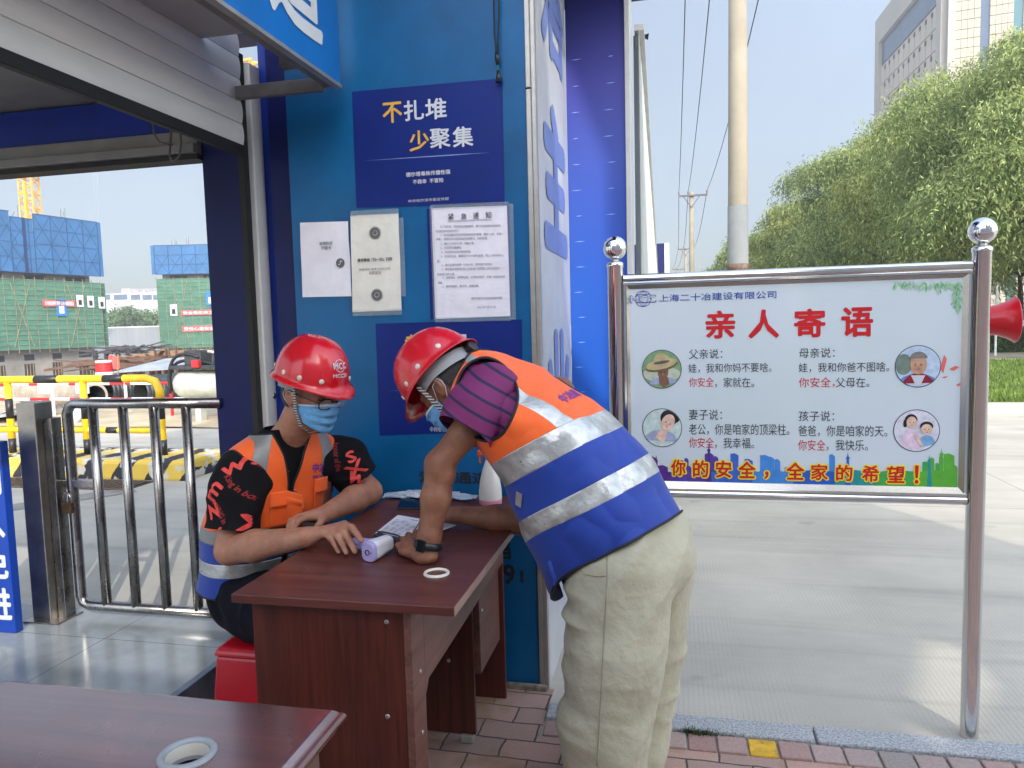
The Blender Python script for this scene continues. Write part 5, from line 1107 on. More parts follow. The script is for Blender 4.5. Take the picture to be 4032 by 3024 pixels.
# ------------------------------------------------------------ poles and wires
pole_c = mat('pole_concrete', srgb(150, 141, 124), .85, 0, .1, 1.2, bump=.1, bscale=30); pole_g = mat('pole_grey_paint', srgb(122, 124, 122), .85, 0, .1, 2)
arm_m = mat('crossarm', (.12, .12, .14), .6, .5, .1); ins_m = mat('insulator', (.25, .16, .12), .3)
pole_at = [(11.0, None), (40, None), (70, None), (98, None)]; PX_ = []; armpts = []
for k, (y, _) in enumerate(pole_at):
    u = (1594, 1494, 1481, 1464)[k]; v = (560, 500, 560, 585)[k]; x = aty(u, v, y).x; PX_.append(x)
    t = thing('utility_pole', ['thick pale concrete utility pole rising out of the top of the photo', 'concrete utility pole with a crossarm in the middle distance', 'second far concrete utility pole with a crossarm', 'farthest utility pole on the street'][k], 'pole', (x, y, 0), 'utility poles along the street')
    H_ = 8.05; g = G(); g.tube([(x, y, 0), (x, y, H_)], [.15, .115] if k == 0 else [.17, .11], 20); g.build('shaft', pole_c, t, smooth=True)
    if k == 0:
        zb_ = aty(1594, 577, y).z; zg_ = aty(1594, 445, y).z
        g = G(); g.tube([(x, y, 0), (x, y, zg_)], [.153, .142], 20); g.build('grey_foot', pole_g, t, smooth=True); g = G(); g.tube([(x, y, zb_ - .06), (x, y, zb_ + .04)], .156, 20); g.build('band', rust, t, smooth=True)
    g = G(); g.bar((x - .66, y - .14, H_ - .2), (x + .8, y - .14, H_ - .2), .09, .09); g.bar((x - .4, y - .14, H_ - .25), (x, y - .14, H_ - .8), .04); g.bar((x + .4, y - .14, H_ - .25), (x, y - .14, H_ - .8), .04); g.build('crossarm', arm_m, t)
    pts = []
    for dx in (-.64, -.17, .78):
        g = G(); g.lathe([(.02, 0), (.05, .05), (.035, .09), (.05, .13), (.03, .17), (0, .18)], (x + dx, y - .14, H_ - .155), n=12); g.build('insulator', ins_m, t); pts.append(Vector((x + dx, y - .14, H_ + .02)))
    armpts.append(pts)
p_1 = [q_ + Vector((0, -29, 0)) + (armpts[0][0] - armpts[1][0]) * 0 for q_ in armpts[0]]
first = [Vector((q_.x - .3, q_.y - 29, q_.z + .4)) for q_ in armpts[0]]
chain = [first] + armpts
names = ('left', 'middle', 'right')
for j in range(3):
    for k in range(len(chain) - 1):
        a, b = chain[k][j], chain[k + 1][j]; pts = []
        for i in range(17): f = i / 16; p = a.lerp(b, f); p.z -= .55 * 4 * f * (1 - f); pts.append(p)
        g = G(); g.tube(pts, .012 if k < 2 else .016, 6); tag(g.build('power_line', wm, base=a), names[j] + ' overhead street wire ' + ['passing above the camera to the thick near pole', 'from the thick near pole to the middle distance pole', 'between the two middle poles', 'between the two farthest poles'][k], 'wire', 'overhead wires between the poles')
# ------------------------------------------------------------ tower block behind the willows
tb_stone = mat('tower_stone', srgb(172, 162, 144), .8, 0, .06, .12); tb_side = mat('tower_side', srgb(182, 172, 158), .85, 0, .05, .1); tb_glass = mat('tower_glass', srgb(64, 112, 120), .15, 0, .1, .1); tb_dark = mat('tower_band', srgb(66, 84, 108), .2, 0, .1, .1); tb_void = mat('tower_niche', srgb(60, 54, 50), .9)
Cn = aty(2040, 300, 118); Lf = aty(1897, 300, 150)
ex = Vector((1, -.16, 0)).normalized(); sx_ = Vector((Lf.x - Cn.x, Lf.y - Cn.y, 0)); SL = sx_.length; sx_.normalize(); C0 = Vector((Cn.x, Cn.y, 0)); TH = aty(1897, 45, 150).z
tb = thing('tower_block', 'tall beige stone tower block with teal glass strips behind the willows', 'building', C0)
upv = Vector((0, 0, 1)); n_s = Vector((sx_.y, -sx_.x, 0));  n_s = n_s if n_s.x < 0 else -n_s; n_f = Vector((-ex.y, ex.x, 0)); n_f = n_f if n_f.y < 0 else -n_f
g = G(); W2 = 60; P4 = [C0, C0 + ex * W2, C0 + ex * W2 + sx_ * SL, C0 + sx_ * SL]; g.add(P4 + [p + upv * TH for p in P4], [(0, 3, 2, 1), (4, 5, 6, 7), (0, 1, 5, 4), (1, 2, 6, 5), (2, 3, 7, 6), (3, 0, 4, 7)]); g.build('wall', tb_side, tb)
def pan_(g, o, d, nrm, s0, s1, z0, z1, off, mi=0): g.obox(o + d * (s0 + s1) / 2 + nrm * off / 2 + upv * (z0 + z1) / 2, d * (s1 - s0) / 2, nrm * off / 2, upv * (z1 - z0) / 2, mi)
g = G(); pan_(g, C0, sx_, n_s, SL * .93, SL, 0, TH - .1, .8); pan_(g, C0, sx_, n_s, 0, SL * .06, 0, TH - .1, .8); pan_(g, C0, sx_, n_s, SL * .06 + .01, SL * .93 - .01, TH - 4.6, TH - .1, .8); g.build('side_frame', mat('tower_trim', srgb(168, 162, 152), .8, 0, .05, .1), tb)
g = G(); pan_(g, C0, sx_, n_s, SL * .062, SL * .928, TH - 8.6, TH - 4.7, .25); g.build('side_band', tb_dark, tb)
sf = G(); nz_ = 13
for i in range(11):
    for k in range(nz_): pan_(sf, C0, sx_, n_s, SL * (.075 + i * .078) + .12, SL * (.075 + (i + 1) * .078) - .12, TH - 9 - (k + 1) * 3.1 + .1, TH - 9 - k * 3.1 - .1, .3)
sf.build('side_panels', tb_side, tb)
g = G()
for i in range(10):
    for k in range(nz_): pan_(g, C0, sx_, n_s, SL * (.075 + (i + 1) * .078) - .35, SL * (.075 + (i + 1) * .078) + .35, TH - 9 - k * 3.1 - 1.0, TH - 9 - k * 3.1 - .35, .36)
g.build('vent', tb_void, tb)
def stone_grid(m):
    t = m.node_tree; L = t.links.new; b = t.nodes['Principled BSDF']
    return m
pos = 0.0; seq = [(3.0, 'T'), (3.1, 'S'), (1.1, 'D'), (2.8, 'S'), (1.1, 'G'), (2.9, 'S'), (1.1, 'G'), (2.9, 'S'), (1.1, 'G'), (2.9, 'S'), (1.1, 'G'), (2.9, 'S'), (1.1, 'D'), (8, 'S')]
for wd, k in seq:
    g = G()
    if k == 'T': pan_(g, C0, ex, n_f, pos, pos + wd * .3, 0, TH, 1.0); g.build('corner_pier', MATS['tower_trim'], tb); wd *= .3
    elif k == 'S':
        rows = int(TH / 1.25)
        for rr in range(rows): 
            for cc in range(4): pan_(g, C0, ex, n_f, pos + wd * cc / 4 + .02, pos + wd * (cc + 1) / 4 - .02, TH * rr / rows + .04, TH * (rr + 1) / rows - .04, .5)
        g.build('stone_bay', tb_stone, tb)
    else: pan_(g, C0, ex, n_f, pos, pos + wd, 0, TH, .3); g.build('glass_strip', tb_glass if k == 'G' else tb_dark, tb)
    pos += wd
# ------------------------------------------------------------ desks
def wood_mat(name, c1, c2, rough, axis, sc=1.0, coat=0.0):
    m = mat(name, c1, rough, 0, .1, 3); t = m.node_tree; L = t.links.new; b = t.nodes['Principled BSDF']
    tc = N(t, 'ShaderNodeTexCoord'); mp = N(t, 'ShaderNodeMapping'); s = [28, 28, 28]; s[axis] = 1.6; mp.inputs['Scale'].default_value = [a * sc for a in s]; L(tc.outputs['Object'], mp.inputs[0])
    n1 = N(t, 'ShaderNodeTexNoise'); n1.inputs['Scale'].default_value = 1; n1.inputs['Detail'].default_value = 7; n1.inputs['Roughness'].default_value = .65; n1.inputs['Distortion'].default_value = .8; L(mp.outputs[0], n1.inputs['Vector'])
    rp = N(t, 'ShaderNodeValToRGB'); rp.color_ramp.elements[0].color = (*c2, 1); rp.color_ramp.elements[1].color = (*c1, 1); rp.color_ramp.elements[0].position = .32; rp.color_ramp.elements[1].position = .66
    L(n1.outputs[0], rp.inputs[0]); L(rp.outputs[0], b.inputs['Base Color'])
    n2 = N(t, 'ShaderNodeTexNoise'); n2.inputs['Scale'].default_value = 4; n2.inputs['Detail'].default_value = 6; L(tc.outputs['Object'], n2.inputs['Vector'])
    mr = N(t, 'ShaderNodeMapRange'); mr.inputs['From Min'].default_value = .3; mr.inputs['From Max'].default_value = .7; mr.inputs['To Min'].default_value = rough - .07; mr.inputs['To Max'].default_value = rough + .1; L(n2.outputs[0], mr.inputs['Value']); L(mr.outputs[0], b.inputs['Roughness'])
    bp = N(t, 'ShaderNodeBump'); bp.inputs['Strength'].default_value = .08; bp.inputs['Distance'].default_value = .002; L(n1.outputs[0], bp.inputs['Height']); L(bp.outputs[0], b.inputs['Normal'])
    if coat: b.inputs['Coat Weight'].default_value = coat; b.inputs['Coat Roughness'].default_value = .16; b.inputs['Coat IOR'].default_value = 2.5; b.inputs['Specular IOR Level'].default_value = .8
    return m
wd_top = wood_mat('mahogany_top', srgb(108, 60, 52), srgb(76, 38, 32), .33, 0)
wd_v = wood_mat('mahogany_upright', srgb(96, 40, 27), srgb(58, 22, 15), .42, 2, 1.6)
wd_side = wood_mat('mahogany_side', srgb(124, 84, 72), srgb(88, 54, 46), .4, 1)
edge_m = mat('edge_band', srgb(150, 120, 106), .4, 0, .1, 10)
DZ = .80; dx0, dx1, dy0, dy1 = -1.123, -.521, 1.642, 2.775
dsk = thing('registration_desk', 'reddish brown wooden desk where the two workers sign the register', 'desk', (-.82, 2.2, 0))
g = G(); g.box((dx0, dy0, .776), (dx1, dy1, DZ)); g.build('desktop', wd_top, dsk, bevel=.0025)
g = G(); g.box((dx1 + .0002, dy0 + .001, .777), (dx1 + .002, dy1, DZ - .0008)); g.build('edge_strip', edge_m, dsk)
g = G(); g.box((-1.09, 1.682, .0), (-.6675, 1.70, .7755)); ep = g.build('end_panel', wd_v, dsk, bevel=.0015)
g = G(); g.box((-.667, 1.680, 0), (-.647, 1.772, .7755)); g.prism([(1.7725, .7755), (1.7725, .50), (1.80, .535), (2.69, .56), (2.69, .7755)], (-.667, 0, 0), (0, 1, 0), (0, 0, 1), (.02, 0, 0)); g.build('side_apron', wd_side, dsk, bevel=.001)
g = G(); g.box((-.98, 2.38, .035), (-.69, 2.398, .7755)); g.build('partition', wd_v, dsk, bevel=.001)
g = G(); g.box((-.98, 2.40, .25), (-.6685, 2.688, .555)); g.build('drawer_box', wd_side, dsk, bevel=.001)
g = G(); g.box((-1.09, 2.692, 0), (-.652, 2.712, .7755)); g.build('end_panel', wd_v, dsk, bevel=.0015)
g = G(); g.box((-1.09, 1.702, .30), (-1.075, 2.69, .7755)); g.build('modesty_panel', wd_v, dsk)
screw_m = mat('screw_cap', (.55, .53, .5), .3, .9, .05)
for p, nrm in (((-.712, 1.6815, .735), (0, -1, 0)), ((-.72, 1.6815, .485), (0, -1, 0)), ((-.6465, 1.735, .585), (1, 0, 0)), ((-.6465, 1.735, .42), (1, 0, 0)), ((-.6465, 2.28, .66), (1, 0, 0)), ((-.668, 2.43, .47), (1, 0, 0)), ((-.78, 2.3795, .30), (0, -1, 0))):
    g = G(); g.lathe([(.0065, 0), (.0065, .002), (.004, .0032), (.002, .002), (0, .002)], p, nrm, 14); g.build('screw', screw_m, dsk, smooth=True)
for x, y in ((-.72, 2.39), (-.95, 2.39)):
    g = G(); g.box((x - .022, y - .02, .0065), (x + .022, y + .02, .0345)); g.build('foot', mat('foot_grey', srgb(150, 152, 140), .7), dsk, bevel=.003)
scuffed(wd_top, srgb(150, 120, 110), .67, (5, 9, 5), .35); scuffed(wd_v, srgb(150, 110, 96), .70, (6, 6, 3), .3); scuffed(wd_side, srgb(160, 130, 118), .69, (6, 4, 6), .3)
ivory = mat('ivory_plastic', srgb(222, 216, 200), .35, 0, .05, 12)
def grommet(parent, c, r, m_r, deep):
    g = G(); g.lathe([(r, -.001), (r, .002), (r * .96, .005), (r * .84, .006), (r * .78, .003), (r * .76, -deep), (0.0001, -deep - .0003)] if deep < .02 else [(r, -.0005), (r, .002), (r * .95, .006), (r * .80, .0065), (r * .74, .002), (r * .72, -deep)], c, n=48)
    o = g.build('cable_grommet', m_r, parent, smooth=True); return o
grommet(dsk, atz(943, 1239, DZ) , .036, ivory, .008)
# foreground desk
d2 = thing('foreground_desk', 'dark worn desk corner with an ornate moulded edge in the left foreground', 'desk', (-1.0, .9, 0))
wd_d = wood_mat('dark_walnut', srgb(112, 62, 54), srgb(76, 40, 36), .28, 0, .7, coat=1.0)
scuffed(wd_d, srgb(150, 130, 124), .66, (8, 14, 8), .4)
T2 = .75; a_, b_ = Vector((-.628, 1.255, T2)), Vector((-1.41, 1.248, T2))
prof2 = [(0, 0), (.004, -.001), (.012, -.0085), (.014, -.012), (.020, -.0135), (.024, -.020), (.023, -.026), (.017, -.033), (.010, -.040), (.006, -.050), (.0, -.052)]
inner = [(a_.x - .02, .35), (a_.x - .02, a_.y - .02), (b_.x + .02, b_.y - .02), (b_.x + .02, .35)]
cy_ = atz(405, 1630, T2); gr = .040; nseg = 48
# top with a round cable hole
hole_ = [(cy_.x + gr * math.cos(2 * math.pi * k / nseg), cy_.y + gr * math.sin(2 * math.pi * k / nseg)) for k in range(nseg)]
from mathutils.geometry import tessellate_polygon
def plate_hole(outer, hole, z):
    tri = tessellate_polygon([[Vector((a, b, 0)) for a, b in outer], [Vector((a, b, 0)) for a, b in hole[::-1]]]); pts = list(outer) + list(hole[::-1])
    V = [(a, b, z) for a, b in pts]; F = []
    for t in tri:
        p, q, r_ = (Vector((*pts[i], 0)) for i in t); F.append(tuple(t) if (q - p).cross(r_ - p).z > 0 else tuple(t[::-1]))
    return V, F
V, F = plate_hole(inner, hole_, T2); mesh('desktop', V, F, wd_d, d2)
V = []; F = []; L0 = inner
dirs = [Vector((1, 0, 0)), Vector((1, 1, 0)), Vector((-1, 1, 0)), Vector((-1, 0, 0))]
for (x, y), d in zip(L0, dirs):
    for o_, z_ in prof2: V.append((x + d.x * (o_), y + d.y * (o_), T2 + z_))
n = len(prof2)
for i in range(3):
    for k in range(n - 1): F.append((i * n + k, i * n + k + 1, (i + 1) * n + k + 1, (i + 1) * n + k))
mesh('moulded_edge', V, F, wd_d, d2, smooth=False)
g = G(); g.box((b_.x + .05, .4, .60), (a_.x - .03, a_.y - .05, T2 - .0525)); g.box((b_.x + .08, .4, 0), (b_.x + .12, a_.y - .08, .5995)); g.box((a_.x - .09, .4, 0), (a_.x - .05, a_.y - .08, .5995)); g.build('carcass', wd_d, d2)
grommet(d2, (cy_.x, cy_.y, T2), .049, mat('grey_plastic', srgb(150, 154, 156), .35, 0, .05), .03)
g = G(); g.lathe([(.0355, .0), (.0355, -.03)], (cy_.x, cy_.y, T2), n=48); g.build('grommet_liner', ivory, d2, smooth=True)
# ------------------------------------------------------------ stool
st_m = mat('red_stool', srgb(176, 12, 30), .32, 0, .08, 5)
so = thing('plastic_stool', 'red plastic stool under the seated worker', 'stool', (-1.43, 2.24, .006))
def frustum(g, c, w0, w1, z0, z1):
    c = Vector(c); V = [(c.x + s * w0, c.y + t * w0, z0) for s, t in ((-1, -1), (1, -1), (1, 1), (-1, 1))] + [(c.x + s * w1, c.y + t * w1, z1) for s, t in ((-1, -1), (1, -1), (1, 1), (-1, 1))]
    g.add(V, [(0, 3, 2, 1), (4, 5, 6, 7), (0, 1, 5, 4), (1, 2, 6, 5), (2, 3, 7, 6), (3, 0, 4, 7)])
g = G(); frustum(g, (-1.375, 2.24, 0), .146, .132, .39, .42); g.build('seat', st_m, so, bevel=.012)
g = G(); frustum(g, (-1.375, 2.24, 0), .158, .136, .10, .389); g.build('skirt', st_m, so, bevel=.01)
for s, t in ((-1, -1), (1, -1), (1, 1), (-1, 1)):
    g = G(); g.bar((-1.375 + s * .145, 2.24 + t * .145, .0065), (-1.375 + s * .142, 2.24 + t * .142, .0995), .03, .03); g.build('leg', st_m, so)
# ------------------------------------------------------------ things on the desk
cb_pts = [atz(u, v, DZ + .006) for u, v in ((805, 1155), (859, 1112), (986, 1134), (880, 1174))]
cbd = thing('clipboard', 'clipboard with a filled-in register sheet under the hands of the workers', 'clipboard', atz(880, 1145, DZ))
P0, P1, P2, P3 = cb_pts; exq = (P3 - P0).normalized(); eyq = (P1 - P0).normalized()
g = G(); g.add([p + Vector((0, 0, -.0045)) for p in cb_pts] + [p + Vector((0, 0, -.002)) for p in cb_pts], [(0, 1, 2, 3), (4, 7, 6, 5), (0, 4, 5, 1), (1, 5, 6, 2), (2, 6, 7, 3), (3, 7, 4, 0)]); g.build('board', mat('board_blue', srgb(70, 90, 140), .5), cbd)
for k in range(2):
    e = Vector((.002 * k, -.002 * k, -.001 + .0012 * k)); mesh('register_sheet', [P0 + e, P3 + e, P2 + e, P1 + e], [(0, 1, 2, 3)], paper_m, cbd)
g = G(); zt_ = Vector((0, 0, .0014)); wv, hv = (P3 - P0), (P1 - P0)
q2 = lambda a, b: P0 * (1 - a) * (1 - b) + P3 * a * (1 - b) + P1 * (1 - a) * b + P2 * a * b + zt_
for k in range(17):
    b0 = .06 + .043 * k; g.add([q2(.06, b0), q2(.95, b0), q2(.95, b0 + .004), q2(.06, b0 + .004)], [(0, 1, 2, 3)])
    for a0 in np.arange(.08, .9, .13):
        if random.random() < .75: l_ = random.uniform(.04, .1); g.add([q2(a0, b0 + .012), q2(a0 + l_, b0 + .012), q2(a0 + l_, b0 + .024), q2(a0, b0 + .024)], [(0, 1, 2, 3)])
g.add([q2(.3, .86), q2(.72, .86), q2(.72, .885), q2(.3, .885)], [(0, 1, 2, 3)])
g.build('table_lines', mat('faint_print', (.25, .25, .3), .7), cbd)
g = G(); ca, cb2 = q2(.1, .0), q2(.85, .0); dd = (cb2 - ca).normalized(); g.bar(ca + Vector((0, 0, .004)), cb2 + Vector((0, 0, .004)), .022, .006); g.tube([ca + Vector((0, .012, .008)), ca.lerp(cb2, .3) + Vector((0, .016, .011)), ca.lerp(cb2, .7) + Vector((0, .016, .011)), cb2 + Vector((0, .012, .008))], .003, 8); g.build('clip', mat('clip_grey', (.16, .16, .17), .3, .9), cbd, bevel=.001)
# forehead thermometer
lil = mat('lilac_plastic', srgb(176, 166, 214), .4, 0, .04); whp = mat('white_plastic', srgb(226, 226, 230), .3, 0, .03)
L_ = atz(797, 1192, DZ + .030); fw = Vector((-.30, -.94, -.05)).normalized(); sd = fw.cross(Vector((0, 0, 1))).normalized(); upz = sd.cross(fw)
th = thing('thermometer', 'white and lilac forehead thermometer lying under the seated worker\'s fingers', 'thermometer', (L_.x, L_.y, DZ))
def rrect(w_, h_, r_, n=6): return [(sx * (w_ - r_) + r_ * math.cos(a), sy * (h_ - r_) + r_ * math.sin(a)) for sx, sy, a0 in ((1, 1, 0), (-1, 1, 1.5708), (-1, -1, 3.1416), (1, -1, 4.7124)) for a in [a0 + 1.5708 * k / n for k in range(n + 1)]]
def loft_rr(rings):                     # rings: centre, ex, ey, half w, half h, corner radius
    V = []; F = []
    for c, ex, ey, w_, h_, r_ in rings:
        pl = rrect(w_, h_, r_); V += [c + ex * a + ey * b for a, b in pl]
    n = len(pl)
    for i in range(len(rings) - 1): F += [(i * n + k, i * n + (k + 1) % n, (i + 1) * n + (k + 1) % n, (i + 1) * n + k) for k in range(n)]
    F += [tuple(range(n - 1, -1, -1)), tuple(range((len(rings) - 1) * n, len(rings) * n))]
    return V, F
V, F = loft_rr([(L_ - fw * .095, sd, upz, .015, .017, .012), (L_ - fw * .085, sd, upz, .02, .023, .015), (L_ - fw * .03, sd, upz, .023, .028, .016), (L_ - fw * .008, sd, upz, .0235, .0285, .016)]); mesh('body', V, F, whp, th, smooth=False, bevel=.002)
V, F = loft_rr([(L_ - fw * .0078, sd, upz, .0245, .0292, .017), (L_ + fw * .004, sd, upz, .024, .0285, .016), (L_ + fw * .007, sd, upz, .021, .026, .015)]); mesh('nose', V, F, lil, th)
g = G(); g.lathe([(.0085, 0), (.0085, .002), (.0065, .002), (.006, -.002), (.0, -.002)], L_ + fw * .0071, fw, 20); g.build('lens', black, th); g = G(); g.lathe([(.002, 0), (.002, .001), (0, .001)], L_ + fw * .0071 + sd * -.014, fw, 10); g.build('sensor_hole', black, th)
hd_ = (-sd * (1 if sd.x > 0 else -1) + Vector((0, 0, -.05))).normalized()
V, F = loft_rr([(L_ - fw * .05 + hd_ * .01, fw, upz, .018, .02, .012), (L_ - fw * .052 + hd_ * .055, fw, upz, .016, .017, .012), (L_ - fw * .058 + hd_ * .105, fw, upz, .018, .016, .012)]); mesh('handle', V, F, lil, th, smooth=False)
# phone, masks, bottle
pp = [atz(u, v, DZ + .008) for u, v in ((857, 1097), (930, 1097), (925, 1075), (866, 1075))]
ph = thing('mobile_phone', 'dark mobile phone lying on the desk behind the leaning arm', 'phone', (pp[0].x + .05, pp[0].y, DZ))
g = G(); g.add(pp + [p - Vector((0, 0, .0075)) for p in pp], [(0, 1, 2, 3), (7, 6, 5, 4), (0, 4, 5, 1), (1, 5, 6, 2), (2, 6, 7, 3), (3, 7, 4, 0)]); g.build('case', black, ph, bevel=.002); e = Vector((0, 0, .0006)); c_ = sum(pp, Vector()) / 4
mesh('screen', [c_ + (p - c_) * .94 + e for p in pp], [(0, 1, 2, 3)], mat('phone_screen', (.006, .008, .03), .08, 0, 0), ph)
film = mat('clear_film', (.8, .84, .88), .2, 0, .1, 30, alpha=.55, bump=.6, bscale=60); mask_b = mat('mask_blue', srgb(120, 178, 224), .8, 0, .08, 20, bump=.2, bscale=150); mask_w = mat('mask_white', srgb(222, 226, 232), .85, 0, .04, 20)
for k, (u, v, ang, wd, ln, z, lab) in enumerate(((898, 1056, .1, .075, .13, .004, 'flat face mask packet at the back left of the desk'), (905, 1070, -.5, .08, .12, .010, 'crumpled clear packet lying behind the phone'), (985, 1052, .35, .08, .14, .005, 'face mask packet with white film at the back of the desk'), (1000, 1080, -.25, .07, .10, .006, 'opened packet with a pale blue mask beside the spray bottle'), (962, 1066, .8, .06, .1, .014, 'white mask packet between the arm and the bottle'))):
    c = atz(u, v, DZ); c.y = min(c.y, 2.70); ex_, ey_ = Vector((math.cos(ang), math.sin(ang), 0)), Vector((-math.sin(ang), math.cos(ang), 0)); t = thing('mask_packet', lab, 'mask packet', c, 'face mask packets on the desk')
    n = 9; V = []
    for j in range(n):
        for i in range(n):
            a, b = i / (n - 1) - .5, j / (n - 1) - .5; V.append(c + ex_ * a * ln * 1.1 + ey_ * b * wd * 1.1 + Vector((0, 0, z + .007 + .005 * math.sin(9 * a + 5 * b + k) * math.cos(11 * b + k) + random.uniform(0, .003))))
    F = [(j * n + i, j * n + i + 1, (j + 1) * n + i + 1, (j + 1) * n + i) for j in range(n - 1) for i in range(n - 1)]; mesh('film', V, F, film, t)
    V = []
    for j in range(5):
        for i in range(5):
            a, b = i / 4 - .5, j / 4 - .5; V.append(c + ex_ * a * ln * .8 + ey_ * b * wd * .8 + Vector((0, 0, z + .003 + .003 * (j % 2))))
    mesh('mask', V, [(j * 5 + i, j * 5 + i + 1, (j + 1) * 5 + i + 1, (j + 1) * 5 + i) for j in range(4) for i in range(4)], mask_b if k % 2 == 0 or k == 3 else mask_w, t)
bc = atz(1060, 1088, DZ); sb = thing('spray_bottle', 'white cone shaped spray bottle with a pink base on the desk', 'bottle', bc)
g = G(); g.lathe([(.0, .0), (.040, .0), (.043, .003), (.0435, .02)], bc, n=36); g.build('base', mat('pink_plastic', srgb(238, 150, 172), .4), sb, smooth=True)
g = G(); g.lathe([(.0433, .0201), (.043, .05), (.038, .09), (.028, .13), (.016, .165), (.0145, .17)], bc, n=36); g.build('bottle', mat('milky_plastic', srgb(226, 220, 208), .35, 0, .03), sb, smooth=True)
g = G(); g.lathe([(.016, .1701), (.016, .185), (0, .185)], bc, n=20); g.box((bc.x - .045, bc.y - .011, bc.z + .186), (bc.x + .03, bc.y + .011, bc.z + .205)); g.box((bc.x - .04, bc.y - .005, bc.z + .155), (bc.x - .033, bc.y + .005, bc.z + .1855)); g.build('trigger', mat('orange_plastic', srgb(230, 90, 40), .4), sb, bevel=.002)
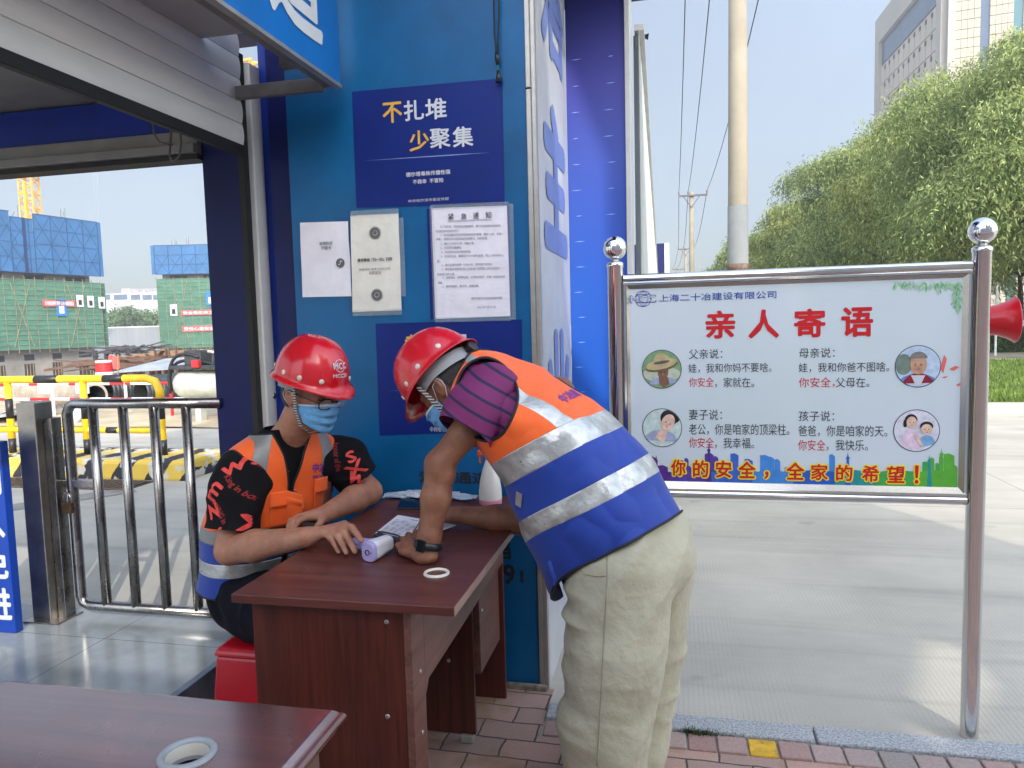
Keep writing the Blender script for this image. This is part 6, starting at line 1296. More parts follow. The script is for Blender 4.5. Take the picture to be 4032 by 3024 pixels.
# ------------------------------------------------------------ tools for bodies and clothes
def vnoise(P, seed=0):
    """smooth value noise in -1..1"""
    P = np.asarray(P, float); i = np.floor(P).astype(np.int64); f = P - i; f = f * f * (3 - 2 * f); out = 0
    for dx in (0, 1):
        for dy in (0, 1):
            for dz in (0, 1):
                h = ((i[:, 0] + dx) * 374761393 + (i[:, 1] + dy) * 668265263 + (i[:, 2] + dz) * 2147483647 + seed * 974711) & 0xffffffff
                h = ((h ^ (h >> 13)) * 1274126177) & 0xffffffff; h = (h ^ (h >> 16)) & 0xffff
                w_ = (f[:, 0] if dx else 1 - f[:, 0]) * (f[:, 1] if dy else 1 - f[:, 1]) * (f[:, 2] if dz else 1 - f[:, 2]); out = out + w_ * (h / 32767.5 - 1)
    return out
class Field:
    """a solid grown from tapered limbs and ellipsoids that blend into each other; .mesh() gives its one continuous skin"""
    def __init__(s, lo, hi, h):
        s.lo = np.array(lo, float); s.h = h; s.n = np.ceil((np.array(hi) - s.lo) / h).astype(int) + 1; s.ax = [s.lo[k] + h * np.arange(s.n[k]) for k in range(3)]; s.D = np.full(s.n, .5, np.float32)
    def _sub(s, lo, hi):
        a = np.clip(np.floor((np.array(lo) - s.lo) / s.h).astype(int), 0, s.n); b = np.clip(np.ceil((np.array(hi) - s.lo) / s.h).astype(int) + 1, 0, s.n)
        if (b <= a).any(): return None, None
        return tuple(slice(x, y) for x, y in zip(a, b)), np.meshgrid(*[s.ax[k][a[k]:b[k]] for k in range(3)], indexing='ij', sparse=True)
    def _mix(s, sl, d, k, cut=False):
        o = s.D[sl]
        if cut: hh = np.clip(.5 - .5 * (o + d) / k, 0, 1); s.D[sl] = o * (1 - hh) - d * hh + k * hh * (1 - hh)
        else: hh = np.clip(.5 + .5 * (o - d) / k, 0, 1); s.D[sl] = o * (1 - hh) + d * hh - k * hh * (1 - hh)
    def cone(s, a, b, ra, rb, k=.02, cut=False):
        a, b = np.array(a, float), np.array(b, float); m = max(ra, rb) + k + 2 * s.h; sl, G_ = s._sub(np.minimum(a, b) - m, np.maximum(a, b) + m)
        if sl is None: return
        ba = b - a; L2 = max(1e-9, ba @ ba); pa = [G_[i] - a[i] for i in range(3)]; t = np.clip((pa[0] * ba[0] + pa[1] * ba[1] + pa[2] * ba[2]) / L2, 0, 1)
        d = np.sqrt(sum((pa[i] - t * ba[i]) ** 2 for i in range(3))) - (ra + (rb - ra) * t); s._mix(sl, d, k, cut)
    def chain(s, pts, rs, k=.02):
        for i in range(len(pts) - 1): s.cone(pts[i], pts[i + 1], rs[i], rs[i + 1], k)
    def ell(s, c, r, M=None, k=.02, cut=False):
        c = np.array(c, float); r = np.array(r, float); m = max(r) + k + 2 * s.h; sl, G_ = s._sub(c - m, c + m)
        if sl is None: return
        p = [G_[i] - c[i] for i in range(3)]
        if M is not None: p = [sum(p[j] * M[i][j] for j in range(3)) for i in range(3)]
        k0 = np.sqrt(sum((p[i] / r[i]) ** 2 for i in range(3))); k1 = np.sqrt(sum((p[i] / r[i] ** 2) ** 2 for i in range(3))); s._mix(sl, k0 * (k0 - 1) / np.maximum(k1, 1e-6), k, cut)
    def mesh(s):
        D = s.D; n = s.n; ins = D < 0; c = np.zeros(tuple(n - 1), np.uint8)
        for dx in (0, 1):
            for dy in (0, 1):
                for dz in (0, 1): c += ins[dx:n[0] - 1 + dx, dy:n[1] - 1 + dy, dz:n[2] - 1 + dz]
        I = np.argwhere((c > 0) & (c < 8)); idx = np.full(tuple(n - 1), -1, np.int32); idx[tuple(I.T)] = np.arange(len(I))
        acc = np.zeros((len(I), 3)); cnt = np.zeros(len(I)); off = np.array([(a, b, c_) for a in (0, 1) for b in (0, 1) for c_ in (0, 1)])
        for e0 in range(8):
            for e1 in range(e0 + 1, 8):
                if np.abs(off[e0] - off[e1]).sum() != 1: continue
                d0 = D[tuple((I + off[e0]).T)]; d1 = D[tuple((I + off[e1]).T)]; m = (d0 < 0) != (d1 < 0); t = d0[m] / (d0[m] - d1[m]); acc[m] += off[e0] + (off[e1] - off[e0]) * t[:, None]; cnt[m] += 1
        V = s.lo + (I + acc / np.maximum(cnt, 1)[:, None]) * s.h; F = []
        for ax in range(3):
            u, v = [(1, 2), (2, 0), (0, 1)][ax]; sl0 = [slice(1, n[k] - 1) for k in range(3)]; sl0[ax] = slice(0, n[ax] - 1); sl1 = list(sl0); sl1[ax] = slice(1, n[ax])
            a, b = ins[tuple(sl0)], ins[tuple(sl1)]; E = np.argwhere(a != b)
            if not len(E): continue
            flip = b[tuple(E.T)]; base = E + np.array([0 if k == ax else 1 for k in range(3)]); du = np.zeros(3, int); du[u] = 1; dv = np.zeros(3, int); dv[v] = 1
            q = np.stack([idx[tuple((base - du - dv).T)], idx[tuple((base - dv).T)], idx[tuple(base.T)], idx[tuple((base - du).T)]], 1); q[flip] = q[flip][:, ::-1]; F.append(q)
        return V, np.concatenate(F)
def tris(F):
    F = np.asarray(F); return np.concatenate([F[:, [0, 1, 2]], F[:, [0, 2, 3]]]) if F.shape[1] == 4 else F
def slice_at(V, T, f):
    """refines a triangle mesh along the line f = 0"""
    f = np.where(np.abs(f) < 1e-7, 1e-7, f); E = np.sort(np.concatenate([T[:, [0, 1]], T[:, [1, 2]], T[:, [2, 0]]]), 1); U, inv = np.unique(E, axis=0, return_inverse=True); inv = inv.reshape(3, -1).T
    cr = (f[U[:, 0]] < 0) != (f[U[:, 1]] < 0); t = f[U[cr, 0]] / (f[U[cr, 0]] - f[U[cr, 1]]); nv = V[U[cr, 0]] + (V[U[cr, 1]] - V[U[cr, 0]]) * t[:, None]
    ni = np.full(len(U), -1); ni[cr] = len(V) + np.arange(cr.sum()); s = f[T] < 0; mixed = (s.any(1)) & (~s.all(1)); keep = T[~mixed]; M_ = T[mixed]; S = s[mixed]; I_ = inv[mixed]
    lone = np.where(S.sum(1) == 1, S.argmax(1), (~S).argmax(1)); r_ = np.arange(len(M_)); a = M_[r_, lone]; b = M_[r_, (lone + 1) % 3]; c = M_[r_, (lone + 2) % 3]; ab = ni[I_[r_, lone]]; ca = ni[I_[r_, (lone + 2) % 3]]
    return np.concatenate([V, nv]), np.concatenate([keep, np.stack([a, ab, ca], 1), np.stack([ab, b, c], 1), np.stack([ab, c, ca], 1)])
def used(V, T):
    u, inv = np.unique(T, return_inverse=True); return V[u], inv.reshape(T.shape)
def vnormals(V, T):
    n = np.cross(V[T[:, 1]] - V[T[:, 0]], V[T[:, 2]] - V[T[:, 0]]); N_ = np.zeros_like(V)
    for k in range(3): np.add.at(N_, T[:, k], n)
    return N_ / (np.linalg.norm(N_, axis=1)[:, None] + 1e-12)
def relax(V, T, it=2, lam=.5):
    E = np.concatenate([T[:, [0, 1]], T[:, [1, 2]], T[:, [2, 0]]]); E = np.concatenate([E, E[:, ::-1]])
    for _ in range(it):
        A = np.zeros_like(V); c = np.zeros(len(V)); np.add.at(A, E[:, 0], V[E[:, 1]]); np.add.at(c, E[:, 0], 1); V = V + lam * (A / np.maximum(c, 1)[:, None] - V)
    return V
def loft(rings, nt=90, nu=120):
    """rings: (centre, left axis, front axis, half width, depth in front, depth behind, exponent) joined by a smooth spline"""
    R_ = [np.concatenate([np.array(c, float), np.array(l, float), np.array(f, float), [a, b, bb, e]]) for c, l, f, a, b, bb, e in rings]; R_ = np.array(R_); m = len(R_); P_ = np.concatenate([[2 * R_[0] - R_[1]], R_, [2 * R_[-1] - R_[-2]]])
    V = np.zeros((nt + 1, nu, 3)); U = 2 * np.pi * np.arange(nu) / nu
    for j in range(nt + 1):
        x = j / nt * (m - 1); i = min(int(x), m - 2); t = x - i; p0, p1, p2, p3 = P_[i:i + 4]; q = .5 * (2 * p1 + (p2 - p0) * t + (2 * p0 - 5 * p1 + 4 * p2 - p3) * t * t + (3 * p1 - p0 - 3 * p2 + p3) * t ** 3)
        c, l, f = q[:3], q[3:6], q[6:9]; a, b, bb, e = q[9:]; cu, su = np.cos(U), np.sin(U); ca = np.sign(cu) * np.abs(cu) ** e; sa = np.sign(su) * np.abs(su) ** e
        V[j] = c + np.outer(ca * a, l) + np.outer(np.where(su > 0, sa * b, sa * bb), f)
    idx = np.arange((nt + 1) * nu).reshape(nt + 1, nu); F = np.stack([idx[:-1], np.roll(idx[:-1], -1, 1), np.roll(idx[1:], -1, 1), idx[1:]], -1).reshape(-1, 4)
    return V.reshape(-1, 3), F
def edge_loops(T):
    E = np.concatenate([T[:, [0, 1]], T[:, [1, 2]], T[:, [2, 0]]]); key = np.sort(E, 1); _, inv, cnt = np.unique(key, axis=0, return_inverse=True, return_counts=True); B = E[cnt[inv.ravel()] == 1]; nxt = {int(a): int(b) for a, b in B}; out = []
    while nxt:
        s = next(iter(nxt)); L_ = [s]; c = nxt.pop(s)
        while c != s and c in nxt: L_.append(c); c = nxt.pop(c)
        out.append((L_, c == s))
    return out
def piping(V, T, r, m, parent, name='piping', minlen=12):
    g = G()
    for L_, closed in edge_loops(T):
        if len(L_) < minlen: continue
        P_ = V[L_[::3]]; 
        for _ in range(2): P_[1:-1] = .5 * P_[1:-1] + .25 * (P_[2:] + P_[:-2])
        if closed: P_ = np.concatenate([P_, P_[:1]])
        g.tube(P_, r, 6, cap=False)
    return g.build(name, m, parent, smooth=True)
def decal(target, g, body, c, nrm, up, h, bold=0.0, w_=None, lift=.0018, step=.006, shear=0, poly=None, fitw=None):
    """writing laid on a curved surface: cast along -nrm onto the target tree"""
    nrm = Vector(nrm).normalized(); up = Vector(up); up = (up - nrm * up.dot(nrm)).normalized(); ex = up.cross(nrm); V2, F2 = (np.array(poly[0], float), poly[1]) if poly else text2d(body, 0, 1.0, shear, 2)
    V2 = V2.copy(); V2 -= V2.min(0); V2 *= h / V2[:, 1].max(); V2 -= np.array([V2[:, 0].max() / 2, h / 2])
    if fitw: V2[:, 0] *= fitw / (2 * np.abs(V2[:, 0]).max())
    T = np.array([t for f in F2 for t in [(f[0], f[k], f[k + 1]) for k in range(1, len(f) - 1)]])
    Vb, Tb = np.concatenate([V2, np.zeros((len(V2), 1))], 1), T
    for ax in (0, 1):
        for q in np.arange(math.floor(Vb[:, ax].min() / step) * step + step * .37, Vb[:, ax].max(), step): Vb, Tb = slice_at(Vb, Tb, Vb[:, ax] - q)
    for k, (dx, dy) in enumerate([(0, 0)] + ([(bold * math.cos(a), bold * math.sin(a)) for a in np.arange(0, 6.28, math.pi / 2)] if bold else [])):
        out = []; ok = np.ones(len(Vb), bool)
        for i, (x, y, _) in enumerate(Vb):
            o = Vector(c) + ex * (x + dx) + up * (y + dy) + nrm * .12; hit, hn, fi, ds = target.ray_cast(o, -nrm, .4)
            if hit is None: ok[i] = False; out.append(o)
            else: out.append(hit + nrm * (lift + .0002 * k))
        Tk = Tb[ok[Tb].all(1)]; g.add(out, Tk.tolist())
def tree_of(V, F): return BVHTree.FromPolygons([tuple(v) for v in V], [tuple(int(i) for i in f) for f in F])
def ribbon(g, pts, nrm, w_, t_=.0015, mi=0):
    pts = [Vector(p) for p in pts]; V = []; n = len(pts)
    for i, p in enumerate(pts):
        d = (pts[min(i + 1, n - 1)] - pts[max(i - 1, 0)]).normalized(); nn = Vector(nrm[i] if isinstance(nrm, list) else nrm); s = d.cross(nn).normalized() * w_ / 2; nn = s.cross(d).normalized() * t_ / 2; V += [p - s - nn, p + s - nn, p + s + nn, p - s + nn]
    F = [(0, 1, 2, 3)[::-1], tuple(4 * (n - 1) + k for k in range(4))] + [(4 * i + k, 4 * i + (k + 1) % 4, 4 * i + 4 + (k + 1) % 4, 4 * i + 4 + k) for i in range(n - 1) for k in range(4)]
    return g.add(V, F, mi)
def bez(a, b, c, n=8): return [Vector(a) * (1 - t) ** 2 + Vector(b) * 2 * t * (1 - t) + Vector(c) * t * t for t in [k / n for k in range(n + 1)]]
def finger(fd, base, tip, bulge, r0=.0088, r1=.0066):
    base, tip = Vector(base), Vector(tip); mid = (base + tip) / 2 + Vector(bulge); p1 = base.lerp(mid, .86).lerp(mid, .2); p2 = mid.lerp(tip, .52)
    fd.chain([base, p1, p2, tip], [r0 * 1.04, r0, (r0 + r1) / 2, r1], .003)
    fd.ell(p1, (r0 * 1.1,) * 3, k=.003); return p1, p2
class Frame:
    """local axes: x forward, y left, z up"""
    def __init__(s, o, f, u): s.o = Vector(o); s.x = Vector(f).normalized(); u = Vector(u); s.z = (u - s.x * u.dot(s.x)).normalized(); s.y = s.z.cross(s.x)
    def p(s, x, y, z): return s.o + s.x * x + s.y * y + s.z * z
    def d(s, x, y, z): return s.x * x + s.y * y + s.z * z
    @property
    def M(s): return [list(s.x), list(s.y), list(s.z)]
def grow_head(fd, H):
    M = H.M; fd.ell(H.p(-.012, 0, .035), (.098, .078, .092), M, .02); fd.ell(H.p(.030, 0, -.040), (.062, .060, .078), M, .03); fd.ell(H.p(.060, 0, -.092), (.026, .030, .022), M, .03)
    for s in (-1, 1):
        fd.cone(H.p(.078, s * .012, .032), H.p(.070, s * .048, .030), .010, .009, .012); fd.ell(H.p(.060, s * .040, -.028), (.022, .02, .02), M, .02); fd.ell(H.p(.092, s * .032, .012), (.013, .016, .010), M, .01, cut=True); fd.ell(H.p(.073, s * .032, .010), (.013, .014, .012), M, .004)
        fd.cone(H.p(.03, s * .055, -.075), H.p(-.005, s * .062, -.03), .014, .016, .02)
        # ear
        E = [list((H.x * .96 + H.y * s * -.28).normalized()), list((H.y * .96 + H.x * s * .28).normalized()), list(H.z)]
        fd.ell(H.p(-.012, s * .080, .0), (.021, .0085, .033), E, .006); fd.ell(H.p(-.006, s * .0885, .004), (.011, .007, .019), E, .004, cut=True); fd.ell(H.p(-.006, s * .079, -.028), (.010, .007, .010), E, .005); fd.cone(H.p(-.022, s * .088, .018), H.p(.004, s * .083, .028), .004, .0035, .004); fd.cone(H.p(-.022, s * .088, .018), H.p(-.020, s * .086, -.018), .004, .0035, .004)
    fd.cone(H.p(.088, 0, .022), H.p(.104, 0, -.022), .008, .0105, .01); fd.ell(H.p(.098, .011, -.027), (.010, .008, .007), M, .006); fd.ell(H.p(.098, -.011, -.027), (.010, .008, .007), M, .006)
    fd.ell(H.p(.085, 0, -.056), (.010, .024, .006), M, .006); fd.ell(H.p(.082, 0, -.068), (.010, .021, .007), M, .006)
helm_red = scuffed(mat('helmet_red', srgb(206, 18, 34), .26, 0, .05, 5, coat=.45, rvar=.1, bump=.015, bscale=14), srgb(214, 110, 112), .66, (9, 9, 9), .4); riv_m = mat('ivory_rivet', srgb(226, 222, 204), .4)
band_grey = mat('suspension_grey', srgb(150, 152, 152), .5, 0, .05); 
def strap_mat():
    m = mat('striped_strap', (.5, .5, .5), .7); t = m.node_tree; L = t.links.new; b = t.nodes['Principled BSDF']; gm_ = N(t, 'ShaderNodeTexCoord'); wv = N(t, 'ShaderNodeTexWave', wave_type='BANDS', bands_direction='Z'); wv.inputs['Scale'].default_value = 36; wv.inputs['Distortion'].default_value = .3; L(gm_.outputs['Object'], wv.inputs['Vector'])
    rp = N(t, 'ShaderNodeValToRGB'); rp.color_ramp.interpolation = 'CONSTANT'; rp.color_ramp.elements[0].color = (.02, .02, .02, 1); rp.color_ramp.elements[1].color = (.52, .5, .46, 1); rp.color_ramp.elements[1].position = .5; L(wv.outputs[0], rp.inputs[0]); L(rp.outputs[0], b.inputs['Base Color']); return m
strap_m = strap_mat()
def helmet(parent, H, label=None, emblem=True, back_knob=True):
    """moulded safety helmet in the head frame H"""
    B = Frame(H.p(-.006, 0, .058), H.x - H.z * -.0, H.z); V = []; nu, nv = 72, 22
    for j in range(nv + 1):
        ph = math.pi / 2 * j / nv
        for i in range(nu):
            a = 2 * math.pi * i / nu; c_, s_ = math.cos(a), math.sin(a); rr = math.cos(ph) ** .80; ax_ = .136 if c_ > 0 else .142; bul = .004 * math.exp(-(s_ / .3) ** 2) * math.sin(ph * 2)
            V.append(B.p(ax_ * rr * c_ + .006 * math.sin(ph), .112 * rr * s_, (.142 + bul) * math.sin(ph) ** 1.02))
    # flange and peak below the dome edge
    low = []
    for k, (o_, dz) in enumerate(((.012, -.007), (.016, -.012))):
        for i in range(nu):
            a = 2 * math.pi * i / nu; c_, s_ = math.cos(a), math.sin(a); pk = max(0, c_) ** 3 * (.030 if k == 1 else .016); ax_ = .136 if c_ > 0 else .142
            low.append(B.p((ax_ + o_ + pk) * c_, (.112 + o_ * .8) * s_, dz - pk * .45 - (.006 * max(0, -c_) ** 2)))
    V = low[nu:] + low[:nu] + V; F = [(j * nu + i, j * nu + (i + 1) % nu, (j + 1) * nu + (i + 1) % nu, (j + 1) * nu + i) for j in range(nv + 2) for i in range(nu)]
    o = mesh('helmet', V, F, helm_red, parent, smooth=True, solid=.0025, offs=-1); bt = tree_of(V, F); g0 = []
    for a in (28, -28, 62, -62, 98, -98, 140, -140):
        d = B.d(math.cos(rad(a)), math.sin(rad(a)), 0); hit = bt.ray_cast(B.p(0, 0, .020) + d * .3, -d)[0]
        if hit: g = G(); g.lathe([(.0085, -.001), (.0085, .0015), (.006, .003), (0, .0034)], hit, d, 16); g.build('rivet', riv_m, o, smooth=True)
    g = G(); n = 40                          # suspension band round the back of the head
    P_ = [B.p(.108 * math.cos(a) - .014, .092 * math.sin(a), -.018 - .016 * max(0, -math.cos(a))) for a in [rad(62 + 236 * k / n) for k in range(n + 1)]]
    ribbon(g, P_, [(p - B.p(0, 0, -.02)) for p in P_], .038, .003); g.build('suspension', band_grey, o)
    g = G(); g.lathe([(0, -.008), (.021, -.008), (.023, -.004), (.023, .010), (.019, .014), (0, .015)], B.p(-.134, 0, -.034), B.d(-1, 0, 0), 22); g.build('adjuster_knob', black, o, smooth=False)
    if emblem:
        g = G(); d = B.d(1, 0, .10); c = B.p(.14, 0, .062)
        n = 28; ring = [(r * math.cos(2 * math.pi * k / n), r * math.sin(2 * math.pi * k / n)) for r in (.0185, .0205) for k in range(n)]; decal(bt, g, '', c + B.d(0, 0, .012), d, B.z, .041, poly=(ring, [(k, (k + 1) % n, n + (k + 1) % n, n + k) for k in range(n)]))
        decal(bt, g, 'MCC', c + B.d(0, 0, .012), d, B.z, .019, .0008, lift=.0026, fitw=.052); decal(bt, g, 'MCC20', c - B.d(0, 0, .020), d, B.z, .012, .0006, fitw=.058); g.build('emblem', white_ink, o)
    return o
mask_m = mat('mask_fabric', srgb(112, 178, 226), .8, 0, .08, 30, bump=.35, bscale=60, sub=.05); mask_lo = mat('mask_white_edge', srgb(214, 222, 232), .8)
def face_mask(parent, H):
    nu, nv = 40, 34; V = []
    for j in range(nv + 1):
        v = j / nv
        for i in range(nu + 1):
            u = -1 + 2 * i / nu; a = u * 1.32; xf = .123 - .012 * v - .010 * (2 * v - 1) ** 2 + (.006 if v < .1 else 0); yf = .077 - .010 * v; nose_ = .014 * math.exp(-(u / .16) ** 2) * math.exp(-((v - .18) / .2) ** 2)
            pl = .0030 * math.sin(v * 2 * math.pi * 3.5) * (1 - abs(u) ** 2) ; zt = .002 - .024 * abs(u) ** 1.4; zb = -.112 + .040 * abs(u) ** 1.6; z = zt + (zb - zt) * v
            V.append(H.p((xf + nose_ + pl) * math.cos(a) - (.004), yf * math.sin(a) * 1.02, z))
    F = [(j * (nu + 1) + i, (j + 1) * (nu + 1) + i, (j + 1) * (nu + 1) + i + 1, j * (nu + 1) + i + 1) for j in range(nv) for i in range(nu)]; mi = [1 if j < 2 else 0 for j in range(nv) for i in range(nu)]
    o = mesh('face_mask', V, F, [mask_m, mask_lo], parent, smooth=True, mi=mi, solid=.0016, offs=1)
    for s in (-1, 1):
        g = G(); i_ = 0 if s < 0 else nu; a, b = V[2 * (nu + 1) + i_], V[(nv - 2) * (nu + 1) + i_]; e = H.p(-.030, s * .088, .016); e2 = H.p(-.030, s * .086, -.020)
        g.tube([a, H.p(.0, s * .086, .012), e, H.p(-.036, s * .090, -.002), e2, b], .0014, 6); g.build('ear_loop', mask_lo, o, smooth=True)
    return o
skin1 = mat('skin', srgb(182, 132, 104), .52, 0, 0, 22, sub=.12, bump=.16, bscale=300, detail=8, col2=srgb(156, 98, 76), rvar=.1); skin2 = mat('tanned_skin', srgb(146, 98, 70), .5, 0, 0, 20, sub=.1, bump=.2, bscale=280, detail=8, col2=srgb(116, 68, 48), rvar=.12)
hair_m = mat('black_hair', (.012, .011, .011), .55, 0, .2, 200, bump=.6, bscale=300)
orange = mat('vest_orange', (1.0, .135, .012), .65, 0, .05, 3, bump=.1, bscale=500, sheen=.15); vblue = mat('vest_blue', srgb(12, 56, 152), .65, 0, .06, 3, bump=.1, bscale=500, sheen=.15)
silver = mat('reflective_tape', srgb(206, 206, 200), .34, .55, .14, 16, bump=.4, bscale=20, rvar=.14); silver_d = mat('grey_reflective_tape', srgb(140, 140, 138), .45, .2, .08, 10, bump=.2, bscale=24); pipe_b = mat('black_piping', (.012, .012, .016), .7)
# ------------------------------------------------------------ the seated worker
def np3(v): return np.array(v, float)
stitch = mat('stitch_grey', srgb(120, 120, 116), .8)
me1 = thing('person', 'seated young worker in red helmet, glasses, blue mask and orange vest writing at the desk', 'person', (-1.46, 2.33, .0))
f1 = np.array([.8, -.6, 0]); l1 = np.array([.6, .8, 0])
H1 = Frame((-1.208, 2.285, 1.260), (.92, -.36, -.27), (.26, -.12, 1))
N1 = np.array([-1.345, 2.355, 1.09]); RS = np.array([-1.445, 2.215, 1.02]); LS = np.array([-1.235, 2.495, 1.03])
RE = np3(aty(497, 1188, 2.14)); RW = np3(atz(662, 1160, .842)); LE = np3(aty(797, 1062, 2.55)); LW = np3(atz(700, 1112, .85))
fd = Field((-1.78, 1.85, .45), (-.85, 2.75, 1.42), .0042)
fd.chain([np3((-1.49, 2.40, .56)), np3((-1.44, 2.385, .85)), np3((-1.39, 2.37, .98))], [.12, .115, .11], .05); fd.cone(RS, LS, .035, .035, .05)
fd.cone(H1.p(-.025, 0, -.05), N1 + np.array([0, 0, -.02]), .058, .066, .03); fd.cone(N1, RS, .05, .034, .03); fd.cone(N1, LS, .05, .034, .03); grow_head(fd, H1)
fd.chain([RS, RS * .45 + RE * .55, RE], [.040, .050, .048], .02); q = RE * .65 + RW * .35; fd.chain([RE, q, RW], [.048, .050, .031], .02)
fd.chain([LS, LS * .45 + LE * .55, LE], [.040, .048, .047], .02); q = LE * .65 + LW * .35; fd.chain([LE, q, LW], [.047, .048, .030], .02)
# right hand, fingers hanging over the thermometer
kn = [np3(atz(*p)) for p in ((744, 1133, .872), (730, 1138, .874), (714, 1144, .870), (699, 1152, .860))]
tp = [np3(atz(*p)) for p in ((781, 1168, .868), (767, 1192, .822), (748, 1194, .816), (731, 1192, .814))]
for k in range(4): fd.cone(RW, kn[k], .021, .0125, .014); fd.ell(kn[k], (.0125,) * 3, k=.006); finger(fd, kn[k], tp[k], (0.004, -.006, .016), (.0104, .0106, .0102, .0092)[k], (.008, .0082, .0078, .007)[k])
tb_ = RW * .55 + kn[0] * .45 + np.array([.012, .018, -.012]); fd.cone(RW, tb_, .02, .0145, .014); finger(fd, tb_, np3(atz(772, 1158, .838)), (.004, .012, .006), .0112, .0086)
# left hand resting behind the right one
kl = [LW + np.array(v) for v in ((-.020, -.084, .012), (-.038, -.080, .012), (-.055, -.072, .008), (-.068, -.060, .002))]
for k in range(4): fd.cone(LW, kl[k], .021, .0125, .014); finger(fd, kl[k], kl[k] + np.array([-.02 + .004 * k, -.05, -.034 + .002 * k]), (-.004, -.008, .012), .0092, .007)
tb_ = LW + np.array([.012, -.035, -.008]); fd.cone(LW, tb_, .019, .014, .012); finger(fd, tb_, tb_ + np.array([.0, -.05, -.012]), (.006, -.004, .004), .0108, .0085)
V, F = fd.mesh(); V = relax(V, tris(F), 2, .35); body1 = mesh('body', V, F, skin1, me1, smooth=True); bt1 = tree_of(V, F)
# nails
def nail(tip, frm, up, parent, m, s=.005):
    d = (Vector(tip) - Vector(frm)).normalized(); up = Vector(up); up = (up - d * up.dot(d)).normalized(); sd_ = d.cross(up); g = G(); c = Vector(tip) + up * .0062 + d * .0015
    V = [c + d * s * 1.1 * math.cos(a) + sd_ * s * .85 * math.sin(a) - up * (.0012 * math.sin(a) ** 2) for a in [2 * math.pi * k / 14 for k in range(14)]]; g.add(V, [tuple(range(14))]); g.build('fingernail', m, parent, solid=.0006, smooth=True)
nail_m = mat('nail', srgb(206, 160, 140), .3)
for k in range(4): nail(tp[k], kn[k] * .3 + tp[k] * .7 + np.array([0, 0, .012]), (.25, -.5, .8), body1, nail_m, .0046)
# hair: short back and sides under the helmet
hf = Field(np3(H1.o) - .16, np3(H1.o) + .16, .004); hf.ell(H1.p(-.014, 0, .035), (.1015, .0815, .096), H1.M, .02); hf.ell(H1.p(-.045, 0, -.02), (.060, .070, .06), H1.M, .03); V, F = hf.mesh(); T = tris(F)
loc = lambda V, H: np.stack([(V - np3(H.o)) @ np3(a) for a in (H.x, H.y, H.z)], 1)
for _ in range(1):
    q = loc(V, H1); V, T = slice_at(V, T, np.maximum(q[:, 0] - (.010 + .35 * np.maximum(0, q[:, 2] - .02)), -.058 - q[:, 2] + 0 * q[:, 0]))
q = loc(V[T].mean(1), H1); keep = (np.maximum(q[:, 0] - (.010 + .35 * np.maximum(0, q[:, 2] - .02)), -.058 - q[:, 2]) < 0) & ~((np.abs(q[:, 1]) > .06) & (q[:, 0] > -.034) & (q[:, 2] < .022)); V, T = used(V, T[keep]); mesh('hair', V, T, hair_m, me1, smooth=True)
helmet(me1, H1); mk1 = face_mask(me1, H1)
# brows, lashes
g = G()
for s in (-1, 1):
    g.tube([H1.p(.092, s * .014, .036), H1.p(.0905, s * .034, .041), H1.p(.076, s * .052, .036)], [.003, .0034, .0016], 8)
    g.tube([H1.p(.0885, s * .018, .006), H1.p(.0905, s * .032, .0035), H1.p(.081, s * .046, .006)], .0017, 6)
g.build('eyebrows', hair_m, me1, smooth=True)
# glasses
gl = thing('glasses', None, None, (0, 0, 0)); bpy.data.objects.remove(gl)
g = G()
for s in (-1, 1):
    cx = s * .034; P_ = []
    for k in range(25): a = 2 * math.pi * k / 24; P_.append(H1.p(.117 - .009 * abs(cx + .027 * math.cos(a)) / .06, cx + .0255 * (abs(math.cos(a)) ** .7) * np.sign(math.cos(a)), -.002 + .0175 * (abs(math.sin(a)) ** .7) * np.sign(math.sin(a))))
    g.tube(P_, .0021, 6)
    g.tube([H1.p(.111, s * .060, .006), H1.p(.104, s * .074, .010), H1.p(.05, s * .083, .012), H1.p(-.02, s * .087, .016), H1.p(-.035, s * .088, .006)], .0021, 6)
g.tube([H1.p(.117, -.0095, .004), H1.p(.121, 0, .007), H1.p(.117, .0095, .004)], .0015, 6); go_ = g.build('glasses', mat('dark_frame', (.02, .02, .03), .25, .4), me1, smooth=True)
lens_m = mat('lens', (.9, .92, .95), .03, 0, 0, alpha=.16, spec=.8)
for s in (-1, 1):
    g = G(); V = [H1.p(.1155, s * .034 + .0245 * (abs(math.cos(a)) ** .7) * np.sign(math.cos(a)), -.002 + .0165 * (abs(math.sin(a)) ** .7) * np.sign(math.sin(a))) for a in [2 * math.pi * k / 24 for k in range(24)]]; g.add(V, [tuple(range(24))]); g.build('lens', lens_m, go_)
# chin strap
for s in (-1, 1):
    g = G(); P_ = [H1.p(.022, s * .100, .046), H1.p(.020, s * .0885, .0), H1.p(.026, s * .081, -.05), H1.p(.040, s * .064, -.098), H1.p(.055, s * .03, -.122), H1.p(.058, 0, -.126)]; P_ = [P_[0]] + [P_[0].lerp(P_[1], .5)] + P_[1:]
    ribbon(g, P_, [H1.d(0, s, 0)] * 5 + [H1.d(.3, s * .6, -.7), H1.d(.2, 0, -1)], .014, .0016); g.build('chin_strap', strap_m, me1)
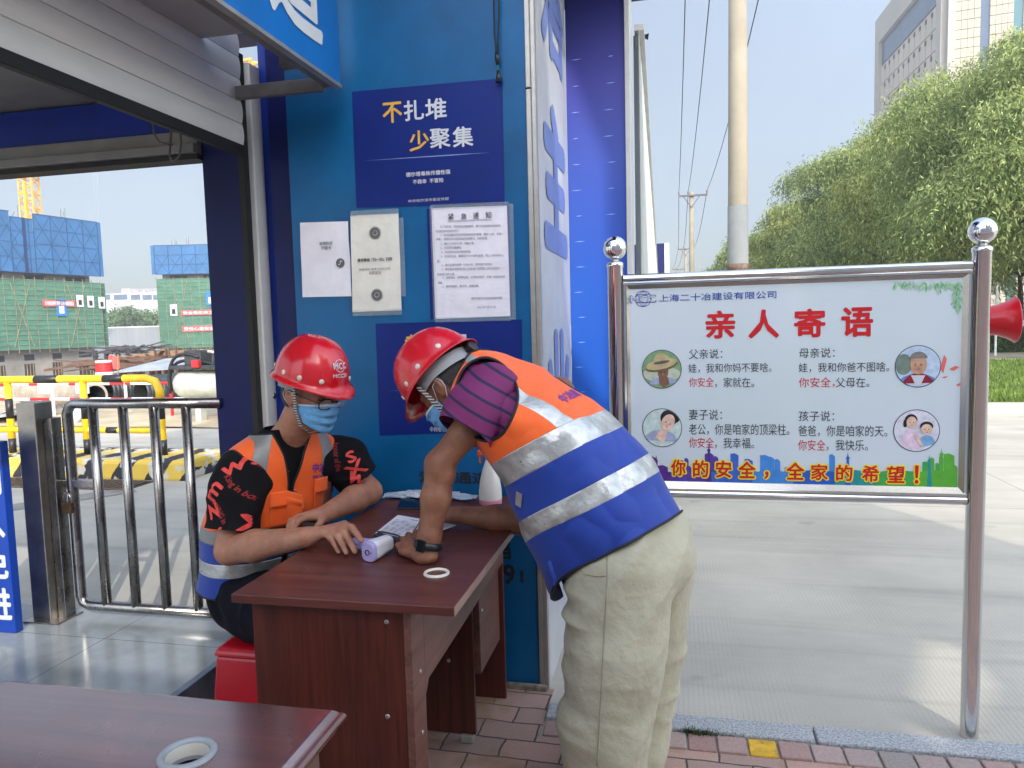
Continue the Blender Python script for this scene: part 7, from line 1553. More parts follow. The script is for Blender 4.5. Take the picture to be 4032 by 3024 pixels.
# torso lofts
def torso1(k):
    R_ = []
    for z, cx, cy, a, b, bb in ((.545, -1.515, 2.415, .218, .17, .170), (.70, -1.49, 2.405, .215, .180, .168), (.83, -1.455, 2.39, .208, .170, .162), (.94, -1.418, 2.375, .204, .150, .148), (1.02, -1.385, 2.365, .204, .125, .122), (1.07, -1.365, 2.36, .172, .098, .098), (1.105, -1.352, 2.357, .12, .080, .082), (1.135, -1.343, 2.352, .082, .072, .074)):
        R_.append(((cx, cy, z), l1, f1, a + k, b + k, bb + k, .92))
    return R_
shirt_m = mat('black_shirt', (.007, .0065, .008), .9, 0, .2, 6, bump=.1, bscale=400, spec=.2); print_r = mat('red_shirt_print', srgb(232, 74, 66), .7, 0, .12, 60); print_d = mat('dark_red_shirt_print', srgb(150, 34, 30), .7)
V, F = loft(torso1(.0), 80, 110); T = tris(F); V += vnormals(V, T) * (.004 * vnoise(V * 14, 3) * (V[:, 2:3] * 0 + 1)[:, 0])[:, None]
sh1 = mesh('shirt', V, T, shirt_m, me1, smooth=True); bsh = tree_of(V, T)
def sleeve(name, S, E, frac, r0, r1, r2, m, parent, seed, inward, wr=.006):
    d = np3((Vector(E) - Vector(S)).normalized()); s0 = S + inward; up = np3(Vector(d).orthogonal().normalized()); sd = np.cross(d, up); L_ = np.linalg.norm(E - S); R_ = []
    for t, r in ((-.10, r0 * .55), (0.0, r0), (.3, r1), (.7, (r1 + r2) / 2), (1.0, r2)):
        c = s0 if t < 0 else S + d * L_ * frac * t; R_.append((c, up, sd, r, r, r, 1))
    V, F = loft(R_, 70, 80); T = tris(F); n = vnormals(V, T); tt = ((V - S) @ d) / (L_ * frac)
    V = V + n * (wr * np.clip(tt + .3, 0, 1) * (vnoise(V * np.array([16, 16, 16]) + seed, seed) + .7 * (1 - 2 * np.abs(vnoise(V * np.array([9, 9, 22]) + seed * 3, seed + 2)))))[:, None]
    o = mesh(name, V, T, m, parent, smooth=True, solid=.002, offs=-1); return o, V, T, d
def grown_shirt(parts, lo, hi, k=.045, h=.006):
    f_ = Field(lo, hi, h)
    for p_, r_ in parts: f_.chain(p_, r_, k)
    V, F = f_.mesh(); return relax(V, tris(F), 2, .4), tris(F)
def sleeve_end(S, E, frac): return S + (E - S) * frac
dR = (RE - RS) / np.linalg.norm(RE - RS); dL = (LE - LS) / np.linalg.norm(LE - LS)
eR, eL = sleeve_end(RS, RE, .76), sleeve_end(LS, LE, .70)
def sleeves(parts, cuts_, m, parent, lo, hi, seed, wr):
    V, T = grown_shirt(parts, lo, hi); n = vnormals(V, T)
    V = V + n * (wr * (vnoise(V * 15 + seed, seed) + .8 * (1 - 2 * np.abs(vnoise(V * np.array([9, 9, 20]) + seed * 3, seed + 2)))))[:, None]
    for p, d in cuts_:
        side = lambda A: np.where(np.linalg.norm(A - p, axis=1) < .15, (A - p) @ d, -1.0)
        V, T = slice_at(V, T, side(V)); T = T[side(V[T].mean(1)) < 0]; V, T = used(V, T)
    mesh('sleeves', V, T, m, parent, smooth=True, solid=.002, offs=-1); return V, T
inR, inL = RS + l1 * .09 + np.array([0, 0, -.03]), LS - l1 * .09 + np.array([0, 0, -.03])
VR, TR = sleeves([([inR, RS + np.array([0, 0, -.030]), RS * .6 + eR * .4, eR + dR * .03], [.075, .070, .084, .084]), ([inL, LS + np.array([0, 0, -.030]), LS * .6 + eL * .4, eL + dL * .03], [.072, .068, .080, .080]), ([inR, inL], [.075, .075])], [(eR, dR), (eL, dL)], shirt_m, sh1, (-1.75, 1.9, .62), (-.95, 2.8, 1.2), 4, .006)
VL, TL = VR, TR
# print on the shirt
g = G(); gd = G(); bR = tree_of(VR, TR); nR = Vector((-.15, -1, .12)); mid = lambda t: Vector(RS + dR * t)
upR = Vector((.2, 0, 1))
for s_, u, v, h, w_, rot, tgt in (('D', 575, 1090, .075, .075, 20, g), ('o', 592, 1070, .05, .05, 20, g), ('s', 520, 985, .05, .05, -70, g), ('w', 500, 1010, .035, .075, -35, g), ('m', 478, 1060, .04, .06, -60, g), ('x', 545, 1130, .055, .05, 10, g), ('v', 500, 1155, .05, .05, -30, g), ('z', 480, 1100, .035, .05, 70, g), ('ll', 530, 960, .045, .03, -30, g),
                                  ('King in bon', 520, 1055, .022, .12, 42, gd), ('best KING in', 490, 1095, .018, .11, 55, gd), ('how of the', 575, 1140, .024, .11, 42, gd), ('honor of', 540, 1010, .018, .09, 40, gd)):
    c = aty(u, v, 2.13); decal(bR, tgt, s_, c, nR, Matrix.Rotation(rad(-rot), 3, nR) @ Vector((0, 0, 1)), h, .002 if tgt is g else .0006, fitw=w_)
bL = bR; nL = Vector((.35, -.93, .1))
for s_, u, v, h, w_, rot, tgt in (('X', 770, 1012, .05, .07, -30, g), ('w', 772, 1035, .04, .07, 30, g), ('S', 760, 985, .04, .03, -20, g), ('honor of the', 732, 985, .02, .10, 84, gd)):
    c = aty(u, v, 2.48); decal(bL, tgt, s_, c, nL, Matrix.Rotation(rad(-rot), 3, nL) @ Vector((0, 0, 1)), h, .002 if tgt is g else .0006, fitw=w_)
for s_, u, v, h, w_, rot in (('m', 690, 1000, .045, .05, 60), ('v', 683, 975, .03, .03, 20), ('w', 600, 905, .02, .04, -20)):
    c = aty(u, v, 2.25); decal(bsh, g, s_, c, Vector(f1) + Vector((0, -.3, .1)), Matrix.Rotation(rad(-rot), 3, Vector(f1)) @ Vector((0, 0, 1)), h, .002, fitw=w_)
g.build('print', print_r, sh1); gd.build('small_print', print_d, sh1)
# vest
def ellf(V, c, R_, axes): q = V - np3(c); return np.sqrt(sum(((q @ np3(a)) / r) ** 2 for a, r in zip(axes, R_))) - 1
V, F = loft(torso1(.016), 150, 200); T = tris(F)
n_ = vnormals(V, T); V = V + n_ * (.006 * vnoise(V * np.array([7, 7, 13]), 5) + .005 * np.clip(1.0 - V[:, 2], 0, .4) / .4 * (1 - 2 * np.abs(vnoise(V * np.array([6, 6, 10]) + 7, 8))))[:, None]
cxy = lambda z: np.stack([np.interp(z, (.555, .70, .83, .94, 1.02, 1.07, 1.135), (-1.505, -1.48, -1.45, -1.415, -1.385, -1.365, -1.343)), np.interp(z, (.555, .70, .83, .94, 1.02, 1.07, 1.135), (2.415, 2.405, 2.39, 2.375, 2.365, 2.36, 2.352))], 1)
def co1(V): q = V[:, :2] - cxy(V[:, 2]); return q @ l1[:2], q @ f1[:2], V[:, 2]
def openf(V): s, fr, z = co1(V); w_ = np.interp(z, (.5, .88, .95, 1.05, 1.13), (.012, .004, .010, .036, .072)); return np.where(fr > 0, np.abs(s + .012) - w_, .2)
def armR(V): return ellf(V, RS - l1 * .055 + np.array([0, 0, -.065]), (.10, .115, .125), (l1, f1, (0, 0, 1)))
def armL(V): return ellf(V, LS + l1 * .055 + np.array([0, 0, -.065]), (.10, .115, .125), (l1, f1, (0, 0, 1)))
topf = lambda V: 1.118 - V[:, 2] + .10 * co1(V)[1]
strapf = lambda V: np.abs(np.abs(co1(V)[0]) - np.interp(V[:, 2], (.7, .9, 1.05, 1.12), (.138, .132, .122, .105))) - .024
bands = ((.635, .685), (.755, .805))
cuts = [openf, armR, armL, topf, strapf] + [(lambda V, z=z: V[:, 2] - z - .012 * np.sin(6 * co1(V)[0])) for b in bands for z in b]
for c_ in cuts: V, T = slice_at(V, T, c_(V))
C_ = V[T].mean(1); z_ = C_[:, 2] - .012 * np.sin(6 * co1(C_)[0]); alive = (openf(C_) > 0) & (armR(C_) > 0) & (armL(C_) > 0) & (topf(C_) > 0)
isb = [(z_ > a) & (z_ < b) for a, b in bands]; anyb = isb[0] | isb[1]; st = (strapf(C_) < 0) & (z_ > .805); up_ = z_ > .755
V0, T0 = used(V, T[alive & ~anyb & ~st]); C0_ = V0[T0].mean(1); mi = ((C0_[:, 2] - .012 * np.sin(6 * co1(C0_)[0])) < .755).astype(int)
vest1 = mesh('vest', V0, T0, [orange, vblue], me1, mi=mi, smooth=True, solid=.003)
for sel, m_ in ((isb[0], silver), (isb[1], silver_d), (st & (co1(C_)[0] > 0), silver_d), (st & (co1(C_)[0] < 0), silver_d)):
    Vb, Tb = used(V, T[alive & sel]); bo_ = mesh('reflective_band', Vb, Tb, m_, vest1, smooth=True, solid=.0042); piping(Vb + vnormals(Vb, Tb) * .0035, Tb, .0014, stitch, bo_, 'stitching')
Vp, Tp = used(V, T[alive]); piping(Vp, Tp, .0036, pipe_b, vest1); bv1 = tree_of(Vp, Tp)
# pocket flaps and chest emblem
def patch(bt, c, nrm, up, w_, h, lift, n=8, droop=0):
    nrm = Vector(nrm).normalized(); up = Vector(up); up = (up - nrm * up.dot(nrm)).normalized(); ex = up.cross(nrm); V = []
    for j in range(n + 1):
        for i in range(n + 1):
            o = Vector(c) + ex * (i / n - .5) * w_ + up * (j / n - .5) * h + nrm * .15; hit = bt.ray_cast(o, -nrm, .4)[0]; hit = hit if hit else o - nrm * .15; V.append(hit + nrm * (lift + droop * (1 - j / n)))
    return V, [(j * (n + 1) + i, j * (n + 1) + i + 1, (j + 1) * (n + 1) + i + 1, (j + 1) * (n + 1) + i) for j in range(n) for i in range(n)]
for u, v, y, w_ in ((638, 1092, 2.19, .088), (716, 1060, 2.32, .05)):
    V_, F_ = patch(bv1, aty(u, v + 26, y), f1, (0, 0, 1), w_, .11, .0035); mesh('pocket', V_, F_, orange, vest1, solid=.002, smooth=True)
    V_, F_ = patch(bv1, aty(u, v - 6, y), f1, (0, 0, 1), w_ + .006, .052, .007, droop=.007); mesh('pocket_flap', V_, F_, orange, vest1, solid=.0025, smooth=True)
g = G(); decal(bv1, g, '中冶', aty(694, 1012, 2.33), f1 + np.array([0, -.4, .1]), (0.15, 0, 1), .032, .0012, fitw=.052); decal(bv1, g, 'MCC', aty(692, 1032, 2.33), f1 + np.array([0, -.4, .1]), (0.15, 0, 1), .012, .0006, fitw=.04); g.build('lettering', mat('violet_print', srgb(110, 52, 150), .6), vest1)
# dark shorts
pf = Field((-1.80, 1.95, .36), (-.95, 2.75, .72), .007); pf.ell((-1.505, 2.42, .53), (.185, .175, .13), [list(l1), list(f1), [0, 0, 1]], .05); pf.cone((-1.54, 2.32, .53), (-1.18, 2.06, .535), .118, .10, .05); pf.cone((-1.42, 2.48, .53), (-1.16, 2.34, .535), .115, .095, .05)
V, F = pf.mesh(); T = tris(F); V = V + vnormals(V, T) * (.012 * vnoise(V * np.array([11, 11, 16]), 4) + .010 * (1 - 2 * np.abs(vnoise(V * np.array([9, 9, 14]) + 3, 6))))[:, None]; V[:, 2] = np.maximum(V[:, 2], .424)
mesh('shorts', V, F, mat('dark_shorts', (.005, .0055, .011), .9, 0, .3, 7, bump=.15, bscale=300, spec=.15), me1, smooth=True)
lf_ = Field((-1.32, 1.95, .0), (-1.0, 2.45, .56), .008)
for kx, ky in ((-1.17, 2.06), (-1.15, 2.34)): lf_.chain([(kx - .03, ky + .01, .53), (kx, ky, .50), (kx + .005, ky + .02, .09)], [.058, .055, .036], .03); lf_.chain([(kx + .005, ky + .02, .07), (kx + .035, ky - .02, .04)], [.04, .034], .02)
V, F = lf_.mesh(); V[:, 2] = np.maximum(V[:, 2], .008); mesh('lower_legs', V, F, skin1, me1, smooth=True)

# ------------------------------------------------------------ the worker bending over the desk
me2 = thing('person', 'worker in red helmet and orange and blue vest bending over the desk in beige trousers', 'person', (-.12, 2.17, .0))
f2 = np.array([-.94, .34, 0]); l2 = np.array([-.34, -.94, 0]); Y2 = 2.17
LS2 = np3(aty(1062, 835, 2.03)); RS2 = LS2 - l2 * .34 + np.array([.03, 0, -.05]); LE2 = np3(aty(950, 1025, 1.99)); LW2 = np3(atz(924, 1180, .848))
RE2 = np3(aty(1128, 1125, 2.33)); RW2 = np3(atz(985, 1112, .845)); H2 = Frame(aty(972, 838, 2.14), (-.64, .12, -.74), (-.74, .20, .60))
N2 = np3(aty(1040, 815, 2.17))
fd = Field((-1.05, 1.85, .72), (.12, 2.62, 1.56), .0044)
PEL = np3(aty(1370, 1130, Y2)); CH = np3(aty(1130, 895, Y2)); fd.chain([PEL, PEL * .5 + CH * .5, CH, N2], [.12, .12, .12, .07], .05); fd.cone(LS2, RS2, .035, .035, .05); fd.cone(H2.p(-.03, 0, -.055), N2, .058, .064, .03); fd.cone(N2, LS2, .045, .03, .03); fd.cone(N2, RS2, .045, .03, .03); grow_head(fd, H2)
fd.chain([LS2, LS2 * .45 + LE2 * .55, LE2 + np.array([0, 0, .03]), LE2], [.036, .041, .040, .039], .02); q = LE2 * .68 + LW2 * .32; fd.chain([LE2, q, LW2 * .85 + LE2 * .15, LW2], [.039, .042, .032, .030], .02); fd.ell(LE2 + np.array([.030, -.012, .004]), (.016, .016, .02), k=.02)
fd.chain([RS2, RE2], [.052, .042], .02); q = RE2 * .65 + RW2 * .35; fd.chain([RE2, q, RW2], [.044, .044, .027], .02)
# left hand planted on the desk
hd2_ = np.array([-.78, .60, 0]); hs = np.array([.60, .78, 0]); HB = np3(atz(917, 1199, .823))
fd.cone(LW2, HB, .029, .026, .015); fd.ell(HB + np.array([.006, -.006, -.002]), (.036, .030, .022), k=.012)
kb = [HB + hd2_ * d_ + hs * s_ + np.array([0, 0, z_]) for d_, s_, z_ in ((.082, .030, .012), (.084, .008, .015), (.078, -.014, .012), (.068, -.034, .004))]
tips2 = [np3(atz(*p)) for p in ((897, 1146, .818), (881, 1154, .816), (868, 1166, .814), (856, 1180, .813))]
for k in range(4): fd.cone(HB, kb[k], .022, .0128, .012); finger(fd, kb[k], tips2[k] if np.linalg.norm(tips2[k] - kb[k]) > .035 else kb[k] + hd2_ * .055 + hs * (.012 - .008 * k) - np.array([0, 0, .018]), (-.004, .002, .012), .0098, .0075)
tb_ = HB + hd2_ * .022 + hs * .040 + np.array([0, 0, .0]); fd.cone(HB, tb_, .022, .016, .012); finger(fd, tb_, tb_ + hd2_ * .022 + hs * .045 + np.array([0, 0, -.006]), (.004, -.004, .008), .012, .0092)
# right hand writing
kr = [RW2 + np.array(v) for v in ((-.078, -.018, .006), (-.084, .002, .004), (-.082, .02, .0), (-.074, .036, -.006))]
for k in range(4): fd.cone(RW2, kr[k], .022, .0125, .012); finger(fd, kr[k], kr[k] + np.array([-.030, -.028, -.022]), (-.012, .002, .010), .0095, .0075)
tb_ = RW2 + np.array([-.05, -.034, -.006]); fd.cone(RW2, tb_, .019, .014, .012); finger(fd, tb_, tb_ + np.array([-.048, -.008, -.012]), (-.004, -.010, .004), .011, .0085)
V, F = fd.mesh(); V = relax(V, tris(F), 2, .35); V[:, 2] = np.where((V[:, 2] < .8025) & (V[:, 0] < -.52), .8025, V[:, 2]); body2 = mesh('body', V, F, skin2, me2, smooth=True)
hf = Field(np3(H2.o) - .16, np3(H2.o) + .16, .004); hf.ell(H2.p(-.014, 0, .035), (.1010, .0812, .095), H2.M, .02); hf.ell(H2.p(-.045, 0, -.015), (.058, .069, .055), H2.M, .03); V, F = hf.mesh(); T = tris(F); q = loc(V, H2); fld = lambda q: np.maximum(q[:, 0] - .005, -.045 - q[:, 2]); V, T = slice_at(V, T, fld(q)); q = loc(V[T].mean(1), H2)
V, T = used(V, T[(fld(q) < 0) & ~((np.abs(q[:, 1]) > .06) & (q[:, 0] > -.034) & (q[:, 2] < .02))]); mesh('hair', V, T, mat('greying_hair', (.05, .048, .046), .6, 0, .4, 200, bump=.6, bscale=300), me2, smooth=True)
helmet(me2, H2, emblem=False); mk2 = face_mask(me2, H2)
for s in (-1, 1):
    g = G(); P_ = [H2.p(.030, s * .100, .044), H2.p(.030, s * .090, .02), H2.p(.032, s * .086, -.01), H2.p(.036, s * .078, -.05), H2.p(.050, s * .060, -.09), H2.p(.062, s * .03, -.118), H2.p(.066, 0, -.122)]; ribbon(g, P_, [H2.d(0, s, 0)] * 5 + [H2.d(.3, s * .6, -.7), H2.d(.2, 0, -1)], .014, .0016); g.build('chin_strap', strap_m, me2)
# wrist watch
d = Vector(LW2 - LE2).normalized(); wc = Vector(LW2) - d * .004; g = G(); g.lathe([(.0365, -.011), (.0405, -.010), (.0412, 0), (.0405, .010), (.0365, .011), (.035, 0)], wc, d, 40); wo_ = g.build('wristwatch', black, me2, smooth=True)
sdv = Vector((-.2, -.9, -.1)); sdv = (sdv - d * sdv.dot(d)).normalized(); g = G(); g.obox(wc + sdv * .042, d * .017, sdv * .0045, d.cross(sdv) * .014); g.build('watch_case', mat('watch_glass', (.006, .006, .008), .1), wo_, bevel=.003)
g = G(); tv = d.cross(sdv); g.obox(wc + tv * .039, d * .006, tv * .002, sdv * .008); g.build('buckle', steel_worn, wo_)
# torso: rings read from the back line and belly line of the bent figure
st2 = [((1472, 1094), (1186, 1262), .222, .15), ((1443, 1048), (1160, 1195), .218, .3), ((1392, 975), (1132, 1118), .21, .45), ((1325, 905), (1098, 1035), .212, .6), ((1262, 860), (1062, 975), .215, .7), ((1195, 822), (1035, 945), .215, .8), ((1128, 785), (1015, 905), .19, .9), ((1078, 762), (1000, 868), .13, .95), ((1048, 760), (1000, 840), .085, 1)]
def torso2(k):
    R_ = []
    for (bu, bv), (fu, fv), a, _ in st2:
        B_, F_ = np3(aty(bu, bv, Y2 + .03)), np3(aty(fu, fv, Y2 - .05)); c = (B_ + F_) / 2; c[1] = Y2; e = F_ - B_; e[1] = 0; L_ = np.linalg.norm(e) / 2; e /= 2 * L_; fr = -e[0] * f2 + np.array([0, 0, e[2]]); fr /= np.linalg.norm(fr); b = max(.06, L_ * .97); R_.append((c, l2, fr, a + k, b + k, b + k, .88))
    return R_
def stripe_mat(dvec):
    m = mat('striped_polo', (.2, .03, .12), .8, 0, .12, 8, bump=.15, bscale=500); t = m.node_tree; L = t.links.new; b = t.nodes['Principled BSDF']; tc = N(t, 'ShaderNodeTexCoord'); dp = N(t, 'ShaderNodeVectorMath', operation='DOT_PRODUCT'); dp.inputs[1].default_value = dvec; L(tc.outputs['Object'], dp.inputs[0])
    nz = N(t, 'ShaderNodeTexNoise'); nz.inputs['Scale'].default_value = 5; L(tc.outputs['Object'], nz.inputs['Vector']); ad = N(t, 'ShaderNodeMath', operation='MULTIPLY_ADD'); ad.inputs[1].default_value = .012; L(nz.outputs[0], ad.inputs[0]); L(dp.outputs['Value'], ad.inputs[2])
    mo = N(t, 'ShaderNodeMath', operation='PINGPONG'); mo.inputs[1].default_value = .021; L(ad.outputs[0], mo.inputs[0]); gt_ = N(t, 'ShaderNodeMath', operation='LESS_THAN'); gt_.inputs[1].default_value = .0042; L(mo.outputs[0], gt_.inputs[0])
    mx = N(t, 'ShaderNodeMix', data_type='RGBA'); mx.inputs['A'].default_value = (*srgb(116, 36, 92), 1); mx.inputs['B'].default_value = (*srgb(38, 28, 66), 1); L(gt_.outputs[0], mx.inputs['Factor']); L(mx.outputs['Result'], b.inputs['Base Color']); return m
d2v = (LE2 - LS2) / np.linalg.norm(LE2 - LS2); polo = stripe_mat(tuple(d2v))
V, F = loft(torso2(-.012), 80, 110); sh2 = mesh('polo_shirt', V, tris(F), polo, me2, smooth=True)
p0_, p1_ = np3(aty(1062, 845, 2.06)), np3(aty(1004, 936, 1.985)); ds_ = (p1_ - p0_) / np.linalg.norm(p1_ - p0_); mid_ = N2 * .5 + np3(aty(1100, 830, Y2)) * .5
VS, TS = sleeves([([mid_, p0_, p0_ * .5 + p1_ * .5, p1_ + ds_ * .03], [.050, .072, .083, .078]), ([N2 + np.array([.02, 0, -.04]), mid_ - np.array([0, 0, .05]), mid_ - l2 * .15 - np.array([0, 0, .06])], [.055, .06, .06])], [(p1_, ds_)], polo, sh2, (-1.0, 1.8, .9), (-.2, 2.6, 1.5), 14, .006)
sleeve('sleeve', RS2, RE2, .5, .075, .078, .076, polo, sh2, 17, np.array([.05, -.08, -.01]))
# collar
cc_ = N2 + np.array([.0, 0, .0]); g = G(); ax2 = (Vector(H2.p(-.03, 0, -.055)) - Vector(N2)).normalized(); g.lathe([(.080, -.025), (.072, .0), (.070, .022), (.074, .004), (.084, -.02)], N2, ax2, 30); g.build('collar', polo, sh2, smooth=True)
# vest
NT, NU = 200, 240; V, F = loft(torso2(.010), NT, NU); T = tris(F); tcoord = np.repeat(np.arange(NT + 1) / NT, NU)
n_ = vnormals(V, T); wv_ = np.array([V @ np.array([.6, 0, .8]), V @ l2, V @ np.array([.8, 0, -.6])]).T
V = V + n_ * (.007 * vnoise(wv_ * np.array([5, 5, 9]), 5) + .011 * np.clip(1.1 - tcoord * 1.1, .35, 1) * (1 - 2 * np.abs(vnoise(wv_ * np.array([5, 4, 7]) + 7, 8))) + .004 * (1 - 2 * np.abs(vnoise(wv_ * np.array([14, 9, 16]) + 2, 18))))[:, None]
# flared hanging front hem
rt = loft(torso2(.010), NT, 2)[0].reshape(NT + 1, 2, 3); cen = rt.mean(1)
W3 = np.concatenate([V, tcoord[:, None], (np.arange(len(V)) % NU)[:, None] / NU * 2 * np.pi], 1)
u_ = W3[:, 4]; fr_ = np.sin(u_) * 1.0
hang = np.clip(.30 - tcoord, 0, .3) / .3 * np.clip(fr_, 0, 1) ** 2; W3[:, 2] -= .075 * hang; W3[:, 0] += .02 * hang
V6 = np.concatenate([W3[:, :4], np.cos(u_)[:, None], np.sin(u_)[:, None]], 1)       # x y z t cos sin
def slice6(V6, T, f): return slice_at(V6, T, f)
tw = lambda A: A[:, 3] + .012 * A[:, 4]
def arm2(A, S, sgn): return ellf(A[:, :3], S + l2 * sgn * .03 + np.array([.0, 0, -.026]), (.12, .096, .126), (l2, (1, 0, 0), (0, 0, 1)))
b1, b2 = (.187, .246), (.348, .43)
strap2 = lambda A: np.abs(np.abs(A[:, 4]) - np.interp(A[:, 3], (.55, .8, 1), (.62, .66, .72))) - .115
front2 = lambda A: np.where(A[:, 5] > 0, np.abs(A[:, 4]) - np.interp(A[:, 3], (0, .62, .8, 1), (.05, .05, .3, .55)), 1.0)
top2 = lambda A: .955 - A[:, 3] - .05 * A[:, 5]
for c_ in [lambda A: arm2(A, LS2, 1), lambda A: arm2(A, RS2, -1), front2, top2, strap2] + [(lambda A, z=z: tw(A) - z) for b in (b1, b2) for z in b]: V6, T = slice_at(V6, T, c_(V6))
C6 = V6[T].mean(1); alive = (arm2(C6, LS2, 1) > 0) & (arm2(C6, RS2, -1) > 0) & (front2(C6) > 0) & (top2(C6) > 0); t_ = tw(C6); ib = [(t_ > a) & (t_ < b) for a, b in (b1, b2)]; st = (strap2(C6) < 0) & (t_ > b2[1])
VA = V6[:, :3].copy(); V0, T0 = used(V6, T[alive & ~ib[0] & ~ib[1] & ~st]); mi = (tw(V0[T0].mean(1)) < b2[0]).astype(int)
vest2 = mesh('vest', V0[:, :3], T0, [orange, vblue], me2, mi=mi, smooth=True, solid=.003)
for sel in (ib[0], ib[1], st & (C6[:, 4] > 0), st & (C6[:, 4] < 0)):
    Vb, Tb = used(VA, T[alive & sel]); bo_ = mesh('reflective_band', Vb, Tb, silver, vest2, smooth=True, solid=.0042); piping(Vb + vnormals(Vb, Tb) * .0035, Tb, .0014, stitch, bo_, 'stitching')
Vp, Tp = used(VA, T[alive]); piping(Vp, Tp, .0042, pipe_b, vest2); bv2 = tree_of(Vp, Tp)
g = G(); decal(bv2, g, '中冶建', aty(1232, 850, 2.12), (.35, -.75, .6), (-.7, 0, .7), .035, .0012, fitw=.11); g.build('lettering', mat('violet_print'), vest2)
V_, F_ = patch(bv2, aty(1122, 1078, 2.0), (-.3, -1, .0), (.3, 0, 1), .022, .045, .004); mesh('badge', V_, F_, silver, vest2, solid=.001)
# side adjuster tab hanging at the hem
g = G(); P_ = [aty(1186, 1212, 1.95), aty(1192, 1232, 1.945), aty(1198, 1250, 1.945), aty(1196, 1264, 1.955)]; ribbon(g, P_, (0, -1, 0), .009, .003); g.build('hem_tab', vblue, vest2)
# trousers
tr_m = mat('beige_cotton', srgb(186, 180, 154), .88, 0, .09, 3.5, bump=.3, bscale=34, sheen=.1)
tf = Field((-.52, 1.80, .0), (.30, 2.56, 1.12), .0075)
M2 = [list(f2), list(l2), [0, 0, 1]]
tf.ell(aty(1368, 1130, Y2), (.128, .150, .10), M2, .05); tf.ell(aty(1392, 1195, Y2), (.145, .175, .13), M2, .06)
lk_ = [np3(aty(1345, 1220, 2.07)), np3(aty(1326, 1400, 2.05)), np3(aty(1311, 1560, 2.05))]; lk_.append(np.array([lk_[2][0] - .0, 2.05, .10]))
rk_ = [np3(aty(1402, 1210, 2.28)), np3(aty(1390, 1400, 2.31)), np3(aty(1372, 1560, 2.33))]; rk_.append(np.array([rk_[2][0], 2.30, .10]))
tf.chain(lk_, [.140, .134, .118, .112], .03); tf.chain(rk_, [.132, .116, .106, .104], .025)
V, F = tf.mesh(); T = tris(F); V = relax(V, T, 3, .4); n_ = vnormals(V, T)
# soft folds: long slanting ones on the thigh, tight ones at the crotch and the back of the knee
q = np.stack([V[:, 0] * .8 + V[:, 2] * .6, V[:, 1], -V[:, 0] * .6 + V[:, 2] * .8], 1); rg = lambda P_, s: 1 - 2 * np.abs(vnoise(P_, s))
fr_ = (V - np.array([-.15, 2.1, 0])) @ f2
V = V + n_ * (.012 * rg(np.stack([(.55 * V[:, 0] + .83 * V[:, 2]) * 1.5, V[:, 1] * 2.5, (.83 * V[:, 0] - .55 * V[:, 2]) * 10], 1), 3) + .013 * np.clip(fr_ * 9, 0, 1) * rg(V * np.array([4, 4, 15]) + 5, 9) + .007 * np.clip(.62 - V[:, 2], 0, .3) * 3.3 * rg(V * np.array([7, 7, 15]) + 2, 12) + .0022 * rg(q * np.array([7, 9, 24]) + 4, 14) + .0015 * vnoise(V * 26, 6))[:, None]
C_top = V[:, 2] - 1.055
V, T = slice_at(V, T, C_top); T = T[(V[T].mean(1)[:, 2] < 1.055)]; V, T = used(V, T); tro = mesh('trousers', V, T, tr_m, me2, smooth=True); bt2 = tree_of(V, T)
def on_cloth(bt, pts, r, name, m, parent, lift=.001, rib=None):
    P_ = []
    for u, v in pts:
        d = ray(u, v); d = Vector((d.x * .3, 1, d.z * .2)).normalized(); p = aty(u, v, 1.9); p = p - d * .1; h = bt.ray_cast(p, d, .6)
        h = bt.ray_cast(CO, ray(u, v), 4)
        if h[0]: P_.append(h[0] + h[1] * lift)
    if len(P_) > 1:
        g = G(); 
        if rib: ribbon(g, P_, (0, -1, .2), rib, .0016)
        else: g.tube(P_, r, 6)
        return g.build(name, m, parent, smooth=True)
seam = mat('seam_thread', srgb(164, 158, 134), .9)
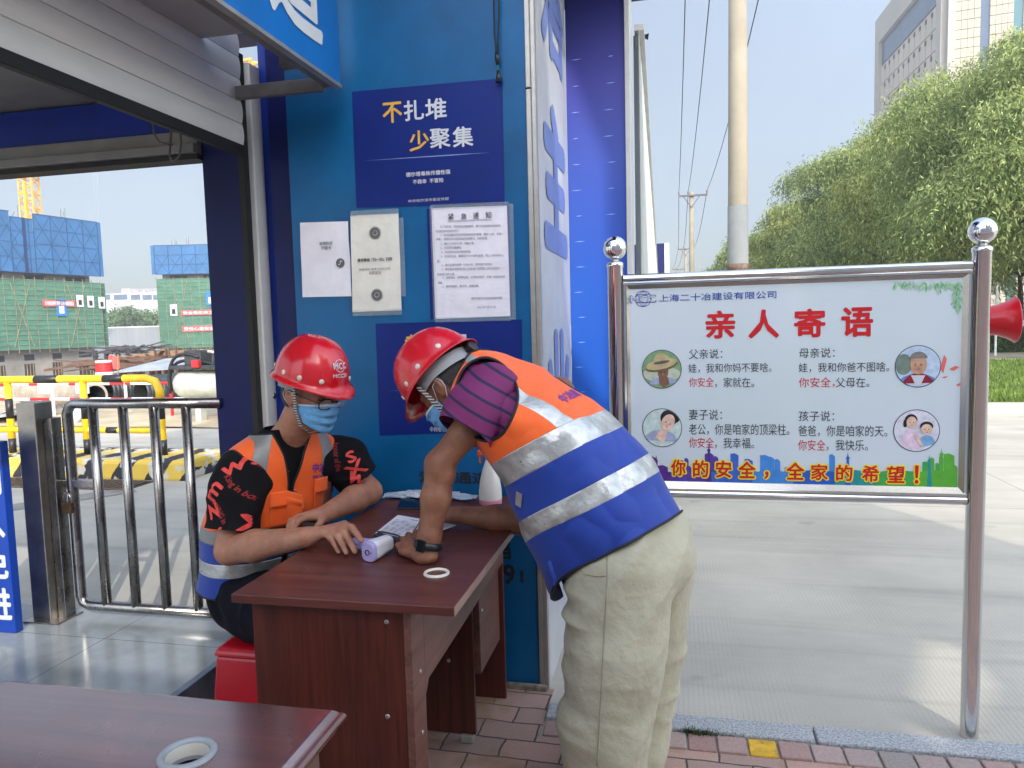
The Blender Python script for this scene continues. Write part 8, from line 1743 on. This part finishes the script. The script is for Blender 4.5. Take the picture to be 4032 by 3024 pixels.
on_cloth(bt2, [(1312 - .9 * max(0, (v - 1250)) * .06, v) for v in range(1150, 1656, 14)], .0022, 'side_seam', seam, tro)
on_cloth(bt2, [(1290, 1140), (1288, 1165), (1280, 1190), (1266, 1212), (1256, 1230), (1262, 1240), (1285, 1244), (1308, 1244)], .0022, 'pocket_edge', seam, tro); on_cloth(bt2, [(1345, 1146), (1356, 1142), (1367, 1138), (1378, 1134)], .002, 'back_pocket', seam, tro)
h = bt2.ray_cast(CO, ray(1400, 1122), 4)
if h[0]: g = G(); g.lathe([(.0, -.001), (.0085, -.001), (.009, .002), (.006, .003), (.0, .002)], h[0], h[1], 18); g.build('button', mat('button', srgb(170, 160, 130), .4), tro, smooth=True)
for s, (x, y) in ((1, lk_[3][:2]), (-1, rk_[3][:2])):
    sf_ = Field((x - .30, y - .2, .0), (x + .2, y + .25, .2), .006); sf_.cone((x + .04, y, .05), (x - .17, y + .06, .042), .046, .04, .02); V, F = sf_.mesh(); V[:, 2] = np.maximum(V[:, 2], .008); mesh('shoe', V, F, mat('black_shoe', (.02, .02, .02), .5), me2, smooth=True)
g = G(); a = Vector(RW2) + Vector((-.115, -.045, -.016)); g.tube([a + Vector((-.012, -.006, -.022)), a + Vector((.05, .03, .075))], [.0015, .004], 8); tag(g.build('pen', black, base=a, smooth=True), 'pen in the writing hand of the bending worker', 'pen')
# ------------------------------------------------------------ summer haze
def add_haze(dens):
    g = G(); g.box((-260, -320, -4.2), (320, 330, 75)); o = g.build('haze', mat('haze_air', (.5, .5, .5)))
    m = bpy.data.materials.new('haze_volume'); m.use_nodes = True; t = m.node_tree; t.nodes.clear(); out = t.nodes.new('ShaderNodeOutputMaterial'); v = t.nodes.new('ShaderNodeVolumePrincipled')
    v.inputs['Color'].default_value = (.86, .90, .95, 1); v.inputs['Density'].default_value = dens; v.inputs['Anisotropy'].default_value = .2; t.links.new(v.outputs[0], out.inputs['Volume'])
    o.data.materials.clear(); o.data.materials.append(m); tag(o, kind='stuff')
add_haze(.0016)
